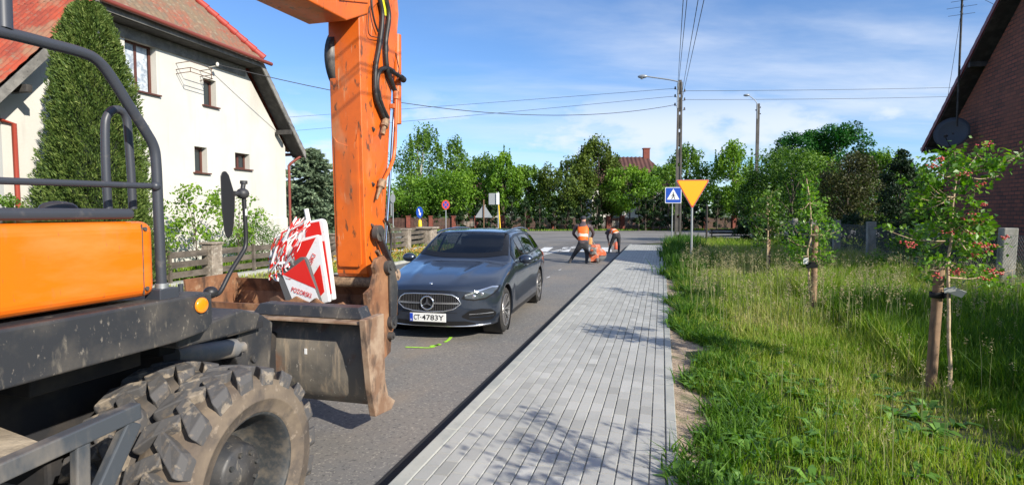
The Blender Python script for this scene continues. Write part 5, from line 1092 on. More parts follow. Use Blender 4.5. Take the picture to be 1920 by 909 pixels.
# --- blade
XL, XR_ = -4.45, -2.15
mb = MB(); P_ = [(3.96, .925), (3.90, .80), (3.87, .65), (3.87, .48), (3.90, .34), (3.96, .245)]
mb.add([(x, y, z) for x in (XL, XR_) for y, z in P_]+[(x, y+.03, z) for x in (XL, XR_) for y, z in P_], [(i, i+1, i+7, i+6) for i in range(5)]+[(i+12, i+18, i+19, i+13) for i in range(5)]+[(5, 17, 23, 11)], True); bl = part(EX, 'dozer_blade', mb, m_blade)
mb = MB(); mb.bb((XL, 3.72, .925), (XR_, 3.97, .945)); part(bl, 'top_flange', mb, m_blade_edge, .004)
mb = MB(); mb.prism([(-3.16, 3.80, .948), (-2.17, 3.80, .948), (-2.22, 3.82, 1.035), (-3.10, 3.82, 1.035)], (0, .14, 0)); part(bl, 'top_box', mb, m_dk, .008)
for x0 in (XR_, XL-.055): mb = MB(); mb.prism([(x0, 3.70, .97), (x0, 3.99, .97), (x0, 4.0, .45), (x0, 4.05, .30), (x0, 4.17, .22), (x0, 4.10, .17), (x0, 3.84, .20), (x0, 3.78, .42), (x0, 3.735, .70)], (.055, 0, 0)); part(bl, 'end_plate', mb, m_blade_edge, .006)
mb = MB(); mb.box((-2.72, 3.868, .66), (.022, .004, .045)); part(bl, 'sticker', mb, m_signwhite)
mb = MB(); mb.prism([at(px, py, X=-2.60) for px, py in ((440, 668), (447, 622), (466, 596), (492, 590), (512, 604), (506, 700), (474, 712), (452, 692))], (-.12, 0, 0)); mb.cyl(at(474, 670, X=-2.60), at(474, 670, X=-2.60)+Vector((.02, 0, 0)), .03, 14); part(EX, 'blade_bracket', mb, m_dk, .01)
mb = MB(); mb.cyl(at(322, 668, X=-2.55), at(438, 652, X=-2.55), .058, 20); mb.cyl(at(430, 654, X=-2.55), at(455, 650, X=-2.55), .035, 16); part(EX, 'blade_cylinder', mb, M('cylinder_grey', (0.16, 0.16, 0.16), .5, dirt=[((0.30, 0.25, 0.19), 8, (1, 1, 1), .5, .65, .6)]))
mb = MB(); mb.cyl((-3.9, 3.0, .6), (-3.9, 3.9, .6), .06, 12); mb.bb((-3.6, 3.2, .4), (-3.0, 3.9, .8)); part(EX, 'blade_arm', mb, m_under, .02)
# --- boom
mb = MB(); mb.prism([(-2.90, y, z) for y, z in ((.75, 1.45), (1.0, 1.45), (1.5, 2.6), (2.35, 3.35), (3.9, 3.52), (4.86, 3.565), (5.26, 3.76), (5.52, 3.98), (5.62, 4.3), (5.45, 4.55), (4.9, 4.42), (3.7, 4.22), (1.85, 3.95), (.7, 2.6))], (-.42, 0, 0)); bm = part(EX, 'boom', mb, m_or2, .012)
mb = MB(); mb.prism([(-2.885, y, z) for y, z in ((4.72, 3.70), (5.25, 3.86), (5.3, 4.4), (4.6, 4.3))], (-.014, 0, 0)); part(bm, 'side_plate', mb, m_or2, .006)
mb = MB(); mb.tube([(-3.1, .4, 2.0), (-3.1, 2.3, 3.0)], .07, 12); part(EX, 'boom_cylinder', mb, m_dk)
# --- arm (stick)
mb = MB(); SP = [(5.30, 4.5), (5.12, 3.75), (5.12, 3.4), (5.15, 2.4), (5.18, 1.48), (5.21, 1.13), (5.24, 1.09), (5.45, 1.09), (5.51, 1.23), (5.58, 1.46), (5.81, 3.14), (5.94, 3.68), (6.0, 4.0), (5.93, 4.5)]
mb.prism([(-2.92, y, z) for y, z in SP], (-.35, 0, 0)); stk = part(EX, 'arm', mb, m_or2, .010, seg=3)
mb = MB(); mb.prism([(-3.235, 5.160, 2.52), (-3.20, 5.160, 2.47), (-3.08, 5.162, 2.43), (-2.99, 5.160, 2.47), (-2.965, 5.160, 2.56), (-2.965, 5.195, 1.23), (-2.985, 5.197, 1.20), (-3.215, 5.197, 1.20), (-3.235, 5.195, 1.22)], (0, -.022, 0)); part(stk, 'reinforcing_plate', mb, m_or2, .003)
mb = MB(); mb.lathe((-3.20, 5.42, 3.32), (-1, 0, 0), [(.001, 0), (.36, 0), (.36, .08), (.001, .08)], 40); part(stk, 'rear_boss', mb, m_dk)
SX = -2.885
H_ = lambda pts, X=SX: smooth_path([at(px, py, X=X) for px, py in pts], 6)
for pts, r in (([(706, -30), (712, 0), (717, 33), (712, 82), (704, 132), (705, 181), (714, 208), (722, 226)], .026), ([(720, -30), (724, 0), (729, 33), (723, 82), (726, 132), (735, 158), (743, 176)], .028), ([(738, 134), (726, 128), (714, 131), (708, 144), (708, 168), (716, 198), (727, 222)], .024), ([(698, -30), (697, 10), (702, 40), (709, 60)], .010), ([(722, 410), (729, 424), (733, 445), (732, 470), (728, 488)], .014)):
    mb = MB(); mb.tube(H_(pts), r, 10); part(stk, 'hose', mb, m_hose)
mb = MB(); mb.tube(H_([(693, 12), (690, 50), (693, 66), (703, 70), (712, 71)]), .005, 6); mb.tube(H_([(742, 100), (746, 120), (748, 132), (744, 150)], -2.87), .006, 6); part(stk, 'thin_cable', mb, m_hose)
mb = MB(); mb.tube(H_([(734, 134), (744, 140), (755, 148)], -2.86), .024, 10); mb.cyl(at(752, 146, X=-2.86), at(757, 150, X=-2.86), .036, 12); part(stk, 'hose_elbow', mb, m_hose)
mb = MB(); mb.prism([at(px, py, X=-2.90) for px, py in ((711, -5), (722, -5), (724, 30), (716, 28))], (.004, 0, 0)); part(stk, 'yellow_label', mb, M('label_yellow', (0.75, 0.7, 0.03), .5))
mb = MB(); mb.tube(H_([(743, 176), (742, 215), (741, 260), (739, 288), (734, 308), (721, 336), (717, 344)], -2.87), .020, 12); part(stk, 'steel_pipe', mb, m_or2)
mb = MB(); mb.cyl(at(743, 172, X=-2.87), at(743, 186, X=-2.87), .036, 12); part(stk, 'pipe_union', mb, m_or2, .004)
mb = MB(); mb.box(at(738, 200, X=-2.89), (.05, .09, .05)); part(stk, 'pipe_clamp', mb, m_or2, .004)
mb = MB(); mb.cyl(at(724, 226, X=-2.87), at(720, 238, X=-2.87), .042, 12); mb.cyl(at(721, 236, X=-2.87), at(717, 252, X=-2.87), .026, 10); part(stk, 'coupling', mb, m_tan)
mb = MB(); mb.cyl(at(717, 338, X=-2.87), at(714, 352, X=-2.87), .042, 12); mb.tube([at(714, 350, X=-2.87), at(710, 362, X=-2.87), at(706, 374, X=-2.87)], [.026, .020, .010], 10); part(stk, 'coupling', mb, m_tan)
mb = MB(); mb.cyl(at(739, 205, X=-2.95), at(722, 478, X=-2.95), .016, 12); part(stk, 'cylinder_rod', mb, m_chrome)
mb = MB(); mb.cyl(at(735, 60, X=-2.95)+Vector((0, .12, 0)), at(737, 230, X=-2.95)+Vector((0, .10, 0)), .05, 12); part(stk, 'cylinder_barrel', mb, m_or2)
for y_, z_ in ((5.36, 2.62), (5.34, 2.05), (5.40, 3.30), (5.31, 1.62)):
    mb = MB(); mb.box((-2.915, y_, z_), (.02, .022, .05), M3=Matrix.Rotation(.5, 3, 'X')); mb.cyl((-2.915, y_, z_), (-2.895, y_, z_), .014, 8); part(stk, 'hose_bracket', mb, m_dk, .004)
mb = MB(); mb.tube([(-2.925, 5.165, 3.35), (-2.925, 5.175, 2.4), (-2.925, 5.20, 1.48), (-2.925, 5.235, 1.12)], .006, 6); part(stk, 'weld_bead', mb, m_or2)
# link
mb = MB(); a = at(708, 437, X=-2.86); b = at(741, 515, X=-2.80); mb.bar(a, b, .035, .085, (1, 0, 0)); lk = part(EX, 'link_arm', mb, m_dk, .01)
mb = MB(); mb.cyl(a-Vector((.02, 0, 0)), a+Vector((.035, 0, 0)), .085, 24); mb.cyl(a, a+Vector((.05, 0, 0)), .028, 14); part(lk, 'pin', mb, m_dk, .006)
mb = MB(); mb.cyl(b-Vector((.02, 0, 0)), b+Vector((.035, 0, 0)), .062, 24); mb.cyl(b, b+Vector((.05, 0, 0)), .03, 14); part(lk, 'pin', mb, m_blade_edge, .006)
mb = MB(); mb.bar(at(706, 470, X=-2.80), at(738, 525, X=-2.78), .03, .04, (1, 0, 0)); part(lk, 'inner_link', mb, m_rust, .006)
# --- bucket
BL, BR = -4.80, -2.78
mb = MB(); P_ = [(4.80, .84), (4.83, .60), (4.95, .42), (5.2, .33), (5.45, .42), (5.60, .65), (5.62, .85), (5.55, 1.0)]
n_ = len(P_); off_ = [(4.83, .84), (4.86, .61), (4.97, .45), (5.2, .36), (5.43, .45), (5.57, .66), (5.59, .85), (5.52, 1.0)]
mb.add([(x, y, z) for x in (BL, BR) for y, z in P_]+[(x, y, z) for x in (BL, BR) for y, z in off_], [(i, i+1, i+1+n_, i+n_) for i in range(n_-1)]+[(2*n_+i, 3*n_+i, 3*n_+i+1, 2*n_+i+1) for i in range(n_-1)]+[(0, n_, 3*n_, 2*n_), (n_-1, 3*n_-1, 4*n_-1, 2*n_-1)]); bk = part(EX, 'bucket', mb, m_rust)
mb = MB(); mb.prism([(BL-.03, y, z) for y, z in [(4.80, 1.06), (5.55, 1.06), (5.64, .85), (5.6, .62), (5.45, .40), (5.2, .31), (4.95, .40), (4.86, .62)]], (.03, 0, 0)); part(bk, 'end_plate', mb, m_rust, .004)
mb = MB(); mb.prism([(BR, y, z) for y, z in [(4.86, .98), (4.98, 1.02), (5.05, 1.15), (5.02, 1.22), (5.08, 1.30), (5.22, 1.32), (5.33, 1.24), (5.40, 1.1), (5.46, .9), (5.40, .62), (5.36, .42), (5.34, .30), (5.20, .26), (5.05, .34), (4.93, .50)]], (.05, 0, 0)); part(bk, 'coupler_plate', mb, m_rust, .008)
for y, z, r in ((5.26, 1.20, .065), (5.33, .62, .07), (5.30, .48, .04)): mb = MB(); mb.cyl((BR-.02, y, z), (BR+.10, y, z), r, 20); mb.cyl((BR-.02, y, z), (BR+.115, y, z), r*.45, 12); part(bk, 'coupler_pin', mb, m_dk, .008)
mb = MB(); mb.prism([(BR+.055, y, z) for y, z in ((5.28, 1.22), (5.38, 1.18), (5.46, .98), (5.42, .62), (5.30, .55))], (.03, 0, 0)); part(bk, 'rear_link', mb, m_dk, .008)
mb = MB(); mb.cyl((-3.85, 5.3, 1.04), (BR+.02, 5.3, 1.04), .065, 20); part(bk, 'torque_tube', mb, m_tan)
mb = MB(); rr_ = np.linspace(-3.75, -2.8, 14); pts = [(x, 4.795, .84) for x in rr_]+[(x, 4.795, .875+.03*math.sin(i*1.9)+.035*(i < 8)) for i, x in reversed(list(enumerate(rr_)))]; mb.prism(pts, (0, -.03, 0)); part(bk, 'worn_lip', mb, m_rust)

# --- folded road signs and tape standing in the bucket
m_sr = M('reflective_red', (0.62, 0.02, 0.015), .35); m_sw = M('reflective_white', (0.72, 0.73, 0.74), .4, dirt=[((0.4, 0.38, 0.34), 14, (1, 1, 1), .6, .72, .5)]); m_sf = M('sign_frame_grey', (0.10, 0.10, 0.10), .5)
def pl(pts, Y, th, mb): mb.prism([at(px, py, Y=Y) for px, py in pts], (0, th, 0)); return mb
def onb(a, b, Y): return (at(*b, Y=Y)-at(*a, Y=Y))
c = at(565, 540, Y=4.97); S1 = thing('folded_road_sign', 'front portable sign in a dark grey frame, lettered POZORSKI, in the bucket', 'road sign', tuple(c), 'portable signs in the bucket')
part(S1, 'frame', pl([(518, 516), (522, 510), (562, 482), (570, 482), (575, 488), (602, 572), (560, 600), (546, 596)], 4.97, .045, MB()), m_sf, .008)
part(S1, 'white_face', pl([(530, 516), (569, 487), (601, 570), (561, 594)], 4.966, .003, MB()), m_sw)
part(S1, 'red_triangle', pl([(531, 515), (570, 486), (592, 541)], 4.962, .003, MB()), m_sr)
ux = onb((545, 537), (588, 552), 4.958).normalized(); uy = onb((545, 537), (550, 522), 4.958); uy = (uy-ux*uy.dot(ux)).normalized(); mb = MB()
text_mb(mb, 'POZORSKI', at(546, 546, Y=4.958), ux, uy, .050, .001, width=.235, bold=.012); part(S1, 'lettering', mb, m_sr)
mb = MB(); mb.tube([at(541, 478, Y=4.99), at(551, 498, Y=4.99)], .030, 12); part(S1, 'foot_tube', mb, m_sf)
c = at(585, 500, Y=5.08); S2 = thing('folded_road_sign', 'second red and white portable sign, leaning behind the front one, reading RSKI', 'road sign', tuple(c), 'portable signs in the bucket')
part(S2, 'board', pl([(543, 456), (546, 452), (594, 440), (599, 443), (618, 566), (560, 580)], 5.08, .04, MB()), m_sw, .01)
part(S2, 'red_triangle', pl([(548, 458), (592, 445), (564, 500), (556, 505)], 5.075, .003, MB()), m_sr)
part(S2, 'red_triangle', pl([(600, 496), (608, 547), (600, 556), (583, 530), (585, 520)], 5.075, .003, MB()), m_sr)
a_, b_2 = (580, 500), (593, 473); ux = onb(a_, b_2, 5.07).normalized(); uy = onb((580, 500), (571, 495), 5.07); uy = (uy-ux*uy.dot(ux)).normalized(); mb = MB()
text_mb(mb, 'RSKI', at(581, 503, Y=5.07), ux, uy, .048, .001, width=.155, bold=.012); part(S2, 'lettering', mb, m_sr)
c = at(600, 480, Y=5.18); S3 = thing('folded_road_sign', 'rearmost portable sign with thick white edges and plain red face, in the bucket', 'road sign', tuple(c), 'portable signs in the bucket')
part(S3, 'board', pl([(552, 424), (556, 419), (600, 410), (606, 412), (609, 420), (626, 562), (575, 575)], 5.18, .06, MB()), m_sw, .014)
part(S3, 'red_face', pl([(573, 420), (598, 415), (603, 440), (573, 447)], 5.172, .004, MB()), m_sr)
part(S3, 'red_face', pl([(604, 452), (608, 452), (622, 550), (616, 552)], 5.172, .004, MB()), m_sr)
mb = MB(); mb.tube([at(574, 392, Y=5.2), at(579, 418, Y=5.2)], .025, 12); part(S3, 'post_end', mb, m_signwhite)
TB = thing('barrier_tape', 'tangled bundle of red and white barrier tape draped over the signs in the bucket', 'barrier tape', tuple(at(530, 490, Y=4.95)))
mw, mr2 = MB(), MB()
for k in range(44):
    p0 = (566+random.uniform(-12, 16), 412+random.uniform(-6, 12)); p2 = (512+random.uniform(-12, 26), 500+random.uniform(-22, 20)); pm = ((p0[0]+p2[0])/2+random.uniform(-26, 12), (p0[1]+p2[1])/2+random.uniform(-18, 14))
    Y0 = 4.98+random.uniform(-.08, .05); pts = smooth_path([at(*p0, Y=5.05), at(*pm, Y=Y0-.03), at(*p2, Y=Y0), at(p2[0]+random.uniform(0, 26), p2[1]+random.uniform(-10, 14), Y=Y0+.03)], 6)
    wd = Vector((random.uniform(-.3, 1), random.uniform(-.3, .3), random.uniform(.2, 1))).normalized()*random.uniform(.007, .018); ph = random.randint(0, 5)
    for i in range(len(pts)-1):
        (mr2 if (i+ph) % 5 > 2 else mw).add([pts[i]-wd, pts[i+1]-wd, pts[i+1]+wd, pts[i]+wd], [(0, 1, 2, 3)])
part(TB, 'white_bands', mw, m_sw); part(TB, 'red_bands', mr2, m_sr)

# ================================================================ the estate car
m_car = M('car_paint', (0.055, 0.071, 0.103), .28, .75, coat=1.0); m_carblk = M('car_black', (0.008, 0.008, 0.009), .35); m_carglass = M('car_glass', (0.010, 0.016, 0.024), .04, spec=1.0, coat=1.0)
g_ = bpy.data.materials.new('tinted_glass'); g_.use_nodes = True; t = g_.node_tree; t.nodes.clear()
o_ = t.nodes.new('ShaderNodeOutputMaterial'); tr_ = t.nodes.new('ShaderNodeBsdfTransparent'); tr_.inputs[0].default_value = (0.42, 0.47, 0.48, 1); gl_ = t.nodes.new('ShaderNodeBsdfGlossy'); gl_.inputs['Roughness'].default_value = .02
fr_ = t.nodes.new('ShaderNodeFresnel'); fr_.inputs[0].default_value = 1.95; mx_ = t.nodes.new('ShaderNodeMixShader'); t.links.new(fr_.outputs[0], mx_.inputs[0]); t.links.new(tr_.outputs[0], mx_.inputs[1]); t.links.new(gl_.outputs[0], mx_.inputs[2]); t.links.new(mx_.outputs[0], o_.inputs[0]); m_carglass = g_
m_silver = M('car_silver', (0.70, 0.71, 0.73), .22, .9); m_alu = M('alloy', (0.55, 0.53, 0.52), .3, .85); m_rub = M('car_tyre', (0.022, 0.021, 0.020), .85, var=((0.05, 0.045, 0.04), 9, .45, .65))
m_lampg = M('headlamp_glass', (0.08, 0.095, 0.11), .06, .3, coat=1.0); m_ref = M('lamp_reflector', (0.85, 0.87, 0.9), .12, .9); m_tail = M('tail_red', (0.45, 0.02, 0.015), .2, coat=.8); m_plw = M('plate_white', (0.72, 0.72, 0.70), .5)
CAR = thing('estate_car', 'dark blue grey estate car with chrome star grille, facing the camera beside the kerb', 'car', (-3.06, 7.08, 0), rz=math.radians(2.4), local=True)
ST = [ # y, then (x, z) from underside centre to roof centre
 (0.00, [(0, .23), (.68, .22), (.80, .30), (.83, .45), (.82, .57), (.76, .655), (.55, .69), (.28, .705), (0, .71)]),
 (0.10, [(0, .20), (.74, .19), (.865, .28), (.89, .45), (.875, .61), (.80, .705), (.58, .75), (.30, .77), (0, .775)]),
 (0.45, [(0, .18), (.78, .17), (.90, .27), (.912, .46), (.90, .69), (.825, .80), (.62, .845), (.32, .865), (0, .87)]),
 (0.85, [(0, .17), (.78, .16), (.905, .26), (.915, .48), (.90, .75), (.835, .87), (.64, .905), (.34, .925), (0, .93)]),
 (1.25, [(0, .16), (.78, .16), (.90, .25), (.91, .5), (.90, .79), (.845, .925), (.68, .955), (.36, .975), (0, .98)]),
 (1.46, [(0, .16), (.78, .16), (.90, .25), (.905, .5), (.90, .81), (.855, .95), (.72, .99), (.40, 1.02), (0, 1.03)]),
 (1.78, [(0, .16), (.78, .16), (.90, .25), (.905, .5), (.90, .82), (.85, .965), (.705, 1.17), (.44, 1.215), (0, 1.23)]),
 (2.12, [(0, .16), (.78, .16), (.90, .25), (.905, .5), (.90, .83), (.845, .975), (.65, 1.335), (.42, 1.395), (0, 1.41)]),
 (2.45, [(0, .16), (.78, .16), (.90, .25), (.905, .5), (.90, .84), (.84, .985), (.63, 1.385), (.41, 1.44), (0, 1.455)]),
 (3.05, [(0, .16), (.78, .16), (.90, .25), (.905, .5), (.90, .85), (.835, .995), (.62, 1.40), (.40, 1.455), (0, 1.47)]),
 (3.70, [(0, .17), (.78, .17), (.90, .26), (.91, .5), (.905, .87), (.835, 1.01), (.61, 1.375), (.40, 1.43), (0, 1.445)]),
 (4.20, [(0, .20), (.78, .20), (.89, .30), (.90, .5), (.89, .88), (.815, 1.01), (.60, 1.32), (.39, 1.375), (0, 1.39)]),
 (4.48, [(0, .24), (.76, .24), (.87, .34), (.885, .5), (.875, .87), (.79, .99), (.59, 1.18), (.38, 1.21), (0, 1.22)]),
 (4.66, [(0, .28), (.72, .28), (.84, .38), (.86, .5), (.85, .82), (.75, .93), (.57, .99), (.37, 1.0), (0, 1.0)]),
 (4.75, [(0, .34), (.66, .34), (.77, .42), (.80, .5), (.79, .76), (.68, .85), (.5, .88), (.3, .89), (0, .89)])]
def cr(P, t):   # catmull-rom through rows of P
    P = np.asarray(P, float); n = len(P)-1; x = np.clip(t*n, 0, n-1e-9); i = x.astype(int); f = (x-i)[:, None]
    g = lambda k: P[np.clip(k, 0, n)]
    a, b, c, d = g(i-1), g(i), g(i+1), g(i+2)
    return .5*((2*b)+(c-a)*f+(2*a-5*b+4*c-d)*f**2+(-a+3*b-3*c+d)*f**3)
rows = np.array([[(x, y, z) for x, z in pts] for y, pts in ST])               # (15, 9, 3)
nv, nu = 57, 170
prof_ = np.stack([cr(r, np.linspace(0, 1, nv)) for r in rows])                 # stations x nv
surf = np.stack([cr(prof_[:, j], np.linspace(0, 1, nu)) for j in range(nv)], 1) # nu x nv x 3
surf[..., 0] = np.maximum(surf[..., 0], 0)
def sweep(P):
    x = np.abs(P[..., 0])/.91; y = P[..., 1]; f = np.clip(1-y/1.5, 0, 1)**1.5; r = np.clip((y-3.6)/1.15, 0, 1)**1.5
    P = P.copy(); zz = P[..., 2]; ax_b = np.abs(P[..., 0]); P[..., 2] = zz + .014*np.exp(-((ax_b-(.30+.16*y/1.4))/.05)**2)*np.clip((y-.12)/.3, 0, 1)*np.clip((1.42-y)/.15, 0, 1)*(zz > .6); P[..., 1] = y + .40*f*x**2.8 + .10*f*np.clip((.45-zz)/.3, 0, 1)*.4 - .16*r*x**3; return P
surf = sweep(surf)
full = np.concatenate([surf, (surf*np.array([-1, 1, 1]))[:, ::-1][:, 1:]], 1)   # ring: bottom centre -> top centre -> back to the bottom
ring = full.shape[1]-1; full = full[:, :ring]
V = full.reshape(-1, 3).tolist(); F4 = []
for i in range(nu-1):
    for j in range(ring): F4.append((i*ring+j, i*ring+(j+1) % ring, (i+1)*ring+(j+1) % ring, (i+1)*ring+j))
def cap(i0, flip):
    nl = 24; base = len(V); P0 = prof_[0 if i0 == 0 else -1]
    idx = {}
    for j in range(nv):
        for k in range(nl+1):
            s = 1-2*k/nl
            if k == 0: idx[j, k] = i0*ring+j
            elif k == nl: idx[j, k] = i0*ring+((ring-j) % ring)
            elif j in (0, nv-1): idx[j, k] = i0*ring+(0 if j == 0 else nv-1)
            else: V.append(sweep(np.array([P0[j][0]*s, P0[j][1], P0[j][2]])).tolist()); idx[j, k] = len(V)-1
    for j in range(nv-1):
        for k in range(nl):
            q = [idx[j, k], idx[j+1, k], idx[j+1, k+1], idx[j, k+1]]; u = []
            for w in q:
                if w not in u: u.append(w)
            if len(u) > 2: F4.append(tuple(u if flip else u[::-1]))
cap(0, False); cap(nu-1, True)
me = bpy.data.meshes.new('body'); me.from_pydata(V, [], F4); me.validate(); me.polygons.foreach_set('use_smooth', [True]*len(me.polygons)); me.update()
import bmesh
bm_ = bmesh.new(); bm_.from_mesh(me); bmesh.ops.recalc_face_normals(bm_, faces=bm_.faces); bm_.to_mesh(me); bm_.free()
body = link_mesh('body', me, m_car, CAR); bvh = BVHTree.FromPolygons([Vector(v.co) for v in me.vertices], [tuple(p.vertices) for p in me.polygons])
# wheel arches
cm = MB()
for y in (.86, 3.73):
    for s in (-1, 1): cm.cyl((s*.62, y, .335), (s*1.05, y, .335), .375, 40)
cme = bpy.data.meshes.new('c'); cme.from_pydata(cm.v, [], cm.f); cob = bpy.data.objects.new('c', cme); COL.objects.link(cob); cob.matrix_world = Matrix.Translation(CAR.location) @ Matrix.Rotation(CAR.rotation_euler.z, 4, 'Z')
bpy.context.view_layer.update(); md = body.modifiers.new('b', 'BOOLEAN'); md.object = cob; md.solver = 'EXACT'; bpy.context.view_layer.update()
nm = bpy.data.meshes.new_from_object(body.evaluated_get(bpy.context.evaluated_depsgraph_get())); body.modifiers.clear(); body.data = nm; bpy.data.objects.remove(cob)
zup = [(1.70, 1.06), (1.9, 1.19), (2.15, 1.305), (2.5, 1.355), (3.1, 1.37), (3.7, 1.345), (4.15, 1.28), (4.35, 1.19)]; zlo = [(1.70, 1.005), (3.0, 1.02), (4.35, 1.07)]
def interp(pts, t): # piecewise-linear through (key, value)
    for (a, va), (b, vb) in zip(pts[:-1], pts[1:]):
        if t <= b: return va+(vb-va)*(t-a)/(b-a)
    return pts[-1][1]
bm_ = bmesh.new(); bm_.from_mesh(nm); dl = []
for f_ in bm_.faces:      # openings for the windscreen and the side windows
    c_ = f_.calc_center_median(); x_ = abs(c_.x); y_ = c_.y; z_ = c_.z
    if f_.normal.z > .2 and 1.55+.16*(x_/.7)**2.5 < y_ < 2.10 and x_ < .69-.10*(y_-1.5)/.6 and z_ > .98: dl.append(f_)
    elif x_ > .5 and z_ > .95 and any(a_+.01 < y_ < b_-.01 for a_, b_ in ((1.80, 2.66), (2.73, 3.58), (3.65, 4.28))) and interp(zlo, y_)+.005 < z_ < interp(zup, y_)-.005: dl.append(f_)
bmesh.ops.delete(bm_, geom=dl, context='FACES'); bm_.to_mesh(nm); bm_.free()
def hit(o, d):
    r = bvh.ray_cast(Vector(o), Vector(d).normalized()); return (r[0], r[1]) if r[0] is not None else (None, None)
def drape(mb, fn, nu_, nv_, offs=.004, smooth=True):
    """fn(s,t) -> (ray origin, direction); a patch lying on the body"""
    G_ = []
    for j in range(nv_+1):
        for i in range(nu_+1):
            o, d = fn(i/nu_, j/nv_); p, n = hit(o, d)
            if p is None: p = Vector(o)+Vector(d)*.5; n = -Vector(d)
            if n.dot(Vector(d)) > 0: n = -n
            G_.append(p+n*offs)
    mb.add(G_, [(j*(nu_+1)+i, j*(nu_+1)+i+1, (j+1)*(nu_+1)+i+1, (j+1)*(nu_+1)+i) for j in range(nv_) for i in range(nu_)], smooth); return mb
def lerp(a, b, t): return a+(b-a)*t
def lens_patch(mb, top, bot, x0, x1, n=40, m=10, offs=.004, mirror=1, off2=0):
    return drape(mb, lambda s, t: ((mirror*lerp(x0, x1, s), -1, lerp(interp(bot, lerp(x0, x1, s)), interp(top, lerp(x0, x1, s)), t)), (0, 1, 0)), n, m, offs)
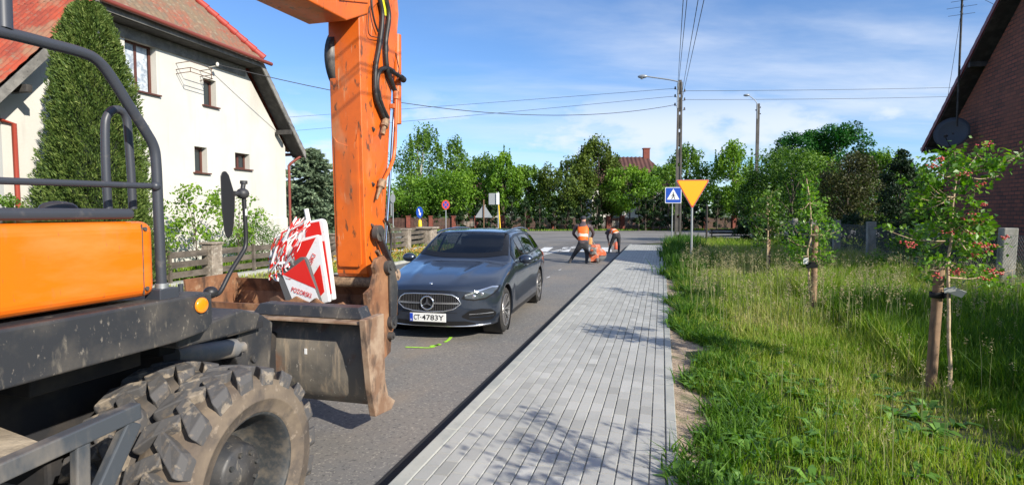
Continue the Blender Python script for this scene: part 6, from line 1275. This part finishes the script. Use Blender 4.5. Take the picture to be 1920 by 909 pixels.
# windscreen and side glass
part(CAR, 'windscreen', drape(MB(), lambda s, t: ((lerp(-1, 1, s)*lerp(.715, .60, t), lerp(1.50, 2.10, t)+.02+.16*abs(2*s-1)**2.5*(1-t*.6), 2.5), (0, 0, -1)), 40, 22, .004), m_carglass)
mb = MB()
for s0, s1, t0, t1, a, b in ((0, 1, 0, .15, 40, 5), (0, 1, .91, 1, 40, 3), (0, .06, .15, .91, 3, 20), (.94, 1, .15, .91, 3, 20)):
    drape(mb, lambda s, t: ((lerp(-1, 1, lerp(s0, s1, s))*lerp(.75, .63, lerp(t0, t1, t)), lerp(1.45, 2.15, lerp(t0, t1, t))+.02+.16*abs(2*lerp(s0, s1, s)-1)**2.5*(1-lerp(t0, t1, t)*.6), 2.5), (0, 0, -1)), a, b, .006)
part(CAR, 'windscreen_surround', mb, m_carblk)
for s_ in (1, -1):
    for a, b in ((1.80, 2.66), (2.73, 3.58), (3.65, 4.28)):
        part(CAR, 'side_window', drape(MB(), lambda s, t: ((s_*2, lerp(a, b, s), lerp(interp(zlo, lerp(a, b, s)), interp(zup, lerp(a, b, s)), t)), (-s_, 0, 0)), 24, 12, .005), m_carglass)
    mb = MB()
    for y0_, y1_, k0, k1, a, b in ((1.68, 4.38, 0, .09, 60, 2), (1.68, 4.38, .90, 1, 60, 2), (1.68, 1.82, .09, .90, 5, 10), (2.64, 2.75, .09, .90, 4, 10), (3.56, 3.67, .09, .90, 4, 10), (4.25, 4.38, .09, .90, 5, 10)):
        drape(mb, lambda s, t: ((s_*2, lerp(y0_, y1_, s), lerp(interp(zlo, lerp(y0_, y1_, s))-.022, interp(zup, lerp(y0_, y1_, s))+.02, lerp(k0, k1, t))), (-s_, 0, 0)), a, b, .007)
    part(CAR, 'window_trim', mb, m_carblk)
    mb = MB(); drape(mb, lambda s, t: ((s_*2, lerp(1.66, 4.40, s), interp(zlo, lerp(1.7, 4.35, s))-.034+.010*t), (-s_, 0, 0)), 60, 1, .010); part(CAR, 'chrome_strip', mb, m_silver)
    mb = MB(); mb.tube(smooth_path([Vector((s_*.60, y, interp([(2.0, 1.40), (2.2, 1.432), (3.0, 1.475), (3.8, 1.445), (4.2, 1.39)], y))) for y in (2.05, 2.2, 2.7, 3.2, 3.8, 4.15)], 4), .016, 8); part(CAR, 'roof_rail', mb, m_car)
    for y0 in (1.60, 2.70, 3.56): part(CAR, 'door_gap', drape(MB(), lambda s, t: ((s_*2, y0+.006*s+.10*(t-.5)**2, lerp(.24, .985, t)), (-s_, 0, 0)), 1, 20, .0025), m_carblk)
    part(CAR, 'sill_trim', drape(MB(), lambda s, t: ((s_*2, lerp(1.25, 3.32, s), lerp(.20, .255, t)), (-s_, 0, 0)), 30, 2, .004), m_carblk)
    for y0 in (2.42, 3.30):
        mb = MB(); mb.box((s_*.905, y0, .86), (.035, .20, .028)); part(CAR, 'door_handle', mb, m_car, .01)
    # headlamps
    top = [(.46, .600), (.50, .655), (.62, .690), (.80, .735), (.88, .728)]; bot = [(.46, .592), (.52, .575), (.62, .560), (.75, .575), (.84, .635), (.88, .70)]
    hl = part(CAR, 'headlight', lens_patch(MB(), top, bot, .46, .875, 30, 8, .006, s_), m_carblk)
    part(hl, 'lens', lens_patch(MB(), [(.50, .640), (.62, .676), (.80, .722), (.86, .715)], [(.50, .60), (.62, .582), (.75, .60), (.83, .65), (.86, .69)], .50, .855, 26, 6, .010, s_), m_lampg)
    part(hl, 'light_strip', lens_patch(MB(), [(.50, .650), (.62, .686), (.80, .731), (.86, .722)], [(.50, .628), (.62, .666), (.80, .715), (.86, .708)], .50, .855, 26, 2, .012, s_), m_ref)
    for xx in (.60, .70): 
        p, n = hit((s_*xx, -1, .625+(xx-.6)*.25), (0, 1, 0)); mb = MB(); mb.ball(p+n*.004, (.036, .012, .026), 12, 8); part(hl, 'reflector', mb, m_ref)
    # side intakes
    part(CAR, 'side_intake', lens_patch(MB(), [(.46, .36), (.55, .425), (.70, .45), (.82, .43), (.86, .38)], [(.46, .34), (.55, .30), (.70, .275), (.82, .29), (.86, .35)], .46, .86, 24, 8, .005, s_), m_carblk)
    for z in (.33, .375): part(CAR, 'intake_fin', lens_patch(MB(), [(.46, z+.01), (.86, z+.016)], [(.46, z), (.86, z+.006)], .55, .83, 20, 1, .014, s_), m_silver if z > .35 else m_car)
    mb = MB(); mb.ball((s_*1.01, 1.78, 1.00), (.12, .085, .075), 18, 12); mb.bar((s_*.86, 1.76, .955), (s_*.97, 1.78, .97), .05, .035); part(CAR, 'door_mirror', mb, m_car)
    mb = MB(); mb.ball((s_*1.01, 1.835, 1.0), (.105, .045, .062), 16, 8); part(CAR, 'mirror_glass', mb, m_ref)
    mb = MB(); drape(mb, lambda s, t: ((s_*2, lerp(4.22, 4.62, s), lerp(.88, .985, t)), (-s_, 0, 0)), 12, 5, .006); part(CAR, 'tail_light', mb, m_tail)
# grille
gt_ = [(-.45, .535), (-.41, .605), (-.34, .648), (-.2, .660), (.2, .660), (.34, .648), (.41, .605), (.45, .535)]; gb_ = [(-.45, .525), (-.36, .455), (-.22, .425), (0, .415), (.22, .425), (.36, .455), (.45, .525)]
gr = part(CAR, 'grille', lens_patch(MB(), gt_, gb_, -.44, .44, 60, 12, .006), m_carblk)
ctr = lambda x, z: (lambda r: (r[0]+Vector((0, -.012, 0))) if r[0] is not None else Vector((x, 0, z)))(hit((x, -1, z), (0, 1, 0)))
mb = MB(); xs_ = np.linspace(-.45, .45, 60); loop = [ctr(x, interp(gt_, x)) for x in xs_]+[ctr(x, interp(gb_, x)) for x in xs_[::-1]]; mb.tube(loop+[loop[0]], .009, 8); part(gr, 'chrome_surround', mb, m_silver)
mb = MB()
for x in np.linspace(-.41, .41, 34):
    a = ctr(x, interp(gt_, x)-.012); b = ctr(x, interp(gb_, x)+.012); mb.bar(a, b, .006, .008, (0, 1, 0))
part(gr, 'grille_bars', mb, M('grille_bar', (0.16, 0.16, 0.165), .35, .7))
for s_ in (-1, 1):
    mb = MB(); pts = [ctr(s_*x, .535)+Vector((0, -.008, 0)) for x in np.linspace(.09, .43, 10)]; 
    for a, b in zip(pts[:-1], pts[1:]): mb.bar(a, b, .012, .024)
    part(gr, 'grille_blade', mb, m_silver)
sc = ctr(0, .538)+Vector((0, -.018, 0)); mb = MB(); R0 = .088
mb.tube([sc+Vector((R0*math.cos(a), 0, R0*math.sin(a))) for a in np.linspace(0, 2*PI, 41)], .0105, 8, cap=False)
for k in range(3):
    a = PI/2+2*PI*k/3; d = Vector((math.cos(a), 0, math.sin(a))); n_ = Vector((-d.z, 0, d.x)); mb.prism([sc-n_*.017, sc+d*R0, sc+n_*.017], (0, -.01, 0))
part(gr, 'star_emblem', mb, M('star_chrome', (0.85, 0.86, 0.88), .12, .95))
mb = MB(); mb.lathe(sc+Vector((0, .012, 0)), (0, -1, 0), [(R0, 0), (.001, .002)], 28); part(gr, 'emblem_disc', mb, m_carblk)
p, n = hit((0, .10, 2), (0, 0, -1)); p2, n2 = hit((0, .13, 2), (0, 0, -1)); mb = MB(); mb.lathe(p2, n2, [(.026, .001), (.024, .004), (.001, .005)], 16); part(CAR, 'bonnet_badge', mb, m_silver)
# lower bumper
part(CAR, 'lower_intake', lens_patch(MB(), [(-.62, .255), (-.5, .285), (.5, .285), (.62, .255)], [(-.62, .245), (-.5, .225), (.5, .225), (.62, .245)], -.62, .62, 50, 4, .005), m_carblk)
mb = MB(); pts = [ctr(x, .215+.03*max(0, abs(x)-.6)*2)+Vector((0, .004, 0)) for x in np.linspace(-.80, .80, 40)]; mb.tube(pts, .009, 6); part(CAR, 'bumper_trim', mb, m_silver)
part(CAR, 'grille_gap', lens_patch(MB(), [(-.44, .405), (0, .398), (.44, .405)], [(-.44, .40), (0, .392), (.44, .40)], -.40, .40, 30, 1, .003), m_carblk)
# number plate
py_ = ctr(0, .335).y-.016; PLT = MB(); PLT.bb((-.26, py_, .278), (.26, py_+.012, .395)); plate = part(CAR, 'number_plate', PLT, m_plw, .004)
mb = MB(); mb.bb((-.256, py_-.002, .282), (-.212, py_+.001, .391)); part(plate, 'blue_band', mb, M('plate_blue', (0.01, 0.05, 0.40), .5))
mb = MB(); text_mb(mb, 'CT', (-.198, py_-.003, .302), (1, 0, 0), (0, 0, 1), .072, .0005, width=.085, bold=.010); text_mb(mb, '4783Y', (-.082, py_-.003, .302), (1, 0, 0), (0, 0, 1), .072, .0005, width=.315, bold=.010); mb.box((-.098, py_-.003, .338), (.012, .001, .012)); part(plate, 'lettering', mb, m_black)
mb = MB(); text_mb(mb, 'PL', (-.247, py_-.0035, .290), (1, 0, 0), (0, 0, 1), .022, .0005, width=.026, bold=.01); part(plate, 'country_code', mb, m_signwhite)
mb = MB(); mb.bb((-.27, py_+.0, .262), (.27, py_+.02, .2765)); part(plate, 'plate_holder', mb, m_carblk)
m_int = M('car_interior', (0.018, 0.018, 0.020), .7)
mb = MB(); mb.box((0, 1.72, .90), (1.40, .42, .16)); mb.box((0, 1.95, .80), (1.45, .3, .2)); part(CAR, 'dashboard', mb, m_int, .05)
for x_ in (-.38, .38):
    mb = MB(); mb.box((x_, 2.75, .52), (.50, .52, .16)); mb.box((x_, 3.02, .85), (.48, .13, .62), M3=Matrix.Rotation(-.18, 3, 'X')); mb.box((x_, 3.12, 1.22), (.26, .10, .17)); part(CAR, 'seat', mb, m_int, .04)
mb = MB(); mb.box((0, 3.85, .55), (1.3, .5, .16)); mb.box((0, 4.1, .85), (1.3, .13, .5)); part(CAR, 'rear_bench', mb, m_int, .04)
mb = MB(); mb.tube([Vector((.38+.18*math.cos(a), 2.16+.06*math.sin(a), .98+.17*math.sin(a))) for a in np.linspace(0, 2*PI, 33)], .015, 8, cap=False); mb.box((.38, 2.14, .97), (.32, .03, .05)); part(CAR, 'steering_wheel', mb, M('wheel_leather', (0.10, 0.10, 0.11), .5))
mb = MB(); mb.box((0, 2.10, 1.335), (.22, .04, .06)); part(CAR, 'inner_mirror', mb, m_int, .01)
mb = MB(); mb.bb((-.85, 1.3, .45), (.85, 4.4, .50)); part(CAR, 'cabin_floor', mb, m_int)
m_arch = m_carblk
def car_wheel(s_, y):
    cz = .332; x = s_*.885; w = MB(); w.lathe((x-s_*.215, y, cz), (s_, 0, 0), [(.235, 0), (.30, .0), (.328, .02), (.334, .06), (.334, .16), (.326, .20), (.30, .222), (.262, .225), (.238, .215), (.232, .19)], 48)
    wh = part(CAR, 'wheel', w, m_rub); r = MB(); r.lathe((x, y, cz), (s_, 0, 0), [(.238, -.005), (.236, .008), (.226, .008), (.222, -.02), (.215, -.12), (.001, -.13)], 40); part(wh, 'rim', r, M('rim_dark', (0.06, 0.06, 0.062), .5, .5))
    sp_ = MB()
    for k in range(10):
        a = 2*PI*k/10
        for da in (-.085, .085):
            p0 = Vector((x-s_*.030, y+.05*math.cos(a), cz+.05*math.sin(a))); p1 = Vector((x+s_*.002, y+.226*math.cos(a+da), cz+.226*math.sin(a+da))); sp_.bar(p0, p1, .014, .016, (1, 0, 0))
    sp_.lathe((x, y, cz), (s_, 0, 0), [(.236, .004), (.236, .010), (.226, .010), (.226, .0)], 40); sp_.lathe((x-s_*.04, y, cz), (s_, 0, 0), [(.062, 0), (.055, .02), (.03, .026), (.001, .026)], 20)
    part(wh, 'spokes', sp_, m_alu)
    ar = MB(); ar.lathe((s_*.62, y, .335), (s_, 0, 0), [(.001, .0), (.372, .0), (.372, .27)], 40); part(CAR, 'wheel_arch', ar, m_carblk)
for y in (.86, 3.73):
    for s_ in (1, -1): car_wheel(s_, y)
mb = MB(); mb.bb((-.70, .5, .14), (.70, 4.3, .20)); part(CAR, 'underbody', mb, m_carblk)

# ================================================================ people
m_skin = M('skin', (0.42, 0.22, 0.15), .6); m_pants = M('work_trousers', (0.020, 0.020, 0.024), .85, var=((0.045, 0.042, 0.042), 6, .45, .65)); m_hood = M('dark_hoodie', (0.070, 0.050, 0.055), .9, var=((0.11, 0.085, 0.09), 5, .45, .62)); m_shoe = M('work_shoe', (0.05, 0.045, 0.042), .8)
m_vest = M('hi_vis_orange', (0.95, 0.16, 0.015), .6, var=((0.80, 0.12, 0.01), 7, .45, .65)); m_stripe = M('reflective_stripe', (0.75, 0.62, 0.50), .4); m_cap = M('dark_cap', (0.035, 0.035, 0.042), .8); m_hair = M('dark_hair', (0.03, 0.022, 0.018), .8)
def skin_mesh(name, J, E_, root, levels=2):
    ks = list(J); me = bpy.data.meshes.new(name); me.from_pydata([J[k][0] for k in ks], [(ks.index(a), ks.index(b)) for a, b in E_], [])
    o = bpy.data.objects.new(name, me); COL.objects.link(o); o.modifiers.new('s', 'SKIN'); sv = me.skin_vertices[0].data
    for i, k in enumerate(ks):
        r = J[k][1]; sv[i].radius = r if isinstance(r, tuple) else (r, r); sv[i].use_root = (k == root)
    sb = o.modifiers.new('u', 'SUBSURF'); sb.levels = levels; sb.render_levels = levels; bpy.context.view_layer.update()
    m2 = bpy.data.meshes.new_from_object(o.evaluated_get(bpy.context.evaluated_depsgraph_get())); bpy.data.objects.remove(o); m2.name = name; m2.polygons.foreach_set('use_smooth', [True]*len(m2.polygons)); return m2
def hand(J, E_, wrist, d, palm, side, tag):
    """palm, four bent fingers and a thumb grown from the wrist"""
    w = Vector(J[wrist][0]); d = Vector(d).normalized(); s = Vector(side).normalized(); n = d.cross(s)
    J[tag+'p'] = (w+d*.055, (.040, .020)); E_.append((wrist, tag+'p'))
    for k, (o_, L) in enumerate(((-.030, .068), (-.010, .078), (.011, .073), (.031, .058))):
        b = w+d*.095+s*o_; J[tag+'f%da' % k] = (b, .0095); J[tag+'f%db' % k] = (b+d*L*.5+n*L*.16, .0085); J[tag+'f%dc' % k] = (b+d*L*.75+n*L*.55, .0075)
        E_ += [(tag+'p', tag+'f%da' % k), (tag+'f%da' % k, tag+'f%db' % k), (tag+'f%db' % k, tag+'f%dc' % k)]
    b = w+d*.04-s*.038; J[tag+'ta'] = (b, .012); J[tag+'tb'] = (b+d*.035-s*.012+n*.02, .0095); E_ += [(tag+'p', tag+'ta'), (tag+'ta', tag+'tb')]
def person(label, J, face_dir, vest_r, loc, handspec, cap=False, shoe_dir=None):
    T = thing('person', label, 'person', loc, 'road workers'); off = Vector(loc); J = {k: (Vector(v[0])-off, v[1]) for k, v in J.items()}
    for f in ('L', 'R'):
        a = J['ank'+f][0]; sd = Vector(shoe_dir[f] if isinstance(shoe_dir, dict) else shoe_dir).normalized(); J['heel'+f] = (a-sd*.03+Vector((0, 0, -.055)), (.045, .035)); J['toe'+f] = (a+sd*.17+Vector((0, 0, -.065)), (.042, .028))
    E_ = [('pel', 'sp'), ('sp', 'ch'), ('ch', 'nk'), ('nk', 'hd'), ('hd', 'ht'), ('ch', 'shL'), ('shL', 'elL'), ('elL', 'wrL'), ('ch', 'shR'), ('shR', 'elR'), ('elR', 'wrR'), ('pel', 'hiL'), ('hiL', 'knL'), ('knL', 'ankL'), ('pel', 'hiR'), ('hiR', 'knR'), ('knR', 'ankR'), ('ankL', 'heelL'), ('heelL', 'toeL'), ('ankR', 'heelR'), ('heelR', 'toeR')]
    for f in ('L', 'R'): hand(J, E_, 'wr'+f, handspec[f][0], None, handspec[f][1], 'h'+f)
    # face: nose, brow, chin and ears grown from the head
    hd = J['hd'][0]; fd = Vector(face_dir).normalized(); ud = (J['ht'][0]-hd).normalized(); sd = fd.cross(ud).normalized()
    J['nose'] = (hd+fd*.105-ud*.005, (.013, .016)); J['chin'] = (hd+fd*.065-ud*.085, (.030, .026)); E_ += [('hd', 'nose'), ('hd', 'chin')]
    for q, sg_ in (('earL', 1), ('earR', -1)): J[q] = (hd+sd*sg_*.085-ud*.005, (.010, .022)); E_.append(('hd', q))
    me = skin_mesh('body', J, E_, 'pel'); 
    segs = [('t', 'pel', 'sp'), ('t', 'sp', 'ch'), ('t', 'ch', 'nk'), ('s', 'nk', 'ht'), ('t', 'shL', 'elL'), ('t', 'elL', 'wrL'), ('t', 'shR', 'elR'), ('t', 'elR', 'wrR'), ('p', 'hiL', 'knL'), ('p', 'knL', 'ankL'), ('p', 'hiR', 'knR'), ('p', 'knR', 'ankR'), ('b', 'heelL', 'toeL'), ('b', 'heelR', 'toeR'), ('s', 'wrL', 'hLp'), ('s', 'wrR', 'hRp'), ('s', 'hLf1a', 'hLf1c'), ('s', 'hRf1a', 'hRf1c'), ('p', 'pel', 'hiL'), ('p', 'pel', 'hiR'), ('b', 'ankL', 'heelL'), ('b', 'ankR', 'heelR')]
    mi = {'t': 0, 'p': 1, 's': 2, 'b': 3}
    def dseg(p, a, b):
        ab = b-a; t = max(0, min(1, (p-a).dot(ab)/max(1e-9, ab.length_squared))); return (p-a-ab*t).length
    for m in (m_hood, m_pants, m_skin, m_shoe): me.materials.append(m)
    for p in me.polygons:
        c = p.center; p.material_index = mi[min(segs, key=lambda s: dseg(c, J[s[1]][0], J[s[2]][0]))[0]]
    o = bpy.data.objects.new('body', me); COL.objects.link(o); o.parent = T
    # vest
    VJ = {k: (J[k][0], vest_r[k]) for k in ('pel', 'sp', 'ch')}; top = J['ch'][0].lerp(J['nk'][0], .45); VJ['nk'] = (top, vest_r['nk'])
    for f in ('L', 'R'): VJ['sh'+f] = (J['ch'][0].lerp(J['sh'+f][0], .72)+(J['nk'][0]-J['ch'][0])*.1, vest_r['sh'])
    vm = skin_mesh('safety_vest', VJ, [('pel', 'sp'), ('sp', 'ch'), ('ch', 'nk'), ('ch', 'shL'), ('ch', 'shR')], 'pel'); vm.materials.append(m_vest); vm.materials.append(m_stripe)
    a, b = J['pel'][0], J['ch'][0]; ab = b-a
    for p in vm.polygons:
        t = (p.center-a).dot(ab)/ab.length_squared
        if .02 < t < .13 or .42 < t < .53: p.material_index = 1
    v = bpy.data.objects.new('safety_vest', vm); COL.objects.link(v); v.parent = T
    hb = MB(); hb.ball(hd+ud*.045-fd*.012+off, (.108, .112, .085), 16, 10)
    if cap: hb.box(hd+ud*.045+fd*.13+off, (.13, .13, .015), math.atan2(fd.y, fd.x))
    part(T, 'cap' if cap else 'hair', hb, m_cap if cap else m_hair)
    for sg_ in (1, -1):
        eb = MB(); eb.ball(hd+fd*.088+sd*sg_*.032+ud*.02+off, (.012, .010, .008), 8, 6); part(T, 'eye', eb, m_black)
    return T
def W(px, py, Y): return at(px, py, Y=Y)
J1 = {'pel': (W(1093, 458, 19.55), (.165, .12)), 'sp': (W(1093, 441, 19.62), (.165, .125)), 'ch': (W(1093, 426, 19.78), (.185, .13)), 'nk': (W(1094, 416.5, 19.92), (.065, .065)), 'hd': (W(1094.5, 411.5, 19.98), (.086, .095)), 'ht': (W(1094.5, 408, 20.0), (.080, .086)),
      'shL': (W(1081, 423, 19.80), .078), 'elL': (W(1074.5, 438, 19.86), .056), 'wrL': (W(1084, 449, 20.02), .036), 'shR': (W(1106, 423, 19.80), .078), 'elR': (W(1113, 437, 19.95), .056), 'wrR': (W(1108, 449, 20.15), .036),
      'hiL': (W(1087.5, 461, 19.54), .115), 'knL': (W(1077, 476, 19.58), .075), 'ankL': (W(1068, 491, 19.42), .05), 'hiR': (W(1098.5, 461, 19.54), .115), 'knR': (W(1101, 477, 19.62), .075), 'ankR': (W(1099.5, 491.5, 19.44), .05)}
vr = {'pel': (.20, .155), 'sp': (.195, .155), 'ch': (.215, .16), 'nk': (.09, .09), 'sh': (.10, .10)}
p1 = at(1084, 494, Z=0); person('worker in orange vest and dark cap seen from behind, legs apart, gripping the road saw', J1, (.25, 1, -.35), vr, (p1.x, p1.y, 0), {'L': ((.5, .75, -.3), (.8, -.5, 0)), 'R': ((-.3, .8, -.3), (.8, .4, 0))}, cap=True, shoe_dir={'L': (-.5, .8, 0), 'R': (.15, 1, 0)})
Yb = 24.9
J2 = {'pel': (W(1156, 441, Yb), (.155, .125)), 'sp': (W(1152, 434, Yb+.25), (.15, .12)), 'ch': (W(1146, 431.5, Yb+.48), (.165, .125)), 'nk': (W(1141, 433, Yb+.68), (.062, .062)), 'hd': (W(1139, 436, Yb+.78), (.085, .09)), 'ht': (W(1138, 439, Yb+.86), (.08, .085)),
      'shL': (W(1140.5, 432, Yb+.40), .072), 'elL': (W(1139, 444, Yb+.42), .052), 'wrL': (W(1142, 456, Yb+.50), .034), 'shR': (W(1150, 431, Yb+.58), .072), 'elR': (W(1150, 443, Yb+.62), .052), 'wrR': (W(1150.5, 455, Yb+.66), .034),
      'hiL': (W(1152, 443, Yb), .11), 'knL': (W(1145.5, 457, Yb+.05), .072), 'ankL': (W(1141.5, 471, Yb-.02), .048), 'hiR': (W(1160, 443, Yb), .11), 'knR': (W(1160.5, 457, Yb+.08), .072), 'ankR': (W(1160, 471, Yb), .048)}
vr2 = {'pel': (.165, .135), 'sp': (.175, .145), 'ch': (.19, .15), 'nk': (.085, .085), 'sh': (.09, .09)}
p2 = at(1151, 473, Z=0); person('worker in orange vest bent double, reaching down to the road at the pavement corner', J2, (-.35, .5, -.8), vr2, (p2.x, p2.y, 0), {'L': ((.1, .2, -1), (1, .2, 0)), 'R': ((-.1, .1, -1), (1, .2, 0))}, shoe_dir=(-.8, .5, 0))

# ================================================================ road saw
m_saw = M('saw_orange', (0.62, 0.13, 0.045), .5, dirt=[((0.55, 0.42, 0.35), 9, (1, 1, 1), .48, .60, .7), ((0.08, 0.06, 0.05), 14, (1, 1, 1), .56, .62, .8)]); m_eng = M('engine_grey', (0.20, 0.19, 0.18), .5, .4, var=((0.5, 0.46, 0.40), 14, .5, .62))
q0 = at(1116, 492, Z=0); sw_ = thing('road_saw', 'orange walk-behind road saw with round blade guard in front of the left worker', 'road saw', (q0.x, q0.y, 0))
SV = lambda px, py, Y: at(px, py, Y=Y)
Ys = 19.75
mb = MB(); mb.prism([SV(1104, 491, Ys), SV(1104, 473, Ys), SV(1108, 459, Ys), SV(1119, 459, Ys), SV(1122, 470, Ys), SV(1121, 490, Ys)], (.05, .55, 0)); part(sw_, 'frame', mb, m_saw, .03)
mb = MB(); c = SV(1112, 470, Ys-.02); mb.box(c, (.24, .22, .24), .1); mb.cyl(c+Vector((-.02, -.13, .02)), c+Vector((-.02, -.17, .02)), .085, 18); part(sw_, 'engine', mb, m_eng, .02)
mb = MB(); mb.cyl(c+Vector((-.02, -.172, .02)), c+Vector((-.02, -.185, .02)), .05, 16); part(sw_, 'starter', mb, m_saw)
mb = MB(); c = SV(1126, 477, Ys+.1); mb.prism([c+Vector((.02*0, 0, 0))+Vector((math.cos(a)*.20, math.cos(a)*.05, math.sin(a)*.20)) for a in np.linspace(-.25, PI+.2, 18)], (-.03, .10, 0)); part(sw_, 'blade_guard', mb, m_saw, .02)
mb = MB(); mb.lathe(c+Vector((-.01, .05, -.02)), Vector((-.15, 1, 0)), [(.001, -.003), (.21, -.003), (.21, .003), (.001, .003)], 30); part(sw_, 'saw_blade', mb, m_steel)
for px, py, dy in ((1106, 489, 0), (1121, 490, 0), (1109, 485, .5), (1124, 486, .5)):
    w_ = SV(px, py, Ys+dy); w_.z = .09; mb = MB(); mb.cyl(w_-Vector((.03, 0, 0)), w_+Vector((.03, 0, 0)), .09, 18); part(sw_, 'wheel', mb, m_eng, .01)
for k, (a, b) in enumerate((((1104, 464), (1086, 449.5)), ((1116, 460), (1107.5, 449.5)))):
    mb = MB(); mb.tube(smooth_path([SV(*a, Ys+.3), SV((a[0]*.4+b[0]*.6), b[1]+3, 20.1), SV(b[0], b[1], 20.08), SV(b[0]-2, b[1], 19.98)], 4), .018, 8); part(sw_, 'handle', mb, m_eng)
mb = MB(); c = SV(1107, 452, 20.0); mb.box(c, (.13, .14, .26), .1); part(sw_, 'water_tank', mb, M('tank_orange', (0.70, 0.34, 0.12), .5), .03)
# small orange canister next to the second worker
c = at(1154.5, 468, Z=0); mb = MB(); mb.lathe((c.x, c.y+.3, 0), (0, 0, 1), [(.001, 0), (.09, 0), (.10, .03), (.10, .26), (.06, .33), (.03, .35), (.001, .36)], 16); solo('spray_can', 'small reddish canister on the ground at the feet of the bending worker', 'canister', mb, M('canister_red', (0.60, 0.12, 0.06), .5), (c.x, c.y+.3, 0))
